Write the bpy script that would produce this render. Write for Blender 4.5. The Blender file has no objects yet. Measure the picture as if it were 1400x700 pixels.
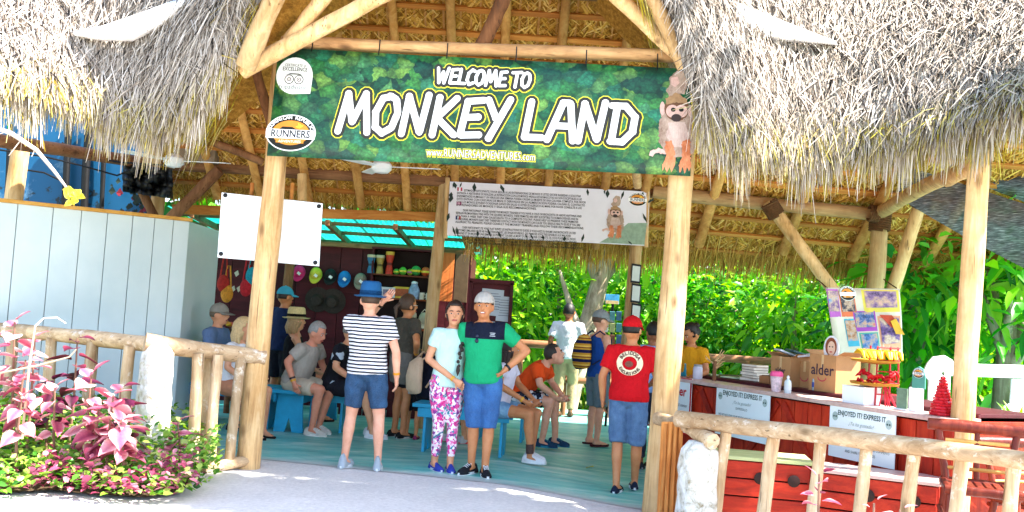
import bpy, bmesh, math, random
import numpy as np
from mathutils import Vector, Matrix
random.seed(7); rng = np.random.default_rng(7)
scene = bpy.context.scene
COL = scene.collection
R = math.radians
# ------------------------------------------------------------------ camera
FPX, CX, CY = 1300.0, 700.0, 350.0
PITCH, ROLL, CAMH = R(3.39), R(3.5), 1.57
Fv = Vector((0, math.cos(PITCH), math.sin(PITCH)))
r0 = Vector((1, 0, 0)); u0 = Vector((0, -math.sin(PITCH), math.cos(PITCH)))
Rv = r0*math.cos(ROLL) + u0*math.sin(ROLL)
Uv = -r0*math.sin(ROLL) + u0*math.cos(ROLL)
CAM = Vector((0, 0, CAMH))
cd = bpy.data.cameras.new('camera'); cam = bpy.data.objects.new('camera', cd); COL.objects.link(cam)
cd.sensor_width = 36; cd.lens = FPX/1400*36; cd.clip_end = 800; cd.clip_start = 0.05
cam.matrix_world = Matrix(((Rv.x, Uv.x, -Fv.x, CAM.x), (Rv.y, Uv.y, -Fv.y, CAM.y), (Rv.z, Uv.z, -Fv.z, CAM.z), (0, 0, 0, 1)))
scene.camera = cam
# ------------------------------------------------------------------ light
SUN_AZ, SUN_EL = 104.0, 52.0          # azimuth from +Y towards +X
w = bpy.data.worlds.new('World'); scene.world = w; w.use_nodes = True
nt = w.node_tree; nt.nodes.clear()
sky = nt.nodes.new('ShaderNodeTexSky'); sky.sky_type = 'NISHITA'; sky.sun_disc = False
sky.sun_elevation = R(SUN_EL); sky.sun_rotation = R(SUN_AZ); sky.air_density = 1.0; sky.dust_density = 1.2
bg = nt.nodes.new('ShaderNodeBackground'); bg.inputs['Strength'].default_value = 0.135
wo = nt.nodes.new('ShaderNodeOutputWorld')
nt.links.new(sky.outputs[0], bg.inputs[0]); nt.links.new(bg.outputs[0], wo.inputs[0])
sd = bpy.data.lights.new('sun', 'SUN'); sd.energy = 4.6; sd.angle = R(0.55); sd.color = (1, .95, .86)
sun = bpy.data.objects.new('sun', sd); COL.objects.link(sun)
sdir = Vector((math.sin(R(SUN_AZ))*math.cos(R(SUN_EL)), math.cos(R(SUN_AZ))*math.cos(R(SUN_EL)), math.sin(R(SUN_EL))))
sun.rotation_euler = sdir.to_track_quat('Z', 'Y').to_euler(); sun.location = (6, 4, 12)
vs = scene.view_settings; vs.view_transform = 'Standard'; vs.look = 'None'; vs.exposure = 2.42; vs.gamma = 1; vs.use_curve_mapping = False
try:
    scene.cycles.max_bounces = 10; scene.cycles.diffuse_bounces = 6; scene.cycles.transmission_bounces = 6
except Exception: pass
# ------------------------------------------------------------------ pixel helpers (a pixel only gives a direction)
def ray(px, py):
    return Fv + Rv*((px-CX)/FPX) - Uv*((py-CY)/FPX)
def P(px, py, D):                       # on the vertical plane y = D
    d = ray(px, py); return CAM + d*(D/d.y)
def pz(px, py, z):                      # on the horizontal plane z
    d = ray(px, py); return CAM + d*((z-CAMH)/d.z)
def sm(a, b, x):
    t = min(1, max(0, (x-a)/(b-a))); return t*t*(3-2*t)
def g(x, y):
    return -0.11*sm(-.2, 1.6, x)*(1-sm(10.5, 13.5, y))
def pg(px, py):
    z = 0
    for _ in range(6):
        p = pz(px, py, z); z = g(p.x, p.y)
    return Vector((p.x, p.y, z))
# ------------------------------------------------------------------ mesh builder
def frame(d):
    d = d.normalized(); a = Vector((0, 0, 1)) if abs(d.z) < .95 else Vector((1, 0, 0))
    x = d.cross(a).normalized(); return x, x.cross(d).normalized()
class MB:
    def __init__(s): s.v = []; s.f = []
    def quad(s, a, b, c, d):
        n = len(s.v); s.v += [tuple(a), tuple(b), tuple(c), tuple(d)]; s.f.append((n, n+1, n+2, n+3)); return s
    def poly(s, pts):
        n = len(s.v); s.v += [tuple(p) for p in pts]; s.f.append(tuple(range(n, n+len(pts)))); return s
    def box(s, c, size, rz=0, M=None):
        hx, hy, hz = size[0]/2, size[1]/2, size[2]/2; c = Vector(c)
        m = M if M is not None else Matrix.Rotation(rz, 3, 'Z'); n = len(s.v)
        for x, y, z in ((-1,-1,-1),(1,-1,-1),(1,1,-1),(-1,1,-1),(-1,-1,1),(1,-1,1),(1,1,1),(-1,1,1)):
            s.v.append(tuple(c + m @ Vector((x*hx, y*hy, z*hz))))
        for q in ((0,3,2,1),(4,5,6,7),(0,1,5,4),(1,2,6,5),(2,3,7,6),(3,0,4,7)): s.f.append(tuple(n+i for i in q))
        return s
    def rings(s, rs, cap=True, closed=True):
        n0 = len(s.v); k = len(rs[0])
        for r in rs: s.v += [tuple(p) for p in r]
        for i in range(len(rs)-1):
            for j in range(k if closed else k-1):
                a = n0+i*k+j; b = n0+i*k+(j+1) % k
                s.f.append((a, b, b+k, a+k))
        if cap and closed:
            s.f.append(tuple(n0+j for j in reversed(range(k))))
            s.f.append(tuple(n0+(len(rs)-1)*k+j for j in range(k)))
        return s
    def tube(s, pts, rad, n=10, jit=0, cap=True):
        pts = [Vector(p) for p in pts]; m = len(pts)
        if not isinstance(rad, (list, tuple)): rad = [rad]*m
        rs = []; X = None
        for i, p in enumerate(pts):
            d = pts[min(i+1, m-1)] - pts[max(i-1, 0)]
            if X is None: X, Y = frame(d)
            else:
                dn = d.normalized(); X = (X - dn*X.dot(dn)).normalized(); Y = X.cross(dn)
            rs.append([p + (X*math.cos(2*math.pi*k/n) + Y*math.sin(2*math.pi*k/n))*rad[i]*(1+random.uniform(-jit, jit)) for k in range(n)])
        return s.rings(rs, cap)
    def ell_loft(s, pts, rx, ry, xax=Vector((1, 0, 0)), n=16):
        pts = [Vector(p) for p in pts]; m = len(pts); rs = []
        for i, p in enumerate(pts):
            d = (pts[min(i+1, m-1)] - pts[max(i-1, 0)]).normalized()
            X = (xax - d*xax.dot(d)).normalized(); Y = d.cross(X)
            rs.append([p + X*math.cos(2*math.pi*k/n)*rx[i] + Y*math.sin(2*math.pi*k/n)*ry[i] for k in range(n)])
        return s.rings(rs)
    def ellipsoid(s, c, r, nu=14, nv=9, M=None, v0=0., v1=1.):
        c = Vector(c); m = M if M is not None else Matrix.Identity(3); rs = []
        for j in range(nv+1):
            t = math.pi*(v0 + (v1-v0)*j/nv); st, ct = max(math.sin(t), 1e-3), math.cos(t)
            rs.append([c + m @ Vector((r[0]*st*math.cos(2*math.pi*k/nu), r[1]*st*math.sin(2*math.pi*k/nu), r[2]*ct)) for k in range(nu)])
        return s.rings(rs[::-1])
    def lathe(s, c, prof, n=18, M=None, cap=True):
        c = Vector(c); m = M if M is not None else Matrix.Identity(3)
        return s.rings([[c + m @ Vector((r*math.cos(2*math.pi*k/n), r*math.sin(2*math.pi*k/n), z)) for k in range(n)] for r, z in prof], cap)
    def prism(s, pts, off):
        off = Vector(off); n = len(s.v); k = len(pts); pts = [Vector(p) for p in pts]
        s.v += [tuple(p) for p in pts] + [tuple(p+off) for p in pts]
        s.f.append(tuple(n+j for j in range(k))); s.f.append(tuple(n+k+j for j in reversed(range(k))))
        for j in range(k): a, b = n+j, n+(j+1) % k; s.f.append((a, a+k, b+k, b))
        return s
    def mesh(s, name, smooth=35):
        me = bpy.data.meshes.new(name); me.from_pydata(s.v, [], s.f); me.validate(clean_customdata=False)
        bm = bmesh.new(); bm.from_mesh(me); bmesh.ops.recalc_face_normals(bm, faces=bm.faces[:]); bm.to_mesh(me); bm.free()
        if smooth:
            me.shade_smooth(); me.set_sharp_from_angle(angle=R(smooth))
        return me
    def build(s, name, m=None, parent=None, smooth=35, bevel=0):
        return link(name, s.mesh(name, smooth), m, parent, bevel)
def link(name, me, m=None, parent=None, bevel=0):
    o = bpy.data.objects.new(name, me); COL.objects.link(o)
    if m is not None and not me.materials: me.materials.append(m)
    if parent is not None: o.parent = parent; o.matrix_parent_inverse = parent.matrix_basis.inverted()
    if bevel:
        b = o.modifiers.new('bevel', 'BEVEL'); b.width = bevel; b.segments = 2; b.limit_method = 'ANGLE'
    return o
def weld(o):
    bm = bmesh.new(); bm.from_mesh(o.data); bmesh.ops.remove_doubles(bm, verts=bm.verts[:], dist=1e-4); bmesh.ops.recalc_face_normals(bm, faces=bm.faces[:]); bm.to_mesh(o.data); bm.free(); o.data.shade_smooth(); return o
def empty(name, loc=(0, 0, 0)):
    o = bpy.data.objects.new(name, None); COL.objects.link(o); o.location = loc; o.empty_display_size = .1
    return o
def tag(o, label=None, cat=None, group=None, kind=None):
    if label: o['label'] = label
    if cat: o['category'] = cat
    if group: o['group'] = group
    if kind: o['kind'] = kind
    return o
def thing(name, loc, label, cat, group=None): return tag(empty(name, loc), label, cat, group)
def np_mesh(name, V, Fq, m, parent=None, col=None, smooth=False):
    me = bpy.data.meshes.new(name); nV = len(V); nF = len(Fq); k = Fq.shape[1]
    me.vertices.add(nV); me.vertices.foreach_set('co', V.astype(np.float32).ravel())
    me.loops.add(nF*k); me.loops.foreach_set('vertex_index', Fq.astype(np.int32).ravel())
    me.polygons.add(nF); me.polygons.foreach_set('loop_start', np.arange(0, nF*k, k, dtype=np.int32))
    if smooth: me.polygons.foreach_set('use_smooth', np.ones(nF, dtype=bool))
    me.update(calc_edges=True)
    if col is not None:
        a = me.color_attributes.new('tint', 'FLOAT_COLOR', 'POINT'); a.data.foreach_set('color', col.astype(np.float32).ravel())
    me.validate(clean_customdata=False)
    return link(name, me, m, parent)
# ------------------------------------------------------------------ materials
def srgb(c):
    if isinstance(c, str): c = tuple(int(c[i:i+2], 16)/255 for i in (0, 2, 4))
    return tuple((v/12.92 if v <= .04045 else ((v+.055)/1.055)**2.4) for v in c)
class NT:
    def __init__(s, name):
        s.m = bpy.data.materials.new(name); s.m.use_nodes = True; s.t = s.m.node_tree; s.t.nodes.clear()
        s.out = s.n('ShaderNodeOutputMaterial'); s.b = s.n('ShaderNodeBsdfPrincipled'); s.l(s.b.outputs[0], s.out.inputs[0])
        s.tc = s.n('ShaderNodeTexCoord')
    def n(s, t, **k):
        x = s.t.nodes.new(t)
        for a, b in k.items(): setattr(x, a, b)
        return x
    def l(s, a, b): s.t.links.new(a, b)
    def map(s, scale=(1, 1, 1), rot=(0, 0, 0), src='Object', loc=(0, 0, 0)):
        m = s.n('ShaderNodeMapping'); m.inputs['Scale'].default_value = scale; m.inputs['Rotation'].default_value = rot; m.inputs['Location'].default_value = loc
        s.l(s.tc.outputs[src], m.inputs[0]); return m.outputs[0]
    def noise(s, scale, vec, detail=4, rough=.6, dist=0):
        x = s.n('ShaderNodeTexNoise'); x.inputs['Scale'].default_value = scale; x.inputs['Detail'].default_value = detail
        x.inputs['Roughness'].default_value = rough; x.inputs['Distortion'].default_value = dist; s.l(vec, x.inputs['Vector']); return x.outputs['Fac']
    def ramp(s, fac, stops, interp='LINEAR'):
        x = s.n('ShaderNodeValToRGB'); x.color_ramp.interpolation = interp; e = x.color_ramp.elements
        while len(e) < len(stops): e.new(.5)
        for i, (p, c) in enumerate(stops): e[i].position = p; e[i].color = (*c[:3], 1)
        s.l(fac, x.inputs[0]); return x.outputs[0]
    def mix(s, fac, a, b, bt='MIX'):
        x = s.n('ShaderNodeMix', data_type='RGBA', blend_type=bt)
        for v, i in ((fac, 0), (a, 6), (b, 7)):
            if isinstance(v, (int, float)): x.inputs[i].default_value = v
            elif isinstance(v, tuple): x.inputs[i].default_value = (*v[:3], 1)
            else: s.l(v, x.inputs[i])
        return x.outputs[2]
    def bump(s, h, st=.3, dist=.02):
        x = s.n('ShaderNodeBump'); x.inputs['Strength'].default_value = st; x.inputs['Distance'].default_value = dist
        s.l(h, x.inputs['Height']); s.l(x.outputs[0], s.b.inputs['Normal'])
    def fin(s, col=None, rough=.6, spec=.3, metal=0):
        if col is not None:
            if isinstance(col, tuple): s.b.inputs['Base Color'].default_value = (*col[:3], 1)
            else: s.l(col, s.b.inputs['Base Color'])
        s.b.inputs['Roughness'].default_value = rough; s.b.inputs['Specular IOR Level'].default_value = spec; s.b.inputs['Metallic'].default_value = metal
        return s.m
_mc = {}
def flat(hexc, rough=.55, var=.18, scale=9, bump=.15, spec=.3, bscale=60):
    key = ('flat', hexc, rough, var, scale, bump, spec)
    if key in _mc: return _mc[key]
    m = NT('paint_'+str(hexc)); c = srgb(hexc) if isinstance(hexc, str) else hexc
    v = m.map(); n1 = m.noise(scale, v, 5, .65)
    col = m.ramp(n1, [(.25, tuple(x*(1-var) for x in c)), (.75, tuple(min(1, x*(1+var*.6)) for x in c))])
    if bump: m.bump(m.noise(bscale, v, 3), bump, .006)
    _mc[key] = m.fin(col, rough, spec); return _mc[key]
def wood(c1, c2, c3, axis=2, rough=.7, stretch=14, name='wood', wear=None, key=None):
    m = NT(name); sc = [stretch]*3; sc[axis] = 1.2
    oi = m.n('ShaderNodeObjectInfo'); v0 = m.map(tuple(sc)); ad = m.n('ShaderNodeVectorMath', operation='ADD')
    ml = m.n('ShaderNodeMath', operation='MULTIPLY'); ml.inputs[1].default_value = 37; m.l(oi.outputs['Random'], ml.inputs[0])
    m.l(v0, ad.inputs[0]); m.l(ml.outputs[0], ad.inputs[1])
    n1 = m.noise(1.3, ad.outputs[0], 6, .7, .8)
    col = m.ramp(n1, [(.28, srgb(c1)), (.5, srgb(c2)), (.74, srgb(c3))])
    n2 = m.noise(2.2, m.map(), 4, .6)
    col = m.mix(.35, col, m.ramp(n2, [(.35, srgb(c1)), (.7, srgb(c3))]))
    hv = m.n('ShaderNodeHueSaturation'); mr = m.n('ShaderNodeMapRange'); mr.inputs[3].default_value = .78; mr.inputs[4].default_value = 1.18
    m.l(oi.outputs['Random'], mr.inputs[0]); m.l(mr.outputs[0], hv.inputs['Value']); m.l(col, hv.inputs['Color']); col = hv.outputs[0]
    if wear: col = m.mix(m.ramp(m.noise(5, m.map(), 6, .75), [(.55, (0, 0, 0)), (.68, (1, 1, 1))]), col, srgb(wear))
    if 'log' in name or 'rail' in name:
        vo = m.n('ShaderNodeTexVoronoi'); vo.inputs['Scale'].default_value = 1.0; k3 = [5.5]*3; k3[axis] = 2.4; m.l(m.map(tuple(k3)), vo.inputs['Vector'])
        col = m.mix(m.ramp(vo.outputs['Distance'], [(.0, (.9, .9, .9)), (.1, (.55, .55, .55)), (.2, (0, 0, 0))]), col, srgb(c1) if 'dark' in name else tuple(q*.5 for q in srgb(c1)))
        k4 = [38]*3; k4[axis] = 1.6; cr = m.ramp(m.noise(1, m.map(tuple(k4)), 2, .5), [(.66, (0, 0, 0)), (.71, (.75, .75, .75))]); col = m.mix(cr, col, tuple(q*.35 for q in srgb(c1)))
        n5 = m.ramp(m.noise(3, m.map(), 5, .7), [(.5, (0, 0, 0)), (.75, (.45, .45, .45))]); col = m.mix(n5, col, tuple(q*.6 for q in srgb(c2)))
    m.bump(n1, .5, .012)
    return m.fin(col, rough, .25)
def cloth_wrinkle(m):
    v = m.map((1, 1, .55)); a = m.noise(13, v, 5, .6, 1.6); b = m.noise(190, m.map(), 2); m.bump(m.mix(.12, a, b), .75, .035)
def plastic(hexc, rough=.35): return flat(hexc, rough, .06, 4, 0, .45)
M = {}
M['log'] = wood('94683d', 'd3a86e', 'ecd0a2', 2, .7, 13, 'pale_log')
M['log_x'] = wood('7a5130', 'b98a58', 'dcb684', 0, .65, 9, 'pale_log_beam')
M['log_grey'] = wood('86623e', 'c0a078', 'e4cfae', 2, .8, 12, 'weathered_log', wear='e6dccb')
M['log_grey_x'] = wood('80603f', 'b99770', 'e0caa8', 0, .8, 12, 'weathered_rail', wear='e8dfd0')
M['log_dark'] = wood('54351f', '83573a', 'ab7c54', 0, .75, 9, 'brown_log_beam')
M['log_darkz'] = wood('54351f', '83573a', 'ab7c54', 2, .75, 9, 'brown_log_brace')
M['log_rot'] = wood('3c2415', '6d4427', '966540', 2, .85, 12, 'old_log')
M['batten'] = wood('8a4a1c', 'c07530', 'dda050', 0, .7, 8, 'batten_wood')
M['rafter'] = wood('8f5524', 'c88d48', 'e6b872', 1, .7, 8, 'rafter_wood')
M['bark_slab'] = wood('8c4a1c', 'c97a35', 'e8a860', 2, .7, 16, 'bark_slab')
M['red_wood'] = wood('74140a', 'b52a14', 'd64a22', 2, .55, 10, 'red_stained_board')
M['red_wood_x'] = wood('6d1309', 'ab2312', 'cc4020', 0, .5, 10, 'red_stained_slat')
M['maroon'] = wood('32070c', '47101a', '5a1a22', 0, .6, 8, 'maroon_board')
M['stool'] = wood('3a0f0b', '6b2318', '93402a', 2, .4, 10, 'varnished_wood')
M['orange_wood'] = wood('a4501f', 'c76e31', 'dd8a4a', 2, .55, 10, 'orange_ply')
M['rope'] = flat('5e3d22', .9, .4, 30, .6)
M['white'] = flat('eef1f4', .45, .05, 3, .05)
M['steel'] = flat('8d9092', .35, .1, 8, 0, .6)
M['black'] = flat('121214', .5, .3, 9, .1)
M['bench'] = flat('2299c4', .5, .2, 7, .12)
# ================================================================== SETTING
def grid_obj(name, fn, nu, nv, m, parent=None, kind=None):
    V = np.array([tuple(fn(i/nu, j/nv)) for j in range(nv+1) for i in range(nu+1)])
    Fq = np.array([(j*(nu+1)+i, j*(nu+1)+i+1, (j+1)*(nu+1)+i+1, (j+1)*(nu+1)+i) for j in range(nv) for i in range(nu)])
    o = np_mesh(name, V, Fq, m, parent, smooth=True)
    if kind: o['kind'] = kind
    return o
# ground -------------------------------------------------------------
m = NT('earth_and_grass'); v = m.map(); n1 = m.noise(.6, v, 6, .65); n2 = m.noise(14, v, 6, .7)
c = m.mix(m.ramp(n1, [(.42, (0, 0, 0)), (.58, (1, 1, 1))]), srgb('8b7f5e'), srgb('5f7a35'))
c = m.mix(.4, c, m.ramp(n2, [(.3, srgb('4a4a2a')), (.7, srgb('a79a74'))])); m.bump(n2, .6, .05)
M['ground'] = m.fin(c, .95, .1)
MB().quad((-300, -300, -.2), (300, -300, -.2), (300, 300, -.2), (-300, 300, -.2)).build('ground', M['ground'])['kind'] = 'structure'
m = NT('pale_concrete'); v = m.map(); n1 = m.noise(1.1, v, 7, .7, .4); n2 = m.noise(26, v, 6, .75); n3 = m.noise(5, v, 6, .7)
c = m.mix(.5, m.ramp(n1, [(.3, srgb('bebab8')), (.7, srgb('dad6d2'))]), m.ramp(n2, [(.3, srgb('a8a3a0')), (.7, srgb('e4e0da'))]))
c = m.mix(m.ramp(n3, [(.62, (0, 0, 0)), (.72, (.5, .5, .5))]), c, srgb('8f8886')); m.bump(n2, .5, .012)
M['concrete'] = m.fin(c, .9, .15)
def yb(x): return 8.84 - .225*x + .006*math.sin(x*5.1)
grid_obj('path', lambda u, t: ((lambda x, y: (x, y, g(x, y)-.005 - .03*(1-sm(2, 5, y))))(-9+20*u, -3 + (yb(-9+20*u)+.4+3)*t)), 90, 40, M['concrete'], kind='structure')
m = NT('worn_turquoise_floor'); v = m.map(); vs2 = m.map((.5, 2.4, 1)); n1 = m.noise(1.6, vs2, 7, .72, .6); n2 = m.noise(7, vs2, 7, .75); n3 = m.noise(40, v, 4)
c = m.ramp(n1, [(.32, srgb('2a9490')), (.45, srgb('54b4ac')), (.56, srgb('84c4ba')), (.66, srgb('c4dcd4'))])
c = m.mix(m.ramp(n2, [(.5, (0, 0, 0)), (.7, (.8, .8, .8))]), c, srgb('a9bcb5'))
c = m.mix(m.ramp(n3, [(.6, (0, 0, 0)), (.8, (.5, .5, .5))]), c, srgb('4a7772')); m.bump(n2, .2, .006)
sx_ = m.n('ShaderNodeSeparateXYZ'); m.l(v, sx_.inputs[0]); e1 = m.n('ShaderNodeMath', operation='MULTIPLY_ADD'); e1.inputs[1].default_value = .225; m.l(sx_.outputs[0], e1.inputs[0]); m.l(sx_.outputs[1], e1.inputs[2])
e2 = m.n('ShaderNodeMath', operation='MULTIPLY_ADD'); e2.inputs[1].default_value = -.55; m.l(m.noise(3.2, m.map((.6, 2.2, 1)), 8, .75), e2.inputs[0]); m.l(e1.outputs[0], e2.inputs[2])
c = m.mix(m.ramp(e2.outputs[0], [(0, (1, 1, 1)), (1, (0, 0, 0))]), c, srgb('b4b6b4')); rp = c.node.inputs[0].links[0].from_node; mr = m.n('ShaderNodeMapRange'); mr.inputs[1].default_value = 8.56; mr.inputs[2].default_value = 8.8; m.l(e2.outputs[0], mr.inputs[0]); m.l(mr.outputs[0], rp.inputs[0])
M['deck'] = m.fin(c, .42, .4)
grid_obj('floor', lambda u, t: ((lambda x, y: (x, y, g(x, y)))(-8+17*u, yb(-8+17*u) + (16.2-yb(-8+17*u))*t)), 80, 50, M['deck'], kind='structure')
# ------------------------------------------------------------------ thatch
def thatch_mat(name, cols, tipc, rough=.85, transl=0):
    m = NT(name); a = m.n('ShaderNodeVertexColor', layer_name='tint'); s = m.n('ShaderNodeSeparateColor'); m.l(a.outputs[0], s.inputs[0])
    c = m.ramp(s.outputs[0], [(i/(len(cols)-1), srgb(x)) for i, x in enumerate(cols)])
    t = m.ramp(s.outputs[2], [(0, srgb(tipc[0])), (.6, srgb(tipc[1])), (1, srgb(tipc[2]))])
    c = m.mix(s.outputs[1], c, t)
    return m.fin(c, rough, .15)
M['thatch'] = thatch_mat('sun_bleached_thatch', ['241f1e', '6f6256', 'a3968a', 'c2b6aa', 'd6ccc2'], ['6f5a18', 'b09a2c', 'd8ca4e'])
M['thatch_in'] = thatch_mat('golden_inner_thatch', ['53330f', '9c6c26', 'c8943c', 'e0b258', 'eccb80'], ['75521f', 'b08440', 'd6b068'])
m = NT('thatch_base'); v = m.map((30, 4, 4)); n1 = m.noise(2, v, 6, .8)
m.bump(n1, 1, .03); M['thatch_base'] = m.fin(m.ramp(n1, [(.3, srgb('4a443f')), (.7, srgb('9a9088'))]), .95, .1)
m = NT('woven_palm'); v = m.map((14, 3, 3)); n1 = m.noise(2, v, 6, .8)
m.bump(n1, .8, .02); M['woven'] = m.fin(m.ramp(n1, [(.3, srgb('6d4515')), (.55, srgb('be8636')), (.75, srgb('e0b25c'))]), .85, .15)
def interp_cols(cols, u):
    n = len(cols)-1; x = np.clip(u, 0, 1)*n; i = np.minimum(x.astype(int), n-1); f = (x-i)[:, None]
    C = np.array(cols); im = np.maximum(i-1, 0); ip = np.minimum(i+2, n)
    p0, p1, p2, p3 = C[im], C[i], C[i+1], C[ip]
    return .5*(2*p1 + (p2-p0)*f + (2*p0-5*p1+4*p2-p3)*f**2 + (3*p1-p0-3*p2+p3)*f**3)
def surf(tops, bots, u, v, bulge):
    a = interp_cols(tops, u); b = interp_cols(bots, u); v = v[:, None]
    p = a + (b-a)*v; p[:, 1] -= bulge*np.sin(np.pi*v[:, 0]); p[:, 2] += bulge*.6*np.sin(np.pi*v[:, 0]); return p
def blades(base, d, nrm, L, W, lift, droop, tint, name, mat, parent, grav=(0, 0, -1)):
    N = len(base); side = np.cross(d, nrm); side /= np.linalg.norm(side, axis=1, keepdims=True)+1e-9
    tw = rng.normal(0, .5, (N, 1)); side = side + nrm*tw; side /= np.linalg.norm(side, axis=1, keepdims=True)
    L = L[:, None]; W = W[:, None]; gv = np.array(grav)
    p0 = base; p1 = base + d*L*.5 + nrm*lift[:, None]*.75; p2 = base + d*L + nrm*lift[:, None] + gv*(droop[:, None]*L)
    V = np.stack([p0-side*W*.5, p0+side*W*.5, p1+side*W*.5, p1-side*W*.5, p2+side*W*.14, p2-side*W*.14], 1).reshape(-1, 3)
    i = np.arange(N)[:, None]*6
    Fq = np.concatenate([i+np.array([[0, 1, 2, 3]]), i+np.array([[3, 2, 4, 5]])], 0)
    col = np.repeat(tint, 6, axis=0)
    o = np_mesh(name, V, Fq, mat, parent, col); o['kind'] = 'stuff'; return o
def thatch_sheet(name, tops, bots, N, parent, bulge=.12, tipg=1.0, thick=.16, mat='thatch', fringe=2500, Lr=(.22, .5), Wr=(.005, .015), dark=.0):
    tops = [tuple(t) for t in tops]; bots = [tuple(t) for t in bots]
    nu, nv = 40, 18; U, Vv = np.meshgrid(np.linspace(0, 1, nu+1), np.linspace(0, .985, nv+1)); U = U.ravel(); Vv = Vv.ravel()
    S = surf(tops, bots, U, Vv, bulge)
    Fq = np.array([(j*(nu+1)+i, j*(nu+1)+i+1, (j+1)*(nu+1)+i+1, (j+1)*(nu+1)+i) for j in range(nv) for i in range(nu)])
    e = 1e-3
    def nd(u, v):
        v = np.clip(v, 0, .998); u2 = np.clip(u, 0, 1-2*e)
        p = surf(tops, bots, u2, v, bulge); du = surf(tops, bots, u2+e, v, bulge)-p; dv = surf(tops, bots, u2, v+e, bulge)-p
        n = np.cross(dv, du); n /= np.linalg.norm(n, axis=1, keepdims=True)+1e-12
        s = np.where(n[:, 1:2]*-1+n[:, 2:3] < 0, -1, 1); n = n*s
        return p, n, dv/(np.linalg.norm(dv, axis=1, keepdims=True)+1e-12), du/(np.linalg.norm(du, axis=1, keepdims=True)+1e-12)
    _, nn, _, _ = nd(U, Vv); Sb = S - nn*thick; S2 = S - nn*.03
    k = len(S); edge = []
    for i in range(nu): edge += [(i, i+1, k+i+1, k+i), (nv*(nu+1)+i, nv*(nu+1)+i+1, k+nv*(nu+1)+i+1, k+nv*(nu+1)+i)]
    for j in range(nv): edge += [(j*(nu+1), (j+1)*(nu+1), k+(j+1)*(nu+1), k+j*(nu+1)), (j*(nu+1)+nu, (j+1)*(nu+1)+nu, k+(j+1)*(nu+1)+nu, k+j*(nu+1)+nu)]
    o = np_mesh(name+'_base', np.concatenate([S2, Sb]), np.concatenate([Fq, np.array(edge)]), M['thatch_base'], parent); o['kind'] = 'stuff'; o = np_mesh(name+'_lining', Sb-nn*.004, Fq, M['woven'], parent); o['kind'] = 'stuff'
    # strands over the slope, in ragged courses
    u = rng.uniform(0, 1, N); v = rng.uniform(0, 1, N); nc = 13
    v = (np.floor(v*nc) + np.power(v*nc % 1, .7) + .12*np.sin(u*60) + rng.normal(0, .06, N))/nc; v = np.clip(v, 0, .985)
    p, n, d, s = nd(u, v)
    clump = .5+.5*np.sin(u*173+3*np.sin(v*37))*np.sin(v*91+2*np.sin(u*57))
    lat = rng.normal(0, .16, N)+.14*np.sin(u*41+v*17)
    wild = rng.uniform(0, 1, N) < .07; lat = np.where(wild, rng.normal(0, .7, N), lat)
    d = d + s*lat[:, None]; d /= np.linalg.norm(d, axis=1, keepdims=True)
    L = rng.uniform(Lr[0], Lr[1], N); W = rng.uniform(Wr[0], Wr[1], N)
    lift = rng.uniform(.0, .07, N)+.05*clump + np.where(wild, .06, 0); base = p - n*.02 - d*(L*.35)[:, None]
    r = np.clip(rng.beta(2.6, 1.5, N) - .28*(1-clump)*rng.uniform(0, 1, N) - dark - np.where(rng.uniform(0, 1, N) < .2, rng.uniform(.3, .8, N), 0), 0, 1)
    gt = np.clip((v-.86)/.12, 0, 1)*rng.uniform(.1, 1, N)*tipg*(rng.uniform(0, 1, N) < .55)
    blades(base, d, n, L, W, lift, rng.uniform(0, .25, N), np.stack([r, gt, rng.uniform(0, 1, N), np.ones(N)], 1), name+'_thatch', M[mat], parent)
    # hanging fringe at the eave
    F_ = fringe; u = rng.uniform(0, 1, F_); v = rng.uniform(.9, .998, F_); p, n, d, s = nd(u, v)
    d = d + s*rng.normal(0, .2, F_)[:, None] + np.array([0, 0, -.55]); d /= np.linalg.norm(d, axis=1, keepdims=True)
    dep = rng.uniform(0, 1, F_)
    base = p - n*(.02+dep*thick)[:, None]; L = rng.uniform(.16, .42, F_)*(1.05-.3*dep)*(1+.35*np.sin(u*57)*np.sin(u*23)); W = rng.uniform(.006, .014, F_)
    gt = np.clip(dep*1.3+rng.uniform(-.4, .3, F_), 0, 1)*tipg
    blades(base, d, n, L, W, rng.uniform(-.02, .05, F_), rng.uniform(.1, .5, F_), np.stack([np.clip(rng.beta(2.4, 1.4, F_), 0, 1), gt, rng.uniform(0, 1, F_), np.ones(F_)], 1), name+'_fringe', M[mat], parent)
def log(name, a, b, r, m, parent, r2=None, bend=.015, n=9, seg=7, jit=.035):
    a = Vector(a); b = Vector(b); r2 = r if r2 is None else r2; X, Y = frame(b-a); L = (b-a).length
    ph = random.uniform(0, 6); pts = []; rr = []
    for i in range(seg+1):
        t = i/seg; o = bend*L*math.sin(math.pi*t)*.5
        pts.append(a.lerp(b, t) + X*o*math.sin(ph) + Y*o*math.cos(ph) + X*random.uniform(-1, 1)*r*.05 + Y*random.uniform(-1, 1)*r*.05); rr.append((r+(r2-r)*t)*random.uniform(.95, 1.06))
    return MB().tube(pts, rr, n, jit).build(name, m, parent, smooth=50)
def down(p, ztop=None):
    return Vector((p.x, p.y, g(p.x, p.y)-.05))
hut = thing('thatched_hut', (0, 10, 0), 'open sided thatched palm roof pavilion on peeled log posts over the turquoise floor', 'hut')
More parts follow.
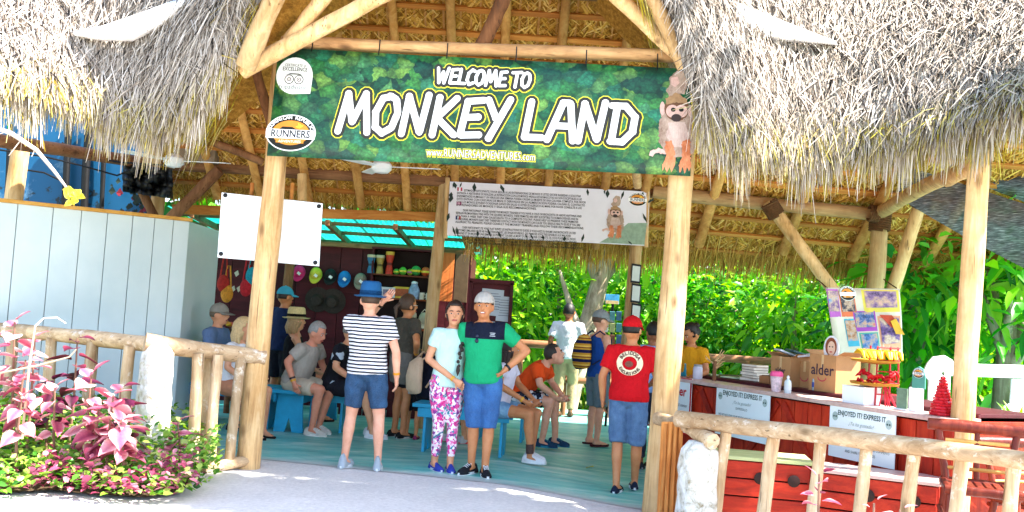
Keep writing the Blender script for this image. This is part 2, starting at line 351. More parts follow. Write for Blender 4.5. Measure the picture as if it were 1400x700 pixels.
# posts
log('post', P(339, 640, 8.87)+Vector((0, 0, -.06)), P(391, 60, 8.87), .115, M['log'], hut, .098, .008, 14, 9)
log('post', P(897, 700, 8.42)+Vector((0, 0, -.1)), P(940, 80, 8.42), .125, M['log'], hut, .1, .008, 14, 9)
p = P(1318, 570, 7.6); log('post', down(p)+Vector((-.04, 0, 0)), P(1340, 205, 7.6), .095, M['log'], hut, .085, .005, 12, 8)
for px, pyt, D, r in ((610, 240, 12.5, .085), (877, 258, 12.5, .085), (1204, 285, 12.3, .115), (222, 225, 12.6, .1)):
    p = P(px, pyt, D); log('post', Vector((p.x-.12, p.y, 0)) if D > 12 else down(p), p, r, M['log'], hut, r*.95, .005, 12, 8)
for px, D in ((30, 11.6), (-120, 10.2)):
    p = P(px, 190, D); log('post', Vector((p.x-.1, p.y, 0)), p, .11, M['log'], hut, .1, .01, 12)
# beams
log('front_beam', P(386, 57, 8.72), P(926, 77, 8.42), .058, M['log_x'], hut, .062, .004)
log('wall_beam', P(190, 222, 12.5), P(905, 263, 12.5), .085, M['log_dark'], hut, .08, .004, 10, 10)
log('wall_beam', P(893, 262, 12.42), P(1205, 294, 12.2), .088, M['log_x'], hut, .085, .004, 10, 8)
log('end_beam', P(1205, 290, 12.1), P(1300, 240, 8.6), .085, M['log_x'], hut, .075, .05)
log('end_beam', P(1296, 245, 8.7), P(1345, 215, 7.55), .075, M['log_x'], hut, .07, .02)
log('end_beam', P(1204, 270, 12.2), P(1250, 175, 11.6), .075, M['log_dark'], hut, .07, .02)
log('side_beam', P(-120, 175, 10.1), P(215, 225, 12.5), .08, M['log_dark'], hut)
# gable poles
log('rake_pole', P(330, 97, 8.3), P(540, -16, 8.1), .082, M['log'], hut, .07, .01)
log('rake_pole', P(335, 92, 8.12), P(392, -40, 7.9), .09, M['log'], hut, .085, .01)
log('rake_pole', P(392, 62, 8.3), P(462, -30, 8.1), .075, M['log'], hut, .065, .01)
log('rake_pole', P(926, 72, 8.3), P(832, -16, 8.1), .075, M['log'], hut, .07, .01)
log('rake_pole', P(936, 92, 8.1), P(880, -30, 7.9), .07, M['log'], hut, .07, .01)
log('hanging_strut', P(659, 64, 8.62), P(696, -20, 8.5), .072, M['log_rot'], hut, .066, .03, 10)
log('brace', P(348, 88, 9.1), P(374, 180, 9.4), .05, M['log_rot'], hut)
log('brace', P(300, 232, 12.25), P(232, 300, 12.25), .075, M['log_darkz'], hut)
log('brace', P(187, 246, 12.3), P(213, 300, 12.4), .06, M['log_darkz'], hut)
log('brace', P(1050, 276, 12.2), P(1140, 398, 12.0), .085, M['log'], hut, .075)
log('brace', P(1262, 262, 11.6), P(1221, 396, 11.9), .085, M['log'], hut, .08)
log('brace', P(292, 195, 11.9), P(360, 222, 12.1), .05, M['log_darkz'], hut)
log('stub_post', P(413, 238, 12.3), P(413, 275, 12.3), .06, M['log'], hut)
log('stub_post', P(870, 232, 11.0), P(872, 255, 11.2), .05, M['log'], hut)
def rope(a, b, r, turns, th=.012):
    a = Vector(a); b = Vector(b); X, Y = frame(b-a); n = turns*12
    pts = [a.lerp(b, i/n) + (X*math.cos(2*math.pi*i/12) + Y*math.sin(2*math.pi*i/12))*r for i in range(n+1)]
    return MB().tube(pts, th, 5).build('rope_binding', M['rope'], hut)
rope(P(1205, 285, 12.2), P(1202, 316, 12.2), .125, 10, .016)
rope(P(1188, 291, 12.1), P(1200, 293, 12.1), .1, 5, .016)
rope(P(1051, 277, 12.15), P(1062, 295, 12.15), .1, 8, .02)
rope(P(1262, 270, 11.6), P(1257, 285, 11.65), .1, 5, .016)
# rear slope and its underside
def Zr(x, y): return 2.54 + (13.5-y)*.73 - .028*max(0, x-1.8)
SD = Vector((0, 1, -.73)).normalized(); SN = Vector((0, .73, 1)).normalized()
def eave_y(x): return 13.0 if x < -.65 else 13.45
RY = 9.75
def slope_fn(off):
    def f(u, t):
        x = -4.75+12.1*u; y = RY + (eave_y(x)-RY)*t
        return (x, y+SN.y*off, Zr(x, y)+SN.z*off)
    return f
grid_obj('rear_thatch_base', slope_fn(0), 90, 10, M['woven'], hut, 'stuff')
grid_obj('rear_thatch_cover', slope_fn(.22), 60, 8, M['thatch_base'], hut, 'stuff')
stem = MB()
for x in np.arange(-4.7, 7.2, .105):
    x = float(x)+random.uniform(-.015, .015); y1 = eave_y(x)-.05; a = Vector((x, RY, Zr(x, RY)))-SN*.022; b = Vector((x+random.uniform(-.03, .03), y1, Zr(x, y1)))-SN*.022
    h = .011; q = Vector((h, 0, 0)); stem.quad(a-q, a+q, b+q, b-q)
o = stem.build('thatch_stems', M['rafter'], hut, 0); o['kind'] = 'stuff'
# inner leaf blades, herringbone
N = 26000
x = rng.uniform(-4.72, 7.2, N); ey = np.where(x < -.65, 12.95, 13.4); y = RY + (ey-RY)*rng.uniform(0, 1, N)
z = 2.54+(13.5-y)*.73-.028*np.maximum(0, x-1.8)
base = np.stack([x, y, z], 1) - np.array(SN)*rng.uniform(.004, .03, (N, 1))
sgn = np.where((np.floor((x+7)/.105).astype(int) % 2) == 0, 1, -1)
ang = R(42)*sgn + rng.normal(0, .25, N)
d = np.array(SD)[None]*np.cos(ang)[:, None] + np.array([1, 0, 0])[None]*np.sin(ang)[:, None]
blades(base, d, np.repeat(-np.array(SN)[None], N, 0), rng.uniform(.1, .26, N), rng.uniform(.01, .022, N), rng.uniform(-.005, .02, N), np.zeros(N),
       np.stack([rng.beta(2.2, 1.8, N), np.zeros(N), rng.uniform(0, 1, N), np.ones(N)], 1), 'inner_thatch', M['thatch_in'], hut)
# rear fringe
N = 12000
x = rng.uniform(-4.72, 7.2, N); ey = np.where(x < -.65, 13.0, 13.45); y = ey - rng.uniform(-.02, .42, N)
z = 2.54+(13.5-y)*.73-.028*np.maximum(0, x-1.8)
base = np.stack([x, y, z], 1) + np.array(SN)*rng.uniform(-.03, .2, (N, 1))
d = np.array(SD)[None] + np.stack([rng.normal(.02, .16, N), np.zeros(N), rng.uniform(-.45, -.05, N)], 1); d /= np.linalg.norm(d, axis=1, keepdims=True)
L = rng.uniform(.2, .5, N)*np.where(x < -.65, .55, 1)
blades(base, d, np.repeat(-np.array(SN)[None], N, 0), L, rng.uniform(.007, .015, N), rng.uniform(-.02, .03, N), rng.uniform(0, .3, N),
       np.stack([rng.beta(1.8, 2.4, N), np.full(N, .35), rng.uniform(0, 1, N), np.ones(N)], 1), 'rear_fringe', M['thatch_in'], hut)
bx = MB().box((0, 0, 0), (1, .07, .035)).mesh('batten', 0); bx.materials.append(M['batten'])
Mrot = Matrix((Vector((1, 0, 0)), SD, SN)).transposed()
k = 0; sl = 0.0
while True:
    y = RY + .25 + sl*SD.y
    if y > 13.4: break
    for xa, xb in ((-4.74, -.66), (-.66, 1.8), (1.8, 7.3)):
        if y > eave_y((xa+xb)/2)-.04: continue
        o = link('batten', bx, None, hut); c = Vector(((xa+xb)/2, y+random.uniform(-.03, .03), 0)); c.z = (Zr(xa, y)+Zr(xb, y))/2
        a = Vector((xa, c.y, Zr(xa, c.y))); b = Vector((xb, c.y, Zr(xb, c.y))); X = (b-a).normalized(); Yd = SN.cross(X).normalized()
        mm = Matrix((X, Yd, X.cross(Yd))).transposed().to_4x4(); mm = Matrix.Translation(c-SN*(.045+.0006*(k % 5))) @ mm @ Matrix.Diagonal((b-a).length*Vector((1, 0, 0)) + Vector((0, random.uniform(.8, 1.15), 1))).to_4x4()
        o.matrix_basis = mm; k += 1
    sl += .34
xs = list(np.arange(-4.68, 1.9, .64)) + [2.62, 3.65, 4.68, 5.7, 6.7]
for x in xs:
    x = float(x)+random.uniform(-.05, .05); ye = eave_y(x)-(.1 if x < 1.9 else .28)
    log('rafter', Vector((x, RY, Zr(x, RY)))-SN*.115, Vector((x+random.uniform(-.06, .06), ye, Zr(x, ye)))-SN*.115, .05, M['rafter'], hut, .058 if x < 1.9 else .075, .006, 8, 5)
log('ridge_pole', (-7, RY+.05, Zr(0, RY)-.25), (7.2, RY+.05, Zr(0, RY)-.25), .08, M['log_dark'], hut)
# purlin board low at the back over the shop
a = P(236, 286, 12.85); b = P(606, 297, 12.85)
MB().box((a+b)/2, ((b-a).length, .05, .13), M=Matrix.Rotation(math.atan2(b.z-a.z, b.x-a.x)*-1, 3, 'Y')).build('purlin', M['batten'], hut, 0, .004)
# front thatch
A = [(-150,-120,9.8,-150,95,7.8),(0,-110,9.8,0,104,8.1),(110,-100,9.6,105,122,8.5),(230,-100,9.2,172,145,8.6),(300,-100,8.7,214,155,8.5),(340,-100,8.4,262,125,8.3),(365,-100,8.25,306,80,8.2),(380,-110,8.2,334,15,8.15)]
thatch_sheet('left', [P(a[0], a[1], a[2]) for a in A], [P(a[3], a[4], a[5]) for a in A], 82000, hut, fringe=6500)
A = [(874,-90,8.1,962,150,7.95),(955,-100,8.5,1010,178,8.0),(1060,-100,9.3,1085,192,8.3),(1180,-80,9.8,1180,187,8.2),(1300,-60,9.8,1290,170,7.7),(1420,-50,9.8,1395,135,7.2),(1560,-20,9.8,1500,142,7.0)]
thatch_sheet('right', [P(a[0], a[1], a[2]) for a in A], [P(a[3], a[4], a[5]) for a in A], 92000, hut, fringe=8000)
# upper courses closing the roof between the wings and the ridge
thatch_sheet('left_upper', [(-6.6, 10.0, 6.0), (-5.4, 10.0, 6.0), (-4.2, 10.0, 6.05), (-3.0, 10.0, 6.1), (-2.0, 9.9, 6.1), (-1.3, 9.8, 6.1)], [P(-150, -100, 9.6), P(0, -88, 9.6), P(110, -80, 9.4), P(230, -80, 9.05), P(300, -80, 8.55), P(372, -88, 8.1)], 6000, hut, bulge=.05, fringe=300, Lr=(.3, .6))
thatch_sheet('right_upper', [(.3, 9.8, 6.1), (1.4, 9.9, 6.1), (2.7, 10.0, 6.05), (4.0, 10.0, 6.0), (5.4, 10.0, 6.0), (6.8, 10.0, 6.0)], [P(880, -72, 8.0), P(957, -82, 8.4), P(1060, -82, 9.15), P(1180, -62, 9.6), P(1300, -45, 9.6), P(1560, -8, 9.6)], 6000, hut, bulge=.05, fringe=300, Lr=(.3, .6))
# gable cap above the opening
ap0, ap1 = Vector((-.45, 7.35, 6.25)), Vector((-.45, 10.2, 6.25))
lo0 = P(330, -8, 8.0); lo1 = Vector((lo0.x-1.05, 10.0, lo0.z-.95))
ro0 = P(905, -10, 7.9); ro1 = Vector((ro0.x+.5, 10.0, ro0.z-.1))
thatch_sheet('gable_left', [ap0, ap0.lerp(ap1, .5), ap1], [lo0, lo0.lerp(lo1, .5), lo1], 7000, hut, bulge=.0, fringe=700, Lr=(.3, .6))
thatch_sheet('gable_right', [ap0+Vector((.02, 0, 0)), ap0.lerp(ap1, .5)+Vector((.02, 0, 0)), ap1+Vector((.02, 0, 0))], [ro0, ro0.lerp(ro1, .5), ro1], 7000, hut, bulge=.0, fringe=700, Lr=(.3, .6))
# canvas valley flashings
M['canvas'] = flat('f2f1f0', .6, .05, 4, .1)
def flashing(up, lo, D0, label):
    n = len(up); mb = MB(); rows = []
    for k in range(5):
        t = k/4; rows.append([P(up[i][0]+(lo[i][0]-up[i][0])*t, up[i][1]+(lo[i][1]-up[i][1])*t, D0[i]+.06-.12*math.sin(math.pi*(.2+.8*t))) for i in range(n)])
    for k in range(4):
        for i in range(n-1): mb.quad(rows[k][i], rows[k][i+1], rows[k+1][i+1], rows[k+1][i])
    o = mb.build('valley_flashing', M['canvas'], hut); s = o.modifiers.new('s', 'SOLIDIFY'); s.thickness = .012
    weld(o)
    o['label'] = label
flashing([(100, 44), (140, 37), (190, 20), (238, 2), (290, -25)], [(104, 49), (143, 55), (182, 55), (218, 37), (300, -15)], [8.62, 8.55, 8.5, 8.45, 8.4], 'white canvas strip in the shaded valley')
flashing([(1000, 0), (1030, 14), (1070, 30), (1110, 46), (1142, 58)], [(1014, 48), (1040, 53), (1075, 56), (1110, 59), (1145, 61)], [8.2, 8.3, 8.4, 8.5, 8.58], 'white canvas triangle on the sunlit slope')
# ================================================================== FENCES
m = NT('whitewashed_coral_stone'); v = m.map(); n1 = m.noise(9, v, 7, .75, .5); vo = m.n('ShaderNodeTexVoronoi'); vo.inputs['Scale'].default_value = 16; m.l(v, vo.inputs['Vector'])
c = m.ramp(n1, [(.34, srgb('8f7f5f')), (.46, srgb('cfc8b8')), (.6, srgb('e8e5de'))]); m.bump(m.mix(.5, n1, vo.outputs['Distance']), .9, .04)
M['stone'] = m.fin(c, .9, .15)
def stone_post(c, w, z0, z1, parent, rz=.5):
    mb = MB(); rs = []; n = 20
    for i in range(13):
        t = i/12; z = z0 + (z1-z0)*t; s = w*(1 if t < .86 else 1-.5*((t-.86)/.14)**2); ring = []
        for k in range(n):
            a = 2*math.pi*k/n; q = 1/max(abs(math.cos(a)), abs(math.sin(a)))**.75
            r = s*q*(1+random.uniform(-.05, .05)); ring.append((c[0]+r*math.cos(a+rz), c[1]+r*math.sin(a+rz), z+random.uniform(-.008, .008)))
        rs.append(ring)
    return mb.rings(rs).build('stone_pillar', M['stone'], parent, 55)
fl = thing('log_fence', tuple(pg(150, 620)), 'weathered log railing with a whitewashed stone pillar beside the flower bed', 'fence')
sp = P(217, 470, 8.35); stone_post((sp.x, sp.y), .125, -.05, sp.z+.02, fl, .75)
log('rail', P(198, 468, 8.33), P(362, 489, 8.84), .083, M['log_grey_x'], fl, .07, .01, 11)
log('rail', P(224, 472, 8.5), P(44, 454, 9.3), .075, M['log_grey_x'], fl, .07, .02, 11)
log('rail', P(60, 456, 9.25), P(-110, 447, 9.9), .072, M['log_grey_x'], fl, .07, .02, 11)
for xt, yt, xb_, yb_, D, r in ((271, 480, 262, 625, 8.5, .055), (284, 482, 277, 618, 8.72, .04), (299, 482, 287, 638, 8.56, .05), (330, 486, 313, 634, 8.7, .048), (353, 488, 340, 628, 8.9, .04),
                        (178, 470, 166, 600, 8.62, .055), (127, 464, 118, 590, 8.9, .058), (71, 459, 62, 580, 9.15, .055), (18, 455, 8, 570, 9.4, .055), (-40, 452, -50, 560, 9.65, .055)):
    log('baluster', P(xb_, yb_, D)-Vector((0, 0, .04)), P(xt, yt, D)-Vector((0, 0, .02)), r, M['log_grey'], fl, r*.95, .02, 9)
log('bottom_rail', P(278, 641, 8.5), P(341, 629, 8.82), .05, M['log_grey_x'], fl, .05)
log('bottom_rail', P(265, 616, 8.75), P(300, 618, 8.8), .04, M['log_grey_x'], fl, .04)
fr = thing('log_fence', tuple(pg(1150, 690)), 'pale log railing with a lumpy white stone pillar in front of the red counter', 'fence')
sp = P(956, 604, 7.55); stone_post((sp.x, sp.y), .135, -.2, sp.z+.0, fr, .3)
log('rail', P(899, 572, 8.28), P(940, 582, 7.95), .06, M['log_grey_x'], fr, .055, .05)
log('rail', P(936, 580, 7.96), P(975, 604, 7.45), .055, M['log_grey_x'], fr, .065, .1)
log('rail', P(926, 573, 7.75), P(1500, 642, 5.9), .068, M['log_grey_x'], fr, .058, .008, 12, 9)
sl = P(921, 590, 7.95); MB().box((sl.x-.02, sl.y, .27), (.17, .05, .95), rz=.2).build('bark_slab', M['bark_slab'], fr, 0, .012)
for k in range(4):
    log('bark_strip', (sl.x-.08+.042*k, sl.y-.035, -.2), (sl.x-.075+.042*k, sl.y-.035, .73+.02*k), .019, M['bark_slab'], fr, .017)
for i, (xt, xb_) in enumerate(((993, 978), (1058, 1042), (1122, 1108), (1185, 1170), (1250, 1236), (1316, 1299), (1386, 1374), (1458, 1446))):
    t = (xt-925)/(1500-925); D = 7.75+(5.9-7.75)*(t*7.75/(5.9+(7.75-5.9)*t) if False else t); yt = 573+t*69
    r = random.uniform(.044, .053); a = P(xt, yt+6, D); b = P(xb_, yt+130, D); dd = (b-a); b = a+dd*((a.z+.22)/max(.01, a.z-b.z))
    log('baluster', b, a, r, M['log_grey'], fr, r*.95, .01, 10)
log('bottom_rail', P(960, 700, 7.6)-Vector((0, 0, .1)), P(1500, 770, 5.9)-Vector((0, 0, .35)), .05, M['log_grey_x'], fr, .05)
# ================================================================== LETTERING
GLY = {
 'M': (1.25, [[(0, 0), (.3, 1.0), (.52, .25), (.98, 1.02), (1.12, .0)]]),
 'O': (1.0, [[(.62, .98), (.3, .92), (.05, .55), (.08, .15), (.35, .0), (.7, .15), (.9, .55), (.82, .9), (.55, 1.0)]]),
 'N': (1.05, [[(0, .0), (.2, 1.0), (.68, .05), (.95, 1.05)]]),
 'K': (.95, [[(.02, 0), (.22, 1.0)], [(.88, 1.0), (.16, .46), (.85, .02)]]),
 'E': (.85, [[(.85, .98), (.25, .93), (.02, .03), (.72, .06)], [(.14, .5), (.66, .53)]]),
 'Y': (.85, [[(.08, 1.0), (.38, .52)], [(.9, 1.03), (.15, -.02)]]),
 'L': (.75, [[(.22, 1.0), (.02, .05), (.68, .05)]]),
 'A': (1.05, [[(0, .0), (.55, 1.0), (.82, 1.0), (.95, .0)], [(.22, .38), (.9, .38)]]),
 'D': (1.0, [[(.06, .02), (.24, .95)], [(.05, .98), (.55, .98), (.9, .7), (.82, .3), (.45, .02), (.02, .03)]]),
 'W': (1.25, [[(.05, 1.0), (.2, .02), (.62, .78), (.74, .02), (1.2, 1.02)]]),
 'C': (.85, [[(.85, .9), (.6, 1.0), (.2, .75), (.05, .3), (.28, .0), (.7, .12)]]),
 'T': (.85, [[(.0, .95), (.92, 1.0)], [(.48, .95), (.3, .0)]]),
 ' ': (.42, [])}
def strokes(text):
    out = []; x = 0
    for ch in text:
        w, ls = GLY[ch]
        for l in ls: out.append([(x+a, b) for a, b in l])
        x += w+.1
    return out, x-.1
def stroke_print(name, text, fn, h, wd, width, off, m, parent, squeeze):
    """flat brush lettering; fn maps print coordinates (metres) and offset to space"""
    ls, tot = strokes(text); mb = MB(); k = 0; sx = squeeze/tot
    for l in ls:
        pts = []
        for i in range(len(l)-1):
            for j in range(3 if len(l) > 5 else 1):
                t = j/(3 if len(l) > 5 else 1); pts.append((l[i][0]+(l[i+1][0]-l[i][0])*t, l[i][1]+(l[i+1][1]-l[i][1])*t))
        pts.append(l[-1]); pts = [Vector((a*sx, b*h)) for a, b in pts]
        for i, p in enumerate(pts):
            e = off+.000025*k; k += 1; r = width*(.5+.06*math.sin(i*2.3))
            mb.poly([fn(p.x+r*math.cos(2*math.pi*q/10), p.y+r*math.sin(2*math.pi*q/10), e) for q in range(10)])
            if i < len(pts)-1:
                d = (pts[i+1]-p).normalized()*width*.5; nrm = Vector((-d.y, d.x)); e = off+.000025*k; k += 1; q = pts[i+1]
                mb.poly([fn(*(p+nrm), e), fn(*(p-nrm), e), fn(*(q-nrm), e), fn(*(q+nrm), e)])
    return mb.build(name, m, parent, 0)
def poly_print(name, pts, fn, off, m, parent, du=0, dv=0):
    return MB().poly([fn(a+du, b+dv, off) for a, b in pts]).build(name, m, parent, 0)
def ell(cx, cy, rx, ry, n=28, a0=0, a1=2*math.pi):
    return [(cx+rx*math.cos(a0+(a1-a0)*k/n), cy+ry*math.sin(a0+(a1-a0)*k/n)) for k in range(n)]
def text_print(name, body, fn, u, v, size, off, m, parent, align='CENTER', bold=0, sx=1.0, rot=0, shear=0):
    cu = bpy.data.curves.new('t', 'FONT'); cu.body = body; cu.size = size; cu.align_x = align; cu.offset = bold; cu.resolution_u = 2; cu.shear = shear; cu.space_line = 1.0
    o = bpy.data.objects.new('t', cu); me = o.to_mesh(); mb = MB(); ca, sa = math.cos(rot), math.sin(rot)
    for vv in me.vertices:
        x, y = vv.co.x*sx, vv.co.y; mb.v.append(tuple(fn(u+x*ca-y*sa, v+x*sa+y*ca, off)))
    for pl in me.polygons: mb.f.append(tuple(pl.vertices))
    o.to_mesh_clear(); bpy.data.objects.remove(o); bpy.data.curves.remove(cu)
    return mb.build(name, m, parent, 0)
def arc_text(name, body, fn, cx, cy, r, a_mid, span, size, off, m, parent, flip=False, ry=None, sx=1.0):
    n = len(body); ry = ry or r; allv = MB()
    for i, ch in enumerate(body):
        if ch == ' ': continue
        a = a_mid + (span*(.5-(i+.5)/n) if not flip else span*((i+.5)/n-.5)); rot = a-math.pi/2 if not flip else a+math.pi/2
        o = text_print(name, ch, fn, cx+r*math.cos(a), cy+ry*math.sin(a), size, off, m, None, bold=size*.03, sx=sx, rot=rot)
        n0 = len(allv.v); allv.v += [tuple(x.co) for x in o.data.vertices]; allv.f += [tuple(n0+q for q in pl.vertices) for pl in o.data.polygons]
        me = o.data; bpy.data.objects.remove(o); bpy.data.meshes.remove(me)
    return allv.build(name, m, parent, 0)
def pfn(o, x, y):
    """print frame: origin o, unit axes x, y; normal towards the viewer side"""
    x = Vector(x).normalized(); y = Vector(y); y = (y - x*y.dot(x)).normalized(); n = x.cross(y); o = Vector(o)
    return lambda u, v, e=0: o + x*u + y*v + n*e
IW = flat('f4f2f2', .5, .03, 3, 0); IB = flat('16150f', .5, .1, 5, 0); IY = flat('e4d93a', .5, .05, 5, 0); IO = flat('d98a2f', .5, .1, 6, 0)
IBRN = flat('6e4a33', .6, .3, 20, 0); IPINK = flat('d2aca0', .6, .25, 30, 0)
def furm(a, b, c):
    m = NT('printed_fur'); n1 = m.noise(40, m.map((2.2, 1, .6)), 6, .8); n2 = m.noise(7, m.map(), 4); return m.fin(m.mix(.5, m.ramp(n1, [(.3, srgb(a)), (.5, srgb(b)), (.7, srgb(c))]), m.ramp(n2, [(.35, srgb(a)), (.65, srgb(c))])), .6)
IFUR = furm('6d5244', 'a58a78', 'ccb6a6'); IORG = furm('8f4420', 'c46c3c', 'e0a078'); ICHEST = furm('9a7e74', 'bea298', 'dcc6ba'); ICREAM = flat('ead9b5', .5, .08, 8, 0); IRED = flat('c01f22', .5, .1, 6, 0)
# ------------------------------------------------------------------ welcome banner
m = NT('forest_print'); mpv = m.map((1, 1, 1.2)); nzv = m.n('ShaderNodeTexNoise'); nzv.inputs['Scale'].default_value = 14; nzv.inputs['Detail'].default_value = 5; m.l(mpv, nzv.inputs['Vector'])
ad = m.n('ShaderNodeMix', data_type='VECTOR'); ad.inputs[0].default_value = .07; m.l(mpv, ad.inputs[4]); m.l(nzv.outputs['Color'], ad.inputs[5])
def vor(sc):
    x = m.n('ShaderNodeTexVoronoi'); x.inputs['Scale'].default_value = sc; m.l(ad.outputs[1], x.inputs['Vector']); return x
v1, v2 = vor(8.5), vor(30); sh_ = m.n('ShaderNodeSeparateColor'); m.l(v1.outputs['Color'], sh_.inputs[0]); big = m.noise(1.5, mpv, 3, .5); fine = m.noise(55, mpv, 5, .75)
tone = m.ramp(sh_.outputs[0], [(0, srgb('12504a')), (.25, srgb('2a7c58')), (.45, srgb('559a52')), (.65, srgb('359080')), (.82, srgb('98b85a')), (1, srgb('1c6a66'))])
lum = m.ramp(v1.outputs['Distance'], [(.0, (1.25, 1.25, 1.2)), (.45, (.8, .85, .85)), (.85, (.3, .4, .4))]); lum2 = m.ramp(v2.outputs['Distance'], [(.0, (1.3, 1.3, 1.2)), (.8, (.35, .42, .42))])
c = m.mix(1.0, tone, lum, 'MULTIPLY'); c = m.mix(.8, c, lum2, 'MULTIPLY'); c = m.mix(m.ramp(big, [(.45, (0, 0, 0)), (.7, (.7, .7, .7))]), c, srgb('0d3a44')); c = m.mix(.6, c, m.ramp(fine, [(.3, srgb('0a2f2a')), (.7, srgb('a0c890'))]), 'OVERLAY')
M['forest'] = m.fin(c, .45, .35)
bn = thing('welcome_banner', tuple(P(655, 150, 8.4)), 'large green forest printed welcome banner with white brush lettering hung from the front log beam', 'banner')
tl, tr, br_, bl = P(381, 65, 8.66), P(948, 95, 8.26), P(944, 241, 8.24), P(365, 213, 8.66)
mb = MB(); NU, NV = 28, 8
def bnp(u, v):
    p = tl.lerp(tr, u).lerp(bl.lerp(br_, u), v); p.y += .003*math.sin(u*23+v*3)*(.3+v) + .006*math.sin(u*4); return p
for i in range(NU):
    for j in range(NV): mb.quad(bnp(i/NU, j/NV), bnp((i+1)/NU, j/NV), bnp((i+1)/NU, (j+1)/NV), bnp(i/NU, (j+1)/NV))
o = mb.build('banner_sheet', M['forest'], bn); weld(o)
sdf = o.modifiers.new('s', 'SOLIDIFY'); sdf.thickness = .004; sdf.offset = -1
BW = (tr-tl).length; BH = (bl-tl).length
nB = (tr-tl).cross(tl-bl).normalized()
def bfn(u, v, e=0):                       # u to the right, v up from the lower edge, both in metres
    return bnp(u/BW, 1-v/BH) + nB*(.004+e)
def bq(px, py):                           # photo pixel -> banner print coordinates
    a = Vector((px, py)); A_, B_, C_, D_ = Vector((381, 65)), Vector((948, 95)), Vector((944, 241)), Vector((365, 213)); u = v = .5
    for _ in range(8):
        u = (a.x - (A_.x+(D_.x-A_.x)*v))/((B_.x-A_.x)*(1-v)+(C_.x-D_.x)*v); v = (a.y-(A_.y+(B_.y-A_.y)*u))/((D_.y-A_.y)*(1-u)+(C_.y-B_.y)*u)
    return u*BW, (1-v)*BH
PXM = BW/567
def lettering(txt, pbl, pbr, hpx, wd):
    a = bq(*pbl); b = bq(*pbr); L = math.hypot(b[0]-a[0], b[1]-a[1]); ca, sa = (b[0]-a[0])/L, (b[1]-a[1])/L
    f = lambda x, y, e=0: bfn(a[0]+x*ca-y*sa, a[1]+x*sa+y*ca, e)
    for wmul, off, mm, nm in ((wd*1.0+10, .0, IY, 'letter_glow'), (wd+7.2, .004, flat('2e2c26', .5, .1, 5, 0), 'letter_outline'), (wd*.93, .008, IW, 'lettering')):
        stroke_print(nm, txt, f, hpx*PXM, 0, wmul*PXM, off, mm, bn, L)
lettering('WELCOME TO', (604, 114), (732, 121), 21, 4.6)
lettering('MONKEY LAND', (466, 180), (874, 197), 53, 10)
u, v = bq(664, 217); text_print('web_address', 'www.RUNNERSADVENTURES.com', bfn, u, v, .105, .001, IY, bn, bold=.012, sx=.62, rot=-.0)
text_print('web_address', 'www.RUNNERSADVENTURES.com', bfn, u, v, .105, .004, IB, bn, bold=.005, sx=.62); text_print('web_address', 'www.RUNNERSADVENTURES.com', bfn, u, v, .105, .007, IW, bn, bold=-.001, sx=.62)
u, v = bq(404, 104); poly_print('award_badge', ell(u, v, .172, .172)[:23]+[(u+.165, v-.16)], bfn, .002, flat('dfe6e6', .5, .05, 4, 0), bn)
text_print('award_text', 'CERTIFICATE of', bfn, u, v+.085, .036, .004, IB, bn, sx=.8); text_print('award_text', 'EXCELLENCE', bfn, u, v+.045, .05, .004, IB, bn, bold=.0006, sx=.8)
for s in (-1, 1):
    for i, (r, mm) in enumerate(((.044, IB), (.036, IW), (.02, IB), (.013, IW), (.006, IB))): poly_print('owl_eye', ell(u+s*.046, v-.035, r, r, 18), bfn, .004+.0012*i, mm, bn)
poly_print('owl_brow', [(u-.085, v+.005), (u-.04, v+.022), (u+.04, v+.022), (u+.085, v+.005), (u+.04, v+.012), (u-.04, v+.012)], bfn, .0035, IB, bn)
text_print('award_text', 'tripadvisor', bfn, u-.005, v-.125, .06, .004, flat('5d6664', .5, .05, 4, 0), bn)
def runners_logo(fn, u, v, s, parent, base=.002):
    poly_print('logo_oval', ell(u, v, .235*s, .17*s, 40), fn, base, IW, parent); poly_print('logo_oval', ell(u, v, .225*s, .16*s, 40), fn, base+.0012, IB, parent)
    poly_print('logo_oval', ell(u, v, .175*s, .115*s, 32), fn, base+.0024, IO, parent)
    poly_print('logo_buggy', [(u-.11*s, v+.03*s), (u-.08*s, v+.055*s), (u+.01*s, v+.055*s), (u+.05*s, v+.035*s), (u+.1*s, v+.03*s), (u+.1*s, v+.01*s), (u-.11*s, v+.01*s)], fn, base+.0036, IB, parent)
    poly_print('logo_bird', [(u+.04*s, v+.06*s), (u+.07*s, v+.07*s), (u+.06*s, v+.095*s), (u+.1*s, v+.07*s), (u+.12*s, v+.075*s), (u+.08*s, v+.045*s)], fn, base+.0036, IY, parent)
    poly_print('logo_band', [(u-.23*s, v-.055*s), (u+.23*s, v-.055*s), (u+.225*s, v+.03*s), (u-.225*s, v+.03*s)], fn, base+.0048, IW, parent)
    text_print('logo_text', 'RUNNERS', fn, u, v-.042*s, .095*s, base+.006, flat('2a2d33', .5, .05, 4, 0), parent, bold=.002*s, sx=.88)
    poly_print('logo_ribbon', [(u-.13*s, v-.095*s), (u+.13*s, v-.095*s), (u+.13*s, v-.065*s), (u-.13*s, v-.065*s)], fn, base+.0048, IO, parent)
    text_print('logo_text', 'ADVENTURES', fn, u, v-.092*s, .034*s, base+.006, IW, parent)
    arc_text('logo_text', 'DOMINICAN REPUBLIC', fn, u, v, .19*s, math.pi/2, 2.6, .045*s, base+.004, IW, parent, ry=.128*s)
u, v = bq(399, 182); runners_logo(bfn, u, v, 1.0, bn)
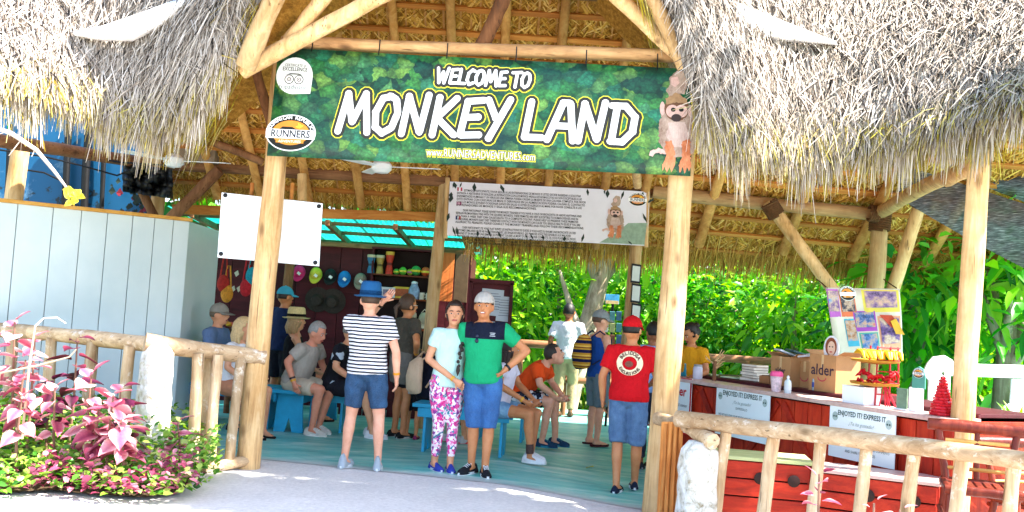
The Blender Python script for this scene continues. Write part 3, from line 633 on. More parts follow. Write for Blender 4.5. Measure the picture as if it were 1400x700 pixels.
def monkeys(fn, px2, parent, base=.002):
    """squirrel monkey carrying a young one, print; px2 maps photo-crop pixels (329x700 crop) to print coordinates"""
    def pp(nm, pts, off, mm):
        if nm in ('monkey_body', 'monkey_chest', 'young_monkey', 'monkey_head', 'monkey_arm', 'monkey_tail'):
            out = []
            for i in range(len(pts)):
                a, b = pts[i], pts[(i+1) % len(pts)]; k = max(2, int(math.hypot(b[0]-a[0], b[1]-a[1])/9))
                for j in range(k): t = j/k; e = random.uniform(-3.2, 4.2); out.append((a[0]+(b[0]-a[0])*t+e*(b[1]-a[1])/30*.5, a[1]+(b[1]-a[1])*t-e*(b[0]-a[0])/30*.5+random.uniform(-2, 3)))
            pts = out
        poly_print(nm, [px2(a, b) for a, b in pts], fn, base+off, mm, parent)
    pp('monkey_tail', [(140, 515), (90, 505), (45, 525), (40, 545), (60, 555), (75, 535), (130, 540)], 0, IPINK)
    pp('monkey_body', [(115, 300), (150, 270), (230, 280), (275, 320), (290, 400), (285, 520), (255, 560), (180, 560), (125, 530), (95, 470), (92, 380)], .0012, IFUR)
    pp('monkey_chest', [(150, 360), (230, 360), (255, 430), (225, 500), (160, 500), (130, 430)], .0024, ICHEST)
    pp('monkey_arm', [(125, 470), (165, 465), (180, 570), (180, 605), (160, 640), (150, 610), (135, 645), (125, 610), (112, 635), (110, 600), (130, 570)], .0036, IORG)
    pp('monkey_arm', [(215, 470), (260, 455), (262, 570), (268, 610), (255, 635), (245, 612), (230, 648), (220, 612), (205, 645), (200, 605), (215, 560)], .0036, IORG)
    pp('young_monkey', [(150, 110), (190, 70), (235, 80), (245, 150), (230, 200), (150, 215), (130, 180), (155, 150)], .0012, IFUR)
    pp('young_face', [(160, 110), (195, 105), (205, 140), (180, 165), (160, 150)], .0024, IPINK)
    pp('monkey_head', ell(188, 285, 66, 72, 26), .0036, IBRN)
    pp('monkey_head', [(130, 230), (190, 195), (245, 240), (240, 260), (188, 250), (135, 262)], .0042, flat('a5815c', .6, .3, 30, 0))
    pp('monkey_ear', ell(112, 285, 14, 40, 12), .003, IPINK); pp('monkey_ear', ell(262, 298, 12, 34, 12), .003, IPINK)
    pp('monkey_face', ell(165, 300, 34, 36, 18), .0048, IPINK); pp('monkey_face', ell(213, 300, 34, 36, 18), .0052, IPINK)
    for ex in (170, 213): pp('monkey_eye', ell(ex, 292, 13, 12, 12), .0062, IB)
    pp('monkey_muzzle', ell(186, 338, 27, 22, 16), .0062, flat('3b2c2a', .6, .2, 10, 0))
def mk(a, b):
    return bq(880+a*80/329, 80+b*170/700)
monkeys(bfn, mk, bn)
for i in range(6):
    q = bnp((i+.5)/6, 0); log('tie', q+Vector((0, -.005, -.02)), q+Vector((0, .02, .13)), .006, M['black'], bn, n=5, seg=2)
# ------------------------------------------------------------------ instruction board
sb = thing('instruction_board', tuple(P(748, 290, 12.3)), 'wide pale notice board of small black text with a monkey picture under the log beam', 'sign')
tl2, tr2, bl2 = P(614, 248, 12.28), P(887, 262, 12.28), P(611, 322, 12.28)
f2 = pfn(bl2, tr2-tl2, tl2-bl2); W2 = (tr2-tl2).length; H2 = (tl2-bl2).length
c = (tr2+bl2)/2
xa = (tr2-tl2).normalized(); ya = (tl2-bl2); ya = (ya-xa*ya.dot(xa)).normalized()
Mb = Matrix((xa, ya, xa.cross(ya))).transposed()
MB().box(f2(W2/2, H2/2, -.016), (W2, H2, .03), M=Mb).build('board', flat('dcd8e2', .5, .06, 5, .05), sb, 0)
T1 = ['ESTIMADO PARTICIPANTE, FAVOR SEGUIR A LAS ENTRENADORAS DE MONOS SI USTED DECIDE INGRESAR A SOLICITAR', 'ENTRADA A ABSTENERSE DE REALIZAR LA INTERACCION CON LOS MONOS ARDILLA ESTAS MASCOTAS NO SON SUSCEPTIBLES A LAS', 'ENFERMEDADES HUMANAS Y UN VIRUS DE UNA SEMANA PODRIA CAUSAR LA MUERTE DE UNA COLONIA COMPLETA. POR FAVOR', 'EVITE ENTRAR CON CASCARAS DE MANI O DERIVADOS EN LA ALIMENTACION PODRIA CAUSAR EL CONTACTO', 'CON LOS MONOS SE PUEDE OCASIONAR DAÑOS EN SALUD SI USTED ES ALERGICO AL MANI. POR FAVOR CONSULTE A LOS', 'ENTRENADORES DE MONOS Y SIGA SUS RECOMENDACIONES.']
T2 = ['DEAR PARTICIPANT, PLEASE ADVISE THE MONKEY TRAINERS IF YOU HAVE A COLD OR BRONCHITIS OR ABOVE ANYTHING AND', 'REFRAIN FROM INTERACTING WITH THE SQUIRREL MONKEYS. THESE PRIMATES ARE VERY SUSCEPTIBLE TO HUMAN DISEASES AND IN', 'LESS THAN A WEEK THEY CAN CAUSE DEATH TO A COMPLETE COLONY. PLEASE HELP US PRESERVE THESE PRIMATES', 'THE SQUIRREL MONKEYS DAILY DIET THEREFORE CONTACT WITH THE MONKEYS CAN CAUSE YOU SERIOUS HEALTH ISSUES IF YOU ARE', 'ALLERGIC TO PEANUTS. PLEASE CONSULT THE MONKEY TRAINERS AND FOLLOW THEIR RECOMMENDATIONS.']
T3 = ['CHER PARTICIPANT, S\'IL VOUS PLAIT SUIVEZ LES INSTRUCTIONS DE GUIDES SI VOUS AVEZ DU RHUME UNE BRONCHITE OU DES', 'SYMPTOMES SIMILAIRES ET DE NE PAS INTERAGIR AVEC LES SINGES ECUREUILS. CES PRIMATES SONT TRES SENSIBLES AUX MALADIES', 'HUMAINES ET EN MOINS D\'UNE SEMAINE ILS PEUVENT CAUSER LA MORT D\'UNE COLONIE COMPLETE. S\'IL VOUS PLAIT AIDEZ NOUS', 'A PRESERVER NOTRE FAMILLE. LES ARACHIDES SONT DANS L\'ALIMENTATION QUOTIDIENNE DES SINGES', 'CONTACT AVEC LES SINGES PEUVENT VOUS CAUSER DES PROBLEMES DE SANTE GRAVES SI VOUS ETES ALLERGIQUE AUX ARACHIDES.', 'S\'IL VOUS PLAIT CONSULTER LES INSTRUCTIONS DE GUIDES ET SUIVRE LEURS RECOMMANDATIONS.']
yv = H2*.83
for T, st in ((T1, 0), (T2, 1), (T3, 2)):
    for i, ln in enumerate(T):
        o = text_print('text_line', ln, f2, .1+(.09 if i == 0 else 0), yv, .04, .003, IB, sb, 'LEFT', bold=.0006, sx=(W2*.74-(.09 if i == 0 else 0))/(len(ln)*.0262) if len(ln) > 60 and i < 5 else .92); yv -= .0385
    yv -= .03
for (u, v, cs) in ((.1, H2*.85, ('b03050', 'e8e0e8', 'b03050')), (.1, H2*.585, ('c08aa8', 'd8a8bc', 'b06088')), (.1, H2*.32, ('23407c', 'e8e8ee', 'c23440'))):
    for k, cc in enumerate(cs): poly_print('flag', [(u+.022*k, v-.012), (u+.022*(k+1), v-.012), (u+.022*(k+1), v+.035), (u+.022*k, v+.035)], f2, .002+.0003*k, flat(cc, .5, .05, 5, 0), sb)
LG = flat('24342f', .6, .3, 8, 0)
for k in range(26):
    top = k % 2; u = random.uniform(.02, W2*.97); v = H2-.002 if top else .002; d = -1 if top else 1
    if k > 20: u = .015 if k < 24 else W2-.015; v = random.uniform(.15, H2-.15); d = random.choice((1, -1))
    L = random.uniform(.05, .13); sk = random.uniform(-.08, .08); wv = random.uniform(.012, .03)
    poly_print('printed_leaf', [(u, v), (u+sk*.4-wv, v+d*L*.45), (u+sk, v+d*L), (u+sk*.6+wv, v+d*L*.5)], f2, .0022+.0001*k, LG, sb)
poly_print('printed_palm', [(W2*.76, .01), (W2-.01, .01), (W2-.01, H2*.42), (W2*.9, H2*.4), (W2*.84, H2*.2)], f2, .0015, flat('8aa08c', .6, .3, 18, 0), sb)
monkeys(f2, lambda a, b: (W2*.835 + (a-190)*.00112, H2*.08 + (655-b)*.00098), sb, .003)
runners_logo(f2, W2*.942, H2*.845, .52, sb)
for px in (612, 886): 
    a = P(px, 245, 12.3); log('board_edge', a+Vector((0, .0, .02)), P(px-3, 326 if px < 700 else 338, 12.3), .03, M['log'], sb, seg=3)
# ------------------------------------------------------------------ white blank panel behind the left post
wp = thing('blank_panel', tuple(P(370, 315, 9.1)), 'blank white rectangular panel with corner bolts fixed behind the left entry post', 'panel')
q = [P(303, 263, 9.12), P(441, 278, 9.12), P(436, 364, 9.12), P(297, 352, 9.12)]
MB().prism(q, (0, .02, 0)).build('sheet', M['white'], wp, 0, .003)
for a, b in ((308, 267), (436, 282), (431, 359), (302, 347)):
    MB().lathe(P(a, b, 9.115), [(.022, 0), (.02, .008), (.01, .012)], 10, Matrix.Rotation(R(90), 3, 'X')).build('bolt', M['black'], wp)
for x_ in (345, 400):
    log('support', P(x_, 250, 9.2), P(x_-6, 350, 9.2), .02, M['batten'], wp, seg=3)
# ================================================================== GREY BOOTH, MURAL, NETS
bt = thing('panel_booth', tuple(P(258, 590, 11)), 'pale grey blue booth of tall grooved panels behind the log fence', 'booth')
c0 = P(-160, 262, 9.3); c1 = P(259, 303, 11.0); c2 = P(301, 318, 12.4)
zt = c1.z
def vpanel(a, b, z0, z1, th, name, mat, parent, gap=.006, inset=0):
    d = Vector((b.x-a.x, b.y-a.y, 0)); L = d.length; d.normalize(); n = Vector((d.y, -d.x, 0)); c = Vector(((a.x+b.x)/2, (a.y+b.y)/2, (z0+z1)/2)) + n*(-th/2+inset)
    return MB().box(c, (L-gap, th, z1-z0), rz=math.atan2(d.y, d.x)).build(name, mat, parent, 0, .003)
m = NT('grey_blue_paint'); v = m.map(); n1 = m.noise(1.4, v, 5, .6); n2 = m.noise(30, v, 4); c = m.ramp(n1, [(.3, srgb('b4c4c8')), (.7, srgb('c6d1d2'))]); m.bump(n2, .06, .004); M['booth'] = m.fin(c, .38, .4)
N = 10
edges = [c0.lerp(c1, t) for t in (0, .14, .27, .40, .515, .61, .70, .79, .87, .94, 1)]
for i in range(N): vpanel(edges[i], edges[i+1], 0, zt+(c0.z-c1.z)*(1-i/N)*.0, .03, 'wall_panel', M['booth'], bt, .007)
vpanel(edges[0]+Vector((0, .03, 0)), edges[-1]+Vector((-.02, .03, 0)), .01, zt-.02, .02, 'backing_board', flat('8f9da2', .8), bt)
vpanel(c1, c2, 0, zt, .03, 'side_panel', M['booth'], bt, .004)
d = (c1-c0); MB().box(((c0+c1)/2)*1+Vector((0, .03, zt+.02-((c0+c1)/2).z)), (Vector((d.x, d.y, 0)).length+.02, .12, .04), rz=math.atan2(d.y, d.x)).build('top_trim', wood('b07a2a', 'd59c42', 'eabd6c', 0, .6, 9, 'ochre_trim'), bt, 0, .004)
m = NT('sky_mural'); v = m.map(); n1 = m.noise(1.5, v, 7, .65, .3); sp_ = m.n('ShaderNodeSeparateXYZ'); m.l(v, sp_.inputs[0]); n4 = m.noise(5, v, 7, .7)
c = m.mix(m.ramp(n1, [(.55, (0, 0, 0)), (.66, (.75, .75, .75))]), srgb('125a86'), srgb('96b8cc'))
mr = m.n('ShaderNodeMapRange'); mr.inputs[1].default_value = 2.35; mr.inputs[2].default_value = 3.3; m.l(sp_.outputs[2], mr.inputs[0]); mu = m.n('ShaderNodeMath', operation='MULTIPLY_ADD'); mu.inputs[1].default_value = -.35; mu.inputs[2].default_value = .32; m.l(mr.outputs[0], mu.inputs[0]); ad = m.n('ShaderNodeMath', operation='ADD'); m.l(mu.outputs[0], ad.inputs[0]); m.l(n4, ad.inputs[1])
c = m.mix(m.ramp(ad.outputs[0], [(.72, (0, 0, 0)), (.76, (1, 1, 1))]), c, srgb('20303a'))
M['mural'] = m.fin(c, .5, .3)
mu_ = thing('sky_mural_screen', tuple(P(100, 290, 12.9)), 'blue printed screen with clouds and dark flowers above the grey booth', 'screen')
for a, b in ((-150, 12), (14, 92), (93, 142), (143, 216)):
    q = [P(a, 90, 12.9), P(b, 90, 12.9), P(b-8, 330, 12.9), P(a-8, 330, 12.9)]; MB().prism(q, (0, .02, 0)).build('mural_panel', M['mural'], mu_, 0)
for a, r in ((13, .03), (92, .045), (120, .05), (142, .03)): log('frame_bar', P(a-6, 340, 12.82), P(a+2, 170, 12.82), r, M['black'], mu_)
for k in range(60):      # dark painted shrub, real leaves of the artificial flowers at the right edge
    a = random.gauss(188, 14); b = random.uniform(245, 300); q = P(a, b, 12.78+random.uniform(-.05, .02)); s = random.uniform(.02, .05)
    MB().quad(q+Vector((-s, 0, 0)), q+Vector((0, -.02, -s)), q+Vector((s, 0, 0)), q+Vector((0, 0, s*1.5))).build('flower' if k % 3 == 0 else 'leaf', flat('7a1f2c' if k % 3 == 0 else '1c2c22', .6), mu_, 0)
cb = thing('hanging_cable', tuple(P(60, 215, 11.8)), 'thin black cables sagging across the blue mural under the left thatch', 'cable')
for pts in ([(0, 205), (60, 214), (110, 226), (160, 240), (178, 232)], [(20, 230), (60, 236), (90, 250)], [(85, 195), (120, 215), (165, 222), (230, 226)]):
    MB().tube([P(a, b, 11.9) for a, b in pts], .012, 6).build('cable', M['black'], cb)
tp = thing('black_tarp', tuple(P(210, 245, 12.2)), 'crumpled black tarp tucked under the left corner of the roof', 'tarp')
mb = MB()
for i in range(8):
    for j in range(5):
        def tq(i, j): return P(168+i*8.5, 222+j*8+ i*1.2, 12.15+.08*math.sin(i*1.9+j)+.05*math.cos(j*2.3+i))
        mb.quad(tq(i, j), tq(i+1, j), tq(i+1, j+1), tq(i, j+1))
o = mb.build('sheet', flat('1a1b1d', .4, .3, 9, .3), tp); o.modifiers.new('s', 'SOLIDIFY').thickness = .01
bxw = thing('wooden_box', tuple(P(270, 212, 12.4)), 'long weathered plank box resting on the roof beam by the ceiling fan', 'box')
MB().box(P(271, 213, 12.3), (.5, .2, .17)).build('box_side', flat('8d7a66', .8, .3, 10, .3), bxw, 0, .006)
MB().box(P(271, 203.5, 12.3), (.54, .23, .02)).build('lid', flat('7a6855', .8, .3, 10, .3), bxw, 0, .004)
def fan(px, py, D, ang, label, brk):
    p = P(px, py, D); t = thing('ceiling_fan', tuple(p), label, 'fan', 'ceiling fans')
    MB().lathe(p+Vector((0, 0, -.1)), [(.02, 0), (.08, .01), (.12, .05), (.12, .11), (.08, .15), (.03, .17)], 16).build('motor', M['white'], t)
    log('rod', p+Vector((0, 0, .05)), p+Vector((0, 0, .6)), .015, M['white'], t, n=8, seg=2, bend=0)
    for k in range(3):
        a = ang+k*2*math.pi/3; d = Vector((math.cos(a), math.sin(a), 0)); n = Vector((-d.y, d.x, .12)).normalized()
        q = p+Vector((0, 0, -.02)); MB().prism([q+d*.1-n*.03, q+d*.25-n*.06, q+d*.68-n*.065, q+d*.7+n*.065, q+d*.25+n*.06, q+d*.1+n*.03], (0, 0, .008)).build('blade', M['white'], t, 0)
    return t
fan(522, 226, 11.2, -.12, 'white ceiling fan hanging just below the welcome banner', 0)
fan(238, 218, 11.6, -.1, 'white ceiling fan half hidden by the left thatch fringe', 0)
# shade net on the right
m = NT('black_shade_net'); v = m.map((1, 1, 1)); wv = m.n('ShaderNodeTexNoise'); wv.inputs['Scale'].default_value = 30; wv.inputs['Detail'].default_value = 6
m.l(m.map((.35, .35, 6)), wv.inputs['Vector']); c = m.ramp(wv.outputs['Fac'], [(.35, srgb('2c3036')), (.55, srgb('5c636d')), (.7, srgb('a8b0ba'))])
tr = m.n('ShaderNodeBsdfTransparent'); mx = m.n('ShaderNodeMixShader'); mx.inputs[0].default_value = .12; m.fin(c, .6, .3); m.l(m.b.outputs[0], mx.inputs[1]); m.l(tr.outputs[0], mx.inputs[2]); m.l(mx.outputs[0], m.out.inputs[0]); M['net'] = m.m
def net(name, up, lo, D0, D1, label):
    mb = MB(); n = 14
    def q(u, v):
        x = up[0][0]+(up[1][0]-up[0][0])*u; a = up[0][1]+(up[1][1]-up[0][1])*u; b = lo[0][1]+(lo[1][1]-lo[0][1])*u + 10*math.sin(math.pi*u); return P(x+(lo[0][0]-up[0][0])*v*(1-u), a+(b-a)*v, D0+(D1-D0)*u+.1*math.sin(v*5+u*7))
    for i in range(n):
        for j in range(5): mb.quad(q(i/n, j/5), q((i+1)/n, j/5), q((i+1)/n, (j+1)/5), q(i/n, (j+1)/5))
    o = mb.build(name, M['net'], None); weld(o)
    tag(o, label, 'shade net', 'shade nets')
net('shade_net', ((1225, 222), (1560, 330)), ((1230, 272), (1560, 436)), 11.6, 9.6, 'lower sagging black shade net strip reaching under the thatch behind the far post')
net('shade_net', ((1310, 205), (1580, 280)), ((1310, 240), (1580, 322)), 12.2, 11.0, 'upper black shade net strip behind the lower sagging net')
# ================================================================== SHOP AT THE BACK
shop = thing('gift_shop', tuple(P(450, 560, 14.2)), 'dark maroon gift shop with shelves under a turquoise corrugated lean-to roof', 'shop')
SY = 14.3
def wallrect(px0, py0, px1, py1, D):       # axis aligned box limits in world from two pixels
    a = P(px0, py0, D); b = P(px1, py1, D); return min(a.x, b.x), max(a.x, b.x), min(a.z, b.z), max(a.z, b.z)
x0 = P(285, 400, SY).x; x1 = P(640, 400, SY).x; zt = P(520, 341, SY).z
nb = 12
for i in range(nb):
    a = x0+(x1-x0)*i/nb; b = x0+(x1-x0)*(i+1)/nb; MB().box(((a+b)/2, SY+.03, zt/2), (b-a-.008, .04, zt)).build('wall_board', M['maroon'], shop, 0, .003)
MB().box(((x0+x1)/2, SY+.075, zt/2), (x1-x0, .03, zt-.01)).build('wall_backing', flat('1c0709', .9), shop, 0)
for xx in (x0, x1): MB().box((xx, SY+1.0, zt/2), (.04, 2.0, zt)).build('side_wall', M['maroon'], shop, 0)
MB().box(((x0+x1)/2, SY-.03, zt+.03), (x1-x0+.1, .09, .07)).build('top_plate', M['log_dark'], shop, 0, .005)
# translucent corrugated roof
m = NT('turquoise_corrugated_sheet'); v = m.map(); n1 = m.noise(4, v, 4); c = m.ramp(n1, [(.3, srgb('0b8f80')), (.7, srgb('1fb6a2'))])
tr = m.n('ShaderNodeBsdfTranslucent'); m.l(c, tr.inputs[0]); mx = m.n('ShaderNodeMixShader'); mx.inputs[0].default_value = .6; m.fin(c, .35, .4); m.l(m.b.outputs[0], mx.inputs[1]); m.l(tr.outputs[0], mx.inputs[2]); m.l(mx.outputs[0], m.out.inputs[0]); M['corr'] = m.m
ya, yb2 = 13.25, 16.4; za = P(520, 300, ya).z; zb2 = zt + .02
xr0 = P(236, 300, 13.5).x; xr1 = P(652, 300, 13.5).x; nsh = 5
for k in range(nsh):
    a = xr0+(xr1-xr0)*k/nsh; b = xr0+(xr1-xr0)*(k+1)/nsh+.03; V = []; n = 44; rows = 2
    for j in range(rows+1):
        t = j/rows
        for i in range(n+1):
            xx = a+(b-a)*i/n; zz = za+(zb2-za)*min(1, t*(yb2-ya)/(SY-ya))*1.0 if False else za+(zb2+.12-za)*t; V.append((xx, ya+(yb2-ya)*t, zz+.014*math.sin(2*math.pi*(xx-xr0)/.076)+.004*(k % 2)))
    Fq = np.array([(j*(n+1)+i, j*(n+1)+i+1, (j+1)*(n+1)+i+1, (j+1)*(n+1)+i) for j in range(rows) for i in range(n)])
    np_mesh('roof_sheet', np.array(V), Fq, M['corr'], shop, smooth=True)
for t in (.08, .36, .7):
    y = ya+(yb2-ya)*t; z = za+(zb2+.12-za)*t-.06; MB().box(((xr0+xr1)/2, y, z), (xr1-xr0, .06, .05)).build('roof_batten', M['log_dark'], shop, 0)
for t in (.08, .3, .52, .74, .96):
    xx = xr0+(xr1-xr0)*t; MB().prism([(xx-.03, ya, za-.13), (xx+.03, ya, za-.13), (xx+.03, ya, za-.05), (xx-.03, ya, za-.05)], (random.uniform(-.1, .1), yb2-ya, zb2+.12-za)).build('roof_rafter', M['log_darkz'], shop, 0)
# shelf unit
cx0, cx1, cz0, cz1 = wallrect(501, 480, 601, 344, 14.0)
cab = MB()
for (c, s, nm) in ((((cx0+cx1)/2, SY-.005, (cz0+cz1)/2), (cx1-cx0, .02, cz1-cz0), 'shelf_back'), ((cx0, SY-.15, (cz0+cz1)/2), (.03, .3, cz1-cz0), 'shelf_side'), ((cx1, SY-.15, (cz0+cz1)/2), (.03, .3, cz1-cz0), 'shelf_side'), (((cx0+cx1)/2, SY-.15, cz1), (cx1-cx0+.05, .32, .03), 'shelf_top')):
    MB().box(c, s).build(nm, flat('1d0a0a', .7, .2) if nm == 'shelf_back' else M['maroon'], shop, 0, .003)
zs = [P(550, 377, 14.0).z, P(550, 409, 14.0).z, P(550, 450, 14.0).z]
for z in zs: MB().box(((cx0+cx1)/2, SY-.16, z), (cx1-cx0-.03, .3, .022)).build('shelf', wood('4a1f12', '7a3a20', '96512f', 0, .6, 8, 'shelf_wood'), shop, 0, .002)
dx0, dx1, dz0, dz1 = wallrect(592, 411, 622, 346, 13.85)
MB().box(((dx0+dx1)/2, 13.85, (dz0+dz1)/2), (dx1-dx0, .03, dz1-dz0), rz=.15).build('cupboard_door', M['orange_wood'], shop, 0, .004)
MB().box(((dx0+dx1)/2+.24, 14.1, (dz0+dz1)/2), (.2, .03, dz1-dz0)).build('cupboard_panel', flat('5d4a36', .8, .3), shop, 0, .004)
# counter of the shop
tx0, tx1 = P(470, 480, 13.6).x, P(600, 480, 13.6).x
MB().box(((tx0+tx1)/2, 13.7, .80), (tx1-tx0, .55, .05)).build('shop_counter_top', M['maroon'], shop, 0, .005)
for i in range(8):
    a = tx0+(tx1-tx0)*(i+.5)/8; MB().box((a, 13.47, .385), ((tx1-tx0)/8-.01, .03, .77)).build('shop_counter_board', M['maroon'], shop, 0, .003)
def item_at(px, py, D): return P(px, py, D)
# drums, globes, souvenirs on the top shelf
def drum(px, zb, h, cols, label):
    x = P(px, 370, 14.05).x; t = thing('souvenir_drum', (x, 14.05, zb), label, 'drum', 'souvenir drums')
    MB().lathe((x, 14.05, zb), [(.055, 0), (.05, h*.25), (.035, h*.48), (.06, h*.75), (.062, h)], 16).build('drum_body', flat(cols[0], .4, .35, 22), t)
    MB().lathe((x, 14.05, zb+h*.86), [(.064, 0), (.067, h*.08), (.062, h*.15), (.02, h*.155)], 16).build('drum_head', flat(cols[1], .5), t)
    MB().lathe((x, 14.05, zb+h*.4), [(.045, 0), (.04, h*.05), (.042, h*.12)], 12).build('waist_band', flat(cols[2], .5), t)
zz = zs[0]+.012
drum(507, zz, .27, ('2b6f9a', 'c7b49a', '1d4050'), 'blue painted souvenir drum on the top shelf'); drum(519, zz, .27, ('a88a44', 'c7b49a', '5d4a20'), 'tan painted souvenir drum on the top shelf'); drum(532, zz, .33, ('c2301c', 'd8a23c', '6a1510'), 'tall red souvenir drum on the top shelf')
for px, r, cols, lab in ((542, .045, ('4a9a3a', 'd7c63c'), 'small green painted gourd between the red drum and bigger gourds'), (551, .06, ('5fb23a', 'e0d24a'), 'green and yellow painted gourd'), (561, .05, ('9aa23a', 'b04a8a'), 'olive painted gourd with a purple band'), (569, .075, ('3f9a4a', 'e0c22c'), 'largest green gourd with a yellow band on the shelf'), (582, .07, ('c2582c', 'e0d24a'), 'orange painted gourd at the end of the shelf')):
    x = P(px, 370, 14.05).x; t = thing('painted_gourd', (x, 14.05, zz), lab, 'gourd', 'painted gourds')
    MB().ellipsoid((x, 14.05, zz+r), (r, r, r), 14, 9).build('gourd', flat(cols[0], .35, .4, 25), t); MB().lathe((x, 14.05, zz+r*.75), [(r*.98, 0), (r*1.02, r*.2), (r*.98, r*.42)], 14).build('band', flat(cols[1], .4), t)
zz = zs[1]+.012
for px, w_, h_, cc, lab in ((515, .13, .16, 'd9d4cc', 'white patterned souvenir box'), (531, .2, .15, 'c9c8d4', 'pale souvenir box with a photo')):
    x = P(px, 400, 14.02).x; t = thing('souvenir_box', (x, 14.02, zz), lab+' on the middle shelf', 'box', 'souvenir boxes')
    MB().box((x, 14.02, zz+h_/2), (w_, .1, h_)).build('carton', flat(cc, .5), t, 0, .004); MB().box((x, 13.967, zz+h_/2), (w_*.75, .004, h_*.55)).build('print', flat('7c6f8a', .5, .5, 20), t, 0)
x = P(549, 400, 14.02).x; t = thing('framed_tray', (x, 14.02, zz), 'yellow and blue edged tray with an orange picture on the middle shelf', 'tray')
MB().prism([(x-.15, 14.0, zz+.02), (x-.1, 14.0, zz), (x+.1, 14.0, zz), (x+.15, 14.0, zz+.02), (x+.15, 14.03, zz+.15), (x+.1, 14.03, zz+.17), (x-.1, 14.03, zz+.17), (x-.15, 14.03, zz+.15)], (0, .02, 0)).build('tray_rim', flat('d6b63a', .4), t, 0)
MB().box((x, 13.995, zz+.085), (.2, .01, .11)).build('picture', flat('a9502a', .5, .4, 25), t, 0)
x = P(566, 400, 14.02).x; t = thing('blue_jug', (x, 14.02, zz), 'blue and white ceramic jug on the middle shelf', 'jug'); MB().lathe((x, 14.02, zz), [(.07, 0), (.085, .06), (.08, .14), (.05, .2), (.045, .23)], 16).build('jug_body', flat('8fa6c8', .3, .5, 22), t); MB().ellipsoid((x, 14.02, zz+.235), (.05, .05, .03)).build('lid', flat('dfe4ec', .3), t)
for k, px in enumerate((577, 586)):
    x = P(px, 400, 14.0).x; t = thing('ceramic_mug', (x, 14.0, zz), ('small pale ceramic mug beside the blue jug' if k == 0 else 'small pale ceramic mug at the end of the shelf'), 'mug', 'mugs on the shelf'); MB().lathe((x, 14.0, zz), [(.035, 0), (.038, .05), (.038, .1), (.03, .1), (.03, .02)], 14).build('cup', flat('d6cfc4', .3), t); MB().tube([(x+.036, 14, zz+.08), (x+.06, 14, zz+.07), (x+.06, 14, zz+.035), (x+.036, 14, zz+.025)], .006, 6).build('handle', flat('d6cfc4', .3), t)
# caps
def cap_mesh(t, p, s, mm, m2, yaw=0, tilt=0, brim=True, dome=1.0):
    """baseball cap centred on p, peak towards local -y"""
    rot = (Matrix.Rotation(yaw, 3, 'Z') @ Matrix.Rotation(tilt, 3, 'X'))
    MB().ellipsoid(p, (.088*s, .1*s, .105*s*dome), 18, 8, rot, 0, .52).build('crown', mm, t)
    if brim:
        pts = []
        for k in range(11):
            a = math.pi + math.pi*k/10; pts.append(rot @ Vector((.085*s*math.cos(a), (.085+.085*math.sin(-a+math.pi)*0+ .0)*s*math.sin(a)-.0, .0)))
        out = [rot @ Vector((.08*s*math.cos(math.pi+math.pi*k/10), -.055*s+.125*s*math.sin(math.pi+math.pi*k/10), -.02*s+.012*s*abs(math.cos(math.pi+math.pi*k/10)*-1))) for k in range(11)]
        mb = MB(); P0 = Vector(p)
        for k in range(10): mb.quad(P0+pts[k], P0+pts[k+1], P0+out[k+1], P0+out[k])
        o = mb.build('brim', m2, t); weld(o); o.modifiers.new('s', 'SOLIDIFY').thickness = .008
for px, py, cc, lab in ((409, 374, 'd8286c', 'bright pink'), (432, 377, 'd2c33e', 'yellow'), (452, 379, '17181c', 'black'), (471, 382, '1f74c0', 'blue'), (493, 385, '8f8376', 'grey tan')):
    p = P(px, py, 14.16); t = thing('baseball_cap', tuple(p), lab+' baseball cap hanging on the maroon wall', 'cap', 'caps hung on the wall'); cap_mesh(t, p+Vector((0, 0, .02)), 1.05, flat(cc, .7), flat(cc, .7), 0, .75)
    MB().box(p+Vector((.02, -.115, .0)), (.05, .004, .04), rz=.2, M=Matrix.Rotation(.6, 3, 'Y')).build('price_tag', M['white'], t, 0)
for k, (px, py) in enumerate(((434, 410), (455, 412))):
    p = P(px, py, 14.2); t = thing('woven_hat', tuple(p), 'dark round woven hat hanging below the '+('yellow cap' if k == 0 else 'black cap'), 'hat', 'woven hats on the wall')
    MB().lathe(p, [(.0, -.12), (.07, -.115), (.09, -.02), (.1, 0), (.19, .02), (.19, .03), (.0, .035)], 20, Matrix.Rotation(R(-80), 3, 'X')).build('hat_body', flat('3b332e', .8, .4, 40, .5), t)
for k, (px, py) in enumerate(((562, 432), (580, 436))):
    p = P(px, py, 14.0); t = thing('sun_visor', tuple(p), 'khaki cap with a net back hanging under the '+('blue jug' if k == 0 else 'two mugs'), 'visor', 'visors under the shelf')
    cap_mesh(t, p, .95, flat('aaa58f', .8), flat('b5b099', .8), 0, .9); MB().tube([p+Vector((-.05, -.02, .08)), p+Vector((0, -.02, .14)), p+Vector((.05, -.02, .08))], .006, 6).build('strap', flat('d0ccba', .7), t)
# colourful stacks on the shop counter
for k, (px, cc, lab) in enumerate(((556, '3f8f4a', 'green'), (568, 'c23a30', 'red'), (580, 'd6b040', 'yellow'))):
    p = P(px, 462, 13.65); t = thing('folded_cloth', (p.x, 13.65, .83), lab+' folded souvenir cloth on the shop counter', 'cloth', 'folded cloths')
    for j in range(4): MB().box((p.x+random.uniform(-.01, .01), 13.65, .842+.035*j), (.17, .2, .032), rz=random.uniform(-.1, .1)).build('fold', flat(cc if j % 2 == 0 else random.choice(('2f6fa8', 'd67030', '8a3a8a')), .8), t, 0, .012)
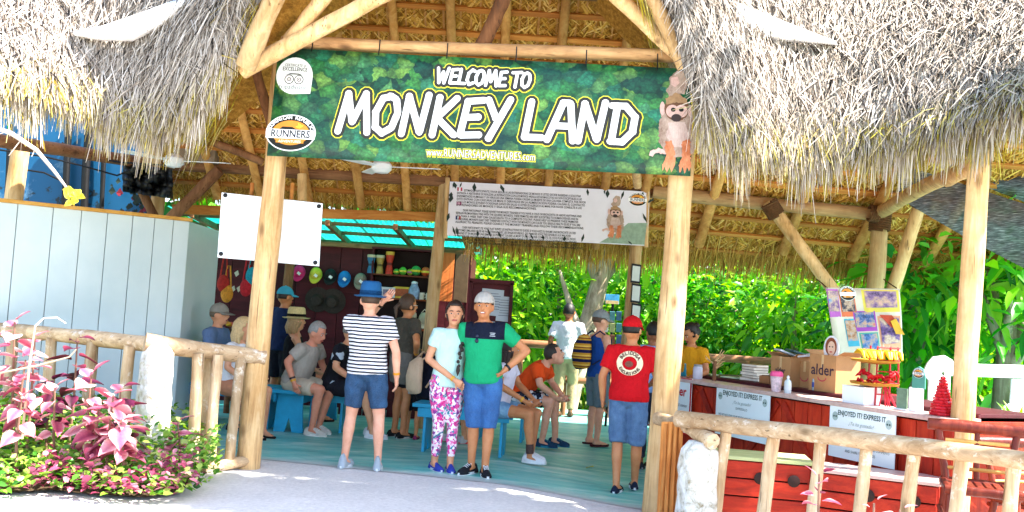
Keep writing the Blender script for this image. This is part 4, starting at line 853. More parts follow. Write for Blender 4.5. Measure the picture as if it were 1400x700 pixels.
# bags hanging at the left
for k, (px, py, cc, lab) in enumerate(((306, 378, 'b02a22', 'red'), (311, 392, 'd68a2c', 'orange'), (337, 384, 'b8222c', 'crimson'), (345, 368, '1f93a8', 'teal'))):
    p = P(px, py, 13.6); t = thing('woven_bag', tuple(p), lab+' woven bag on a long strap at the dark shop entrance', 'bag', 'bags hanging in the shop')
    MB().tube([p+Vector((-.05, 0, 0)), p+Vector((-.02, 0, .3)), p+Vector((.02, 0, .3)), p+Vector((.05, 0, 0))], .012, 6).build('strap', flat(cc, .8, .4, 30), t)
    MB().ellipsoid(p+Vector((0, 0, -.1)), (.09, .05, .13), 12, 8).build('bag_body', flat(cc, .85, .5, 35, .5), t)
for k, (px, py) in enumerate(((323, 373), (318, 394), (326, 394))):
    p = P(px, py, 13.9); o = MB().prism([p+Vector((-.03, 0, 0)), p+Vector((0, 0, -.06)), p+Vector((.04, 0, -.02)), p+Vector((.02, 0, .04))], (0, .01, 0)).build('shell_charm', flat('d9cdbb', .4), None, 0, .004); tag(o, ('top', 'lower', 'lowest')[k]+' pale shell charm hanging against the dark shop wall', 'charm', 'shell charms')
# basket with fruit
p = pz(318, 470, .7); p = P(318, 447, 12.8); t = thing('fruit_basket', tuple(p), 'dark wicker basket of yellow fruit inside the shop entrance', 'basket')
MB().lathe(p+Vector((0, 0, -.2)), [(.09, 0), (.12, .1), (.13, .18), (.12, .18), (.1, .12)], 16).build('basket', flat('3b2a1a', .85, .4, 40, .6), t)
for k in range(7): MB().ellipsoid(p+Vector((random.uniform(-.08, .08), random.uniform(-.08, .08), .0+random.uniform(0, .05))), (.035, .03, .03), 10, 6).build('fruit', flat(random.choice(('d6b02c', 'c9852a', 'b04028')), .5), t)
log('stand', Vector((p.x, p.y, 0)), p+Vector((0, 0, -.2)), .04, M['log_dark'], t)
log('door_post', Vector((P(398, 400, 13.9).x-.1, 13.9, 0)), P(398, 345, 13.9), .08, M['log_darkz'], shop, .07)
# notice cabinet
nx0, nx1, nz0, nz1 = wallrect(638, 485, 700, 387, 13.0)
nc = thing('notice_cabinet', ((nx0+nx1)/2, 13, nz0), 'dark maroon notice board with pinned white papers behind the couple', 'notice board')
MB().box(((nx0+nx1)/2, 13.04, (nz0+nz1)/2), (nx1-nx0, .04, nz1-nz0)).build('backing', M['maroon'], nc, 0)
for c, s in ((((nx0+nx1)/2, 13, nz1), (nx1-nx0+.06, .1, .06)), ((nx0, 13, (nz0+nz1)/2), (.05, .1, nz1-nz0)), ((nx1, 13, (nz0+nz1)/2), (.05, .1, nz1-nz0))): MB().box(c, s).build('frame', M['maroon'], nc, 0, .005)
for c, s in (((nx0+.3, 13.012, nz1-.28), (.3, .006, .36)), ((nx0+.47, 13.008, nz1-.36), (.2, .004, .34)), ((nx0+.3, 13.01, nz1-.72), (.36, .006, .36))):
    MB().box(c, s, M=Matrix.Rotation(.04, 3, 'Y')).build('paper', flat('b9c0cc', .6, .08, 6, 0), nc, 0)
    for j in range(7): MB().box((c[0], 13.003 if s[0] != .2 else 13.002, c[2]+.12-.035*j), (s[0]*random.uniform(.5, .8), .002, .007)).build('text_row', flat('5a6070', .6), nc, 0)
for xx in (nx0, nx1): log('leg', (xx, 13.03, 0), (xx, 13.03, nz0+.05), .035, M['maroon'], nc, bend=0)
# back railing of the deck
rl = thing('back_railing', tuple(P(740, 520, 15.2)), 'brown log railing along the back edge of the floor before the greenery', 'railing')
log('rail', P(640, 465, 15.2), P(900, 485, 15.2), .06, M['log_dark'], rl); log('rail', P(890, 484, 15.2), P(1420, 522, 15.2), .06, M['log_dark'], rl); 
log('low_rail', P(640, 510, 15.2), P(1420, 565, 15.2), .05, M['log_dark'], rl)
for px in range(650, 1420, 62):
    p = P(px, 468+(px-650)*.068, 15.2); log('railing_post', (p.x, p.y, -.05), p, .045, M['log_darkz'], rl)
# stand with small colour notice + hanging photo rack
st = thing('brochure_stand', tuple(P(837, 480, 14.0)), 'slim rack of brochures with a blue picture card on top in front of the trees', 'rack')
log('pole', Vector((P(838, 480, 14).x-.05, 14.0, 0)), P(838, 410, 14.0), .02, M['black'], st, n=8)
p = P(837, 409, 13.97); MB().box(p, (.2, .02, .14)).build('picture_card', flat('3f96c8', .4, .5, 8), st, 0, .003); MB().box(p+Vector((0, -.012, -.045)), (.19, .004, .05)).build('card_band', flat('c2a878', .5, .3), st, 0)
for r in range(4):
    for c in range(3):
        q = P(828+c*9, 432+r*16, 13.95); MB().box(q, (.075, .03, .13), M=Matrix.Rotation(.15, 3, 'X')).build('brochure', flat(random.choice(('4a7f8a', '9a9f6a', '3c5f7f', 'b5b9b0', '7d4a3a')), .5, .4, 20), st, 0, .002)
pr = thing('document_frame', tuple(P(873, 395, 12.36)), 'tall black frame of three documents strapped to the inner log post', 'frame')
q0, q1 = P(864, 358, 12.36), P(876, 362, 12.36)
for k in range(3):
    a, b = P(864, 360+k*27, 12.36), P(877, 362+k*27, 12.36); c_, d_ = P(875, 388+k*27, 12.36), P(862, 386+k*27, 12.36)
    MB().prism([a, b, c_, d_], (0, .02, 0)).build('frame_panel', M['black'], pr, 0); ctr = (a+b+c_+d_)/4; MB().prism([ctr+(x_-ctr)*.78 for x_ in (a, b, c_, d_)], (0, -.004, 0)).build('document', flat('c4cac6', .5, .1), pr, 0)
# ================================================================== BENCHES
def bench(a, b, wdt, h, label):
    a = Vector(a); b = Vector(b); d = (b-a); d.z = 0; L = d.length; d.normalize(); n = Vector((-d.y, d.x, 0)); rz = math.atan2(d.y, d.x); c = (a+b)/2
    t = thing('bench', (c.x, c.y, 0), label, 'bench', 'blue benches'); z0 = c.z
    MB().box((c.x, c.y, z0+h-.02), (L, wdt, .042), rz=rz).build('seat', M['bench'], t, 0, .006)
    for s in (-1, 1): 
        q = c+n*s*(wdt/2-.03); MB().box((q.x, q.y, z0+h-.095), (L-.12, .025, .1), rz=rz).build('apron', M['bench'], t, 0, .004)
    for e in (.14, L-.14):
        q = a+d*e; w2 = wdt/2-.02; prof = [(-w2, 0), (-w2*.25, 0), (0, .17), (w2*.25, 0), (w2, 0), (w2*.82, h-.045), (-w2*.82, h-.045)]
        MB().prism([Vector((q.x, q.y, z0))+n*x_+Vector((0, 0, z_)) - d*.015 for x_, z_ in prof], d*.03).build('leg', M['bench'], t, 0, .003)
    return t
# seat line runs away from the camera
p = pg(405, 592); bench((p.x-.12, p.y-.1, 0), (p.x+.05, p.y+1.6, 0), .4, .5, 'turquoise blue bench with notched legs under the grey haired man')
p = pg(641, 620); bench((p.x-.62, p.y+.12, 0), (p.x+.5, p.y-.02, 0), .42, .52, 'turquoise blue bench with notched legs behind the standing couple')
# ================================================================== RED COUNTER
CT = .95
ca, cb_ = pz(905, 513, CT), pz(1296, 572, CT)
cdir = (cb_-ca); CL = cdir.length; cdir.normalize(); cn = Vector((cdir.y, -cdir.x, 0))   # towards the camera
if cn.y > 0: cn = -cn
crz = math.atan2(cdir.y, cdir.x); FZ = -.11
ct = thing('bar_counter', (ca.x, ca.y, FZ), 'red board bar counter with a pale ledge and diagonal braces behind the log fence', 'counter')
def cpt(s, back, z): p = ca + cdir*s - cn*back; return Vector((p.x, p.y, z))
nbd = 22
for i in range(nbd):
    s = CL*(i+.5)/nbd; MB().box(cpt(s, .075, (CT-.06+FZ)/2), (CL/nbd-.01, .03, CT-.06-FZ), rz=crz).build('front_board', M['red_wood'], ct, 0, .004)
MB().box(cpt(CL/2, .11, (CT-.1+FZ)/2), (CL, .03, CT-.12-FZ), rz=crz).build('inner_board', flat('2a0806', .9), ct, 0)
for k in range(6):
    s0 = CL*k/6+.04; s1 = CL*(k+1)/6-.04; za_, zb_ = (.1, CT-.1) if k % 2 == 0 else (CT-.1, .1)
    a = cpt(s0, .05, za_); b = cpt(s1, .05, zb_); d = (b-a).normalized(); MB().box((a+b)/2, ((b-a).length, .025, .07), M=Matrix((d, cn, d.cross(cn))).transposed()).build('diagonal_brace', M['red_wood_x'], ct, 0, .004)
M['ledge'] = wood('b98f86', 'd8b8ae', 'ead6cc', 0, .45, 6, 'pale_pink_ledge')
MB().box(cpt(CL/2, .16, CT-.02), (CL+.06, .36, .04), rz=crz).build('ledge', M['ledge'], ct, 0, .006)
MB().box(cpt(CL/2, .36, CT-.03), (CL, .03, .12), rz=crz).build('riser', M['maroon'], ct, 0, .003)
MB().box(cpt(CL/2, .75, CT+.02), (CL, .76, .03), rz=crz).build('back_shelf', M['maroon'], ct, 0, .004)
MB().box(cpt(CL/2, 1.1, (CT+FZ)/2), (CL, .03, CT-FZ), rz=crz).build('back_board', M['maroon'], ct, 0)
MB().box(cpt(CL-.02, .6, (CT+FZ)/2), (.03, 1.0, CT-FZ-.05), rz=crz).build('end_board', M['red_wood'], ct, 0, .004)
BZ = CT+.035
def con(px, back, z):
    d = ray(px, 530); o = cpt(0, back, 0); p = CAM+d*((o-CAM).dot(cn)/d.dot(cn)); return Vector((p.x, p.y, z))
def counter_sign(pxl, pxr, pyt, h, rows, red, label):
    def onfront(px, py):
        d = ray(px, py); o = cpt(0, -.005, 0); t_ = (o-CAM).dot(cn)/d.dot(cn); return CAM+d*t_
    a = onfront(pxl, pyt); b = onfront(pxr, pyt+(pxr-pxl)*.14); t = thing('counter_sign', tuple((a+b)/2-Vector((0, 0, h))), label, 'sign', 'signs on the counter front')
    b.z = a.z; W_ = (b-a).length; f = pfn(a-Vector((0, 0, h)), b-a, (0, 0, 1)); dd = (b-a).normalized()
    MB().box(f(W_/2, h/2, .004), (W_, .008, h), rz=math.atan2(dd.y, dd.x)).build('sheet', flat('e4eef0', .45, .04, 4, 0), t, 0)
    if red:
        for c, s in ((f(W_/2, h-.01, .01), (W_, .006, .02)), (f(W_-.01, h/2-.012, .01), (.02, .006, h-.03)), (f(W_/2, .01, .01), (W_, .006, .02))): MB().box(c, s, rz=math.atan2(dd.y, dd.x)).build('red_border', IRED, t, 0)
        text_print('lettering', 'alder', f, W_-.09, h-.2, .15, .012, IRED, t, 'RIGHT', bold=.003)
        for k, ln in enumerate(('call center', 'experiences', 'and transfers')): text_print('lettering', ln, f, W_-.06, h-.32-.075*k, .05, .012, flat('3a4048', .5), t, 'RIGHT')
    else:
        gl = flat('2e4a44', .5)
        text_print('lettering', 'ENJOYED IT? EXPRESS IT', f, W_/2, h-.085, .062 if W_ < .8 else .07, .012, gl, t, bold=.001, sx=.82)
        text_print('lettering', '¿Te ha gustado?', f, W_/2, h-.16, .045, .012, flat('8fa09c', .5), t, shear=.3); text_print('lettering', 'EXPRESALO', f, W_/2, h-.215, .035, .012, flat('6a7a76', .5), t)
        for k, ln in enumerate(('WE WOULD LOVE YOUR REVIEW AND TELL YOUR FRIENDS', 'ABOUT THIS ADVENTURE. WRITE YOUR COMMENTS', 'AND SHARE YOUR PHOTOS')): text_print('lettering', ln, f, W_/2, h-.3-.05*k, .034, .012, gl, t, sx=.8)
        for uu in (.07, W_-.07):
            poly_print('badge', ell(uu, h-.1, .035, .04, 16), f, .011, flat('a9bcb8', .5), t)
            for s in (-1, 1): poly_print('badge_eye', ell(uu+s*.013, h-.1, .009, .009, 10), f, .013, gl, t)
counter_sign(878, 947, 508, .62, 0, True, 'red bordered sign with red lettering on the counter behind the right entry post')
counter_sign(981, 1054, 527, .50, 3, False, 'pale sheet with two badges on the counter beside the red bordered sign')
counter_sign(1136, 1226, 552, .46, 3, False, 'pale sheet with two badges on the counter below the white box')
# low red slatted chests in front of the counter
def chest(pl, pr, h, depth, n, label, lid):
    a = Vector((pl.x, pl.y, 0)); b = Vector((pr.x, pr.y, 0)); d = (b-a); L = d.length; d.normalize(); nn = Vector((d.y, -d.x, 0)); nn = nn if nn.y < 0 else -nn; rz = math.atan2(d.y, d.x)
    t = thing('slatted_chest', ((a.x+b.x)/2, (a.y+b.y)/2, -.11), label, 'chest', 'red slatted chests'); z0 = -.11
    for i in range(n):
        z = z0+(h-z0-.03)*(i+.5)/n; c = (a+b)/2; MB().box((c.x, c.y, z), (L, .03, (h-z0-.03)/n-.012), rz=rz).build('front_slat', M['red_wood_x'], t, 0, .006)
    c = (a+b)/2 - nn*.02; MB().box((c.x, c.y, (z0+h)/2), (L-.02, .02, h-z0-.06), rz=rz).build('liner', flat('1f0604', .9), t, 0)
    c = (a+b)/2 - nn*depth/2
    for s, q in ((-1, a), (1, b)): qq = q-nn*depth/2; MB().box((qq.x, qq.y, (z0+h)/2-.02), (.03, depth, h-z0-.04), rz=rz).build('side_panel', M['red_wood_x'], t, 0, .004)
    MB().box((c.x, c.y, h-.012), (L+.05, depth+.05, .03), rz=rz).build('lid', lid, t, 0, .006)
    for e in (.45, .82):
        q = a+d*L*e+nn*.025; MB().lathe((q.x, q.y, h-.16), [(.045, 0), (.05, .01), (.03, .016)], 14, Matrix.Rotation(rz, 3, 'Z') @ Matrix.Rotation(R(90), 3, 'X')).build('pull', flat('2a120c', .5), t)
chest(pz(985, 622, .5), pz(1108, 632, .5), .5, .42, 4, 'red slatted chest with a pale olive lid below the counter', wood('8f9a5a', 'b4bb80', 'ccd0a0', 0, .6, 7, 'olive_lid'))
chest(pz(1116, 640, .47), pz(1282, 660, .47), .47, .4, 4, 'red slatted chest with a pinkish lid next to the bar stool', M['ledge'])
# things on the counter -------------------------------------------------
CARD = flat('b08457', .8, .15, 8, .2)
def carton(px, py, w_, d_, h_, label, txt, rz=None, red=False, size=.09):
    p = con(px, py, BZ); rz = crz if rz is None else rz; t = thing('cardboard_box', (p.x, p.y, BZ), label, 'box', 'cardboard boxes on the counter'); Rz = Matrix.Rotation(rz, 3, 'Z')
    def q(x, y, z): return p+Rz @ Vector((x, y, z))
    for c, s in (((0, -d_/2, h_/2), (w_, .012, h_)), ((0, d_/2, h_/2), (w_, .012, h_)), ((-w_/2+.006, 0, h_/2), (.012, d_-.014, h_)), ((w_/2-.006, 0, h_/2), (.012, d_-.014, h_))): MB().box(q(*c), s, rz=rz).build('box_side', CARD, t, 0)
    MB().box(q(0, 0, .008), (w_-.03, d_-.03, .012), rz=rz).build('box_bottom', CARD, t, 0)
    for s in (-1, 1):
        MB().quad(q(s*w_/2, -d_/2, h_), q(s*w_/2, d_/2, h_), q(s*(w_/2+.09), d_/2, h_+.04), q(s*(w_/2+.09), -d_/2, h_+.04)).build('flap', CARD, t, 0)
        MB().quad(q(-w_/2, s*d_/2, h_), q(w_/2, s*d_/2, h_), q(w_/2, s*(d_/2+.07), h_-.06), q(-w_/2, s*(d_/2+.07), h_-.06)).build('flap', CARD, t, 0) if s > 0 else None
    MB().box(q(0, -d_/2-.007, h_*.8), (.03, .002, h_*.4), rz=rz).build('tape', flat('c9ab7c', .3), t, 0)
    f = pfn(q(-w_/2, -d_/2-.008, 0), Rz @ Vector((1, 0, 0)), (0, 0, 1)); text_print('lettering', txt, f, w_/2, h_*.45, size, .001, flat('3b2a3a', .6), t, bold=.002)
    poly_print('smile_mark', [(w_/2+.0+.06*math.cos(a), h_*.38+.04*math.sin(a)) for a in [math.pi+math.pi*k/8 for k in range(9)]]+[(w_/2+.05*math.cos(a), h_*.385+.03*math.sin(a)) for a in [2*math.pi-math.pi*k/8 for k in range(9)]], f, .001, flat('b03a4a', .6), t)
    return p, q, t
pA, qA, tA = carton(1140, .56, .36, .3, .36, 'tall cardboard box with dark lettering holding a cut-out portrait on the counter', 'alder', size=.15)
carton(1080, .56, .3, .26, .3, 'cardboard box with small lettering and papers on top, nearer the stacked books', 'alder', size=.075)
carton(1110, .66, .14, .2, .27, 'narrow cardboard box squeezed between the two lettered boxes', ' ', size=.05)
for (px, py, sz) in ((1076, 488, .2), (1100, 492, .16), (1088, 486, .14)):
    p = con(px, .6, BZ+.33+.02*(sz == .14)); o = MB().box(p, (sz*1.3, .2, .02), M=Matrix.Rotation(random.uniform(-.3, .3), 3, 'Y') @ Matrix.Rotation(random.uniform(-.4, .4), 3, 'Z')).build('loose_paper', flat('c8ccd6' if sz != .14 else '3f5a5a', .6), None, 0, .004); tag(o, {.2: 'white folder lying on the small lettered box', .16: 'pale crumpled paper on the narrow box', .14: 'dark green booklet on the small lettered box'}[sz], 'paper', 'papers on the boxes')
# portrait cut-out standing in the tall box
cp = thing('portrait_cutout', tuple(qA(0, 0, .3)), 'flat printed portrait cut-out of a brown haired head standing in the tall box', 'picture')
ff = pfn(qA(-.14, -.05, .3), Matrix.Rotation(crz, 3, 'Z') @ Vector((1, 0, 0)), (0, 0, 1))
def cut(pts, off, mm, nm): MB().prism([ff(a, b, off) for a, b in pts], ff(0, 0, .004)-ff(0, 0, 0)).build(nm, mm, cp, 0)
cut(ell(.14, .12, .105, .13, 24), 0, flat('e3e6ea', .5), 'card'); cut(ell(.14, .14, .075, .09, 20), .005, flat('8a4a30', .6, .3, 30), 'printed_hair'); cut(ell(.15, .125, .05, .07, 20), .01, flat('e6c0a8', .6, .1), 'printed_face')
for s in (-1, 1): cut(ell(.15+s*.02, .14, .008, .006, 8), .0145, IB, 'printed_eye')
cut(ell(.15, .09, .018, .006, 10), .0145, IRED, 'printed_mouth'); cut([(.02, 0), (.26, 0), (.22, .06), (.08, .06)], .005, flat('c9d4e6', .5), 'printed_collar')
# stacked books
for k, (cc, w_) in enumerate((('d8cdbf', .26), ('6a4a34', .24), ('e2dcd2', .25), ('4a3a34', .23), ('c9bfae', .24), ('8a5a3c', .22))):
    p = con(1031, .6, BZ); o = thing('book', (p.x, p.y, BZ+.03*k), ['cream book at the bottom', 'brown book second from the bottom', 'white book third from the bottom', 'dark brown book fourth from the bottom', 'beige book just below the top', 'tan book on top'][k]+' of the stack on the counter', 'book', 'stacked books')
    a = random.uniform(-.2, .2)+crz; MB().box((p.x, p.y, BZ+.03*k+.015), (w_, .18, .022), rz=a).build('pages', flat('e8e2d4', .8), o, 0); MB().box((p.x, p.y, BZ+.03*k+.0275), (w_+.01, .19, .004), rz=a).build('cover', flat(cc, .5), o, 0); MB().box((p.x, p.y, BZ+.03*k+.002), (w_+.01, .19, .004), rz=a).build('cover', flat(cc, .5), o, 0)
p = con(1052, .5, BZ); t = thing('wooden_tray', (p.x, p.y, BZ), 'small brown tray box between the books and the lettered box', 'tray'); MB().box((p.x, p.y, BZ+.04), (.16, .16, .08), rz=crz).build('tray_body', flat('9a6a42', .7), t, 0, .006); MB().box((p.x, p.y, BZ+.082), (.12, .12, .006), rz=crz).build('contents', flat('5d3d28', .8), t, 0)
p = con(1061, .1, CT); t = thing('tip_cup', (p.x, p.y, CT), 'white patterned cup with a pink lid on the counter ledge', 'cup'); MB().lathe(p, [(.045, 0), (.05, .06), (.06, .15)], 16).build('cup_body', flat('d9c2c8', .4, .5, 35), t); MB().lathe(p+Vector((0, 0, .15)), [(.064, 0), (.066, .015), (.06, .04), (.045, .05)], 16).build('lid', flat('e0508a', .4), t)
def bottle(px, py, z, r, h, cc, capc, label, lab=None):
    p = con(px, py, z); t = thing('bottle', (p.x, p.y, z), label, 'bottle'); MB().lathe(p, [(r*.9, 0), (r, .01), (r, h*.6), (r*.85, h*.7), (r*.35, h*.8), (r*.35, h*.86)], 16).build('bottle_body', flat(cc, .15, .05, 4, 0, .5), t); MB().lathe(p+Vector((0, 0, h*.86)), [(r*.42, 0), (r*.42, h*.08), (r*.2, h*.1), (r*.18, h*.14)], 12).build('cap', flat(capc, .4), t)
    MB().lathe(p+Vector((0, 0, h*.2)), [(r*1.01, 0), (r*1.02, .005), (r*1.02, h*.3), (r*1.01, h*.31)], 16).build('bottle_label', flat(lab or 'c9d2d8', .4), t)
bottle(1077, .1, CT, .035, .17, 'c4d2d6', 'e8ecec', 'clear hand gel bottle with white cap beside the pink lidded cup')
bottle(1113, .42, BZ, .022, .16, '8fa0a8', '2a3a8a', 'small blue labelled bottle between the cardboard boxes', '2f4a9a')
# driftwood antler ornament, turquoise box, jar
p = con(976, .25, CT); t = thing('driftwood_ornament', (p.x, p.y, CT), 'branching driftwood ornament standing on the counter', 'ornament')
log('stem', p, p+Vector((.0, 0, .22)), .022, M['log_darkz'], t)
for k in range(10):
    a = random.uniform(0, 6.28); z = .12+.012*k; q = p+Vector((0, 0, z)); e = q+Vector((math.cos(a)*.12, math.sin(a)*.05, random.uniform(.05, .13))); log('twig', q, e, .009, M['log'], t, .004, .1, 6, 4)
p = con(936, .3, CT); t = thing('turquoise_box', (p.x, p.y, CT), 'small turquoise box beside the woman in the yellow shirt', 'box'); MB().box((p.x, p.y, CT+.07), (.16, .12, .14), rz=crz).build('box_body', flat('2a93a8', .5), t, 0, .004); MB().box((p.x, p.y, CT+.145), (.165, .125, .012), rz=crz).build('lid', flat('4aa8b8', .5), t, 0)
p = con(953, .2, CT); t = thing('glass_jar', (p.x, p.y, CT), 'frosted glass jar next to the turquoise box', 'jar'); MB().lathe(p, [(.05, 0), (.055, .02), (.055, .12), (.045, .14)], 16).build('jar_body', flat('c9c6d2', .2), t); MB().lathe(p+Vector((0, 0, .14)), [(.048, 0), (.048, .02), (.01, .025)], 16).build('lid', M['steel'], t)
for k, (px, cc, lab) in enumerate(((966, '9db08a', 'pale green card'), (1000, 'c8d8c0', 'mint folder'))):
    p = con(px, .5, BZ); t = MB().box((p.x, p.y, BZ+.008), (.22, .14, .012), rz=crz+.2).build('folder', flat(cc, .6), None, 0, .003); tag(t, lab+' lying flat on the counter shelf', 'folder', 'folders on the counter')
# white box and fruit display
p = con(1178, .14, CT); t = thing('white_box', (p.x, p.y, CT), 'plain white box on the counter ledge under the fruit stand', 'box'); MB().box((p.x, p.y, CT+.075), (.26, .2, .15), rz=crz).build('box_body', M['white'], t, 0, .004); MB().box((p.x, p.y, CT+.152), (.265, .205, .006), rz=crz).build('lid', M['white'], t, 0)
p = con(1206, .28, CT)
rk = thing('fruit_stand', (p.x, p.y, CT), 'red wire stand with tiers of bananas and red chillies on the counter', 'fruit stand')
IRW = flat('b0182a', .4)
for sx, sy in ((-.09, -.08), (.11, -.08), (-.09, .1), (.11, .1)): log('upright', p+Vector((sx, sy, 0)), p+Vector((sx*.9, sy*.9, .52)), .008, IRW, rk, n=6, seg=3)
for z in (.1, .2, .3, .4, .51): 
    for (a, b) in (((-.09, -.08), (.11, -.08)), ((.11, -.08), (.11, .1))): log('rung', p+Vector((a[0], a[1], z)), p+Vector((b[0], b[1], z)), .006, IRW, rk, n=6, seg=2, bend=0)
for z, r in ((.16, .2), (.36, .2)): MB().lathe(p+Vector((-.08, -.03, z)), [(.03, 0), (r, .02), (r*1.05, .04), (r, .035), (.03, .015)], 20).build('tier_plate', flat('a8761f', .6), rk)
YB = flat('d9a520', .5, .25, 14)
for k in range(13):
    a = random.uniform(-.5, .5); c = p+Vector((-.24+.028*k, -.12+random.uniform(-.03, .03), .43)); pts = [c+Vector((.03*math.sin(a), -.06, -.02)), c+Vector((0, 0, .03)), c+Vector((-.01, .07, .04)), c+Vector((-.02, .13, .02))]
    MB().tube(pts, [.008, .022, .022, .007], 8).build('banana', YB, rk)
RB = flat('b81420', .35, .2, 10)
for k in range(34):
    a = random.uniform(0, 6.28); c = p+Vector((-.08+random.uniform(-.18, .18), -.1+random.uniform(-.06, .08), .2+random.uniform(0, .07))); e = c+Vector((.07*math.cos(a), .05*math.sin(a), random.uniform(-.03, .06)))
    MB().tube([c, c.lerp(e, .5)+Vector((0, 0, .012)), e], [.012, .012, .002], 6).build('chilli', RB, rk)
for k in range(6):
    c = p+Vector((-.03, -.12, .2)); e = c+Vector((random.uniform(-.06, .1), -.03, -.2)); log('stalk', c, e, .006, IRW, rk, n=5, seg=3)
# menu holders, pump dispenser, red cone tree
p = con(1234, .15, CT); t = thing('menu_holder', (p.x, p.y, CT), 'small upright menu card in a clear holder near the fruit stand', 'menu'); MB().box((p.x, p.y, CT+.09), (.11, .012, .18), rz=crz, M=None).build('card', flat('6f8a72', .5, .5, 18), t, 0); MB().box((p.x, p.y, CT+.005), (.12, .06, .01), rz=crz).build('foot', M['white'], t, 0)
p = con(1253, .15, CT); t = thing('sign_dispenser', (p.x, p.y, CT), 'white column dispenser topped by a round green badge sign', 'dispenser'); MB().box((p.x, p.y, CT+.1), (.09, .08, .2), rz=crz).build('column', M['white'], t, 0, .008)
f = pfn(Vector((p.x-.06, p.y-.05, CT+.2)), cdir, (0, 0, 1)); MB().prism([f(a, b, 0) for a, b in ((0, 0), (.13, 0), (.13, .1), (.11, .16), (.065, .18), (.02, .16), (0, .1))], f(0, 0, -.012)-f(0, 0, 0)).build('badge_board', flat('4f8f80', .5, .2), t, 0); runners_logo(f, .065, .125, .24, t, .003)
p = con(1289, .15, CT); p.z = CT; ctree = thing('cone_tree', (p.x, p.y, CT), 'red tinsel cone tree on the end of the counter', 'ornament'); 
RT = flat('cf1f2a', .4, .35, 40, .4)
for k in range(13):
    z = .015+.024*k; r = .085*(1-k/13.5); pts = [p+Vector(((r+.008*math.sin(j*2.4+k))*math.cos(2*math.pi*j/22), (r+.008*math.sin(j*2.4+k))*math.sin(2*math.pi*j/22), z)) for j in range(23)]; MB().tube(pts, .013, 6).build('tinsel_ring', RT, ctree)
MB().lathe(p, [(.075, 0), (.005, .32)], 14).build('cone', RT, ctree)
MB().lathe(p+Vector((0, 0, .32)), [(.0, 0), (.01, .012), (.014, .02), (.0, .04)], 8).build('tip', flat('3f5a2a', .6), ctree)
# photo collage sheet tied between the braces
ps = thing('photo_collage', tuple(P(1180, 430, 11.2)), 'crumpled collage sheet of colourful photographs tied below the roof braces', 'poster')
qs = {(0, 0): P(1129, 393, 11.2), (1, 0): P(1228, 395, 11.2), (0, 1): P(1146, 490, 11.2), (1, 1): P(1233, 482, 11.2)}
def cq(u, v, e=0):
    p = qs[(0, 0)].lerp(qs[(1, 0)], u).lerp(qs[(0, 1)].lerp(qs[(1, 1)], u), v); p.y += .05*math.sin(u*4+v*2)-e; return p
mb = MB()
for i in range(10):
    for j in range(8): mb.quad(cq(i/10, j/8), cq((i+1)/10, j/8), cq((i+1)/10, (j+1)/8), cq(i/10, (j+1)/8))
weld(mb.build('sheet', flat('d8cfc0', .5, .1), ps)).modifiers.new('s', 'SOLIDIFY').thickness = .004
def photo(u0, v0, u1, v1, rim, c1, c2, off=.006, rot=0):
    def pt(a, b):
        uu, vv = u0+(u1-u0)*a, v0+(v1-v0)*b; cu, cv = (u0+u1)/2, (v0+v1)/2; return cu+(uu-cu)*math.cos(rot)-(vv-cv)*math.sin(rot), cv+(uu-cu)*math.sin(rot)+(vv-cv)*math.cos(rot)
    def patch(nm, a0, b0, a1, b1, mm, e):
        mb = MB()
        for i in range(4):
            for j in range(3): mb.quad(*[cq(*pt(a0+(a1-a0)*x_/4, b0+(b1-b0)*y_/3), e) for x_, y_ in ((i, j), (i+1, j), (i+1, j+1), (i, j+1))])
        mb.build(nm, mm, ps, 0)
    patch('photo_rim', 0, 0, 1, 1, flat(rim, .5), off); mm = NT('photo'); n1 = mm.noise(11, mm.map(), 5, .7); mm2 = mm.fin(mm.ramp(n1, [(.3, srgb('2a2430')), (.45, srgb(c1)), (.58, srgb('c9a890')), (.7, srgb(c2))]), .4); patch('photo_print', .07, .06, .93, .8, mm2, off+.006)
for a in ((.0, .02, .17, .42, 'b05ab0', '7a5a8a', '4a8ac0'), (.18, .05, .4, .42, 'e0724a', '3a3a4a', '4a80b8'), (.5, .02, .98, .36, 'e6d25a', '8a6a9a', 'e0a0b0'), (.34, .34, .64, .64, 'a84ab8', '4a6aa8', 'd05a6a'), (.2, .45, .36, .85, '4ab0d0', 'a06a4a', '6a9ad0'), (.38, .66, .64, .98, '5ab0a0', '4a80c0', 'd0b060'), (.66, .42, .98, .95, 'e8a080', '6a4a8a', 'd8c8d0')): photo(*a)
for off, (a0, b0, a1, b1, c2, b2) in enumerate(((.68, .4, .85, .41, .98, .62), (.82, .5, .9, .46, 1.02, .72))):
    mb = MB(); mb.poly([cq(a0, b0, .03+.01*off), cq(a1, b1, .03+.01*off), cq(c2, b2, .03+.01*off), cq(a1-.02, b2-.02, .03+.01*off)]); mb.build('folded_corner', flat('b8402a' if off == 0 else 'd8a02a', .5, .3), ps, 0)
runners_logo(lambda u, v, e=0: cq(.3+u/1.0, .08-v/.8, .02+e), 0, 0, .5, ps)
for px in (1131, 1226): q = P(px, 394, 11.2); log('tie', q, q+Vector((.0, .4, .12)), .008, M['rope'], ps, n=5, seg=2)
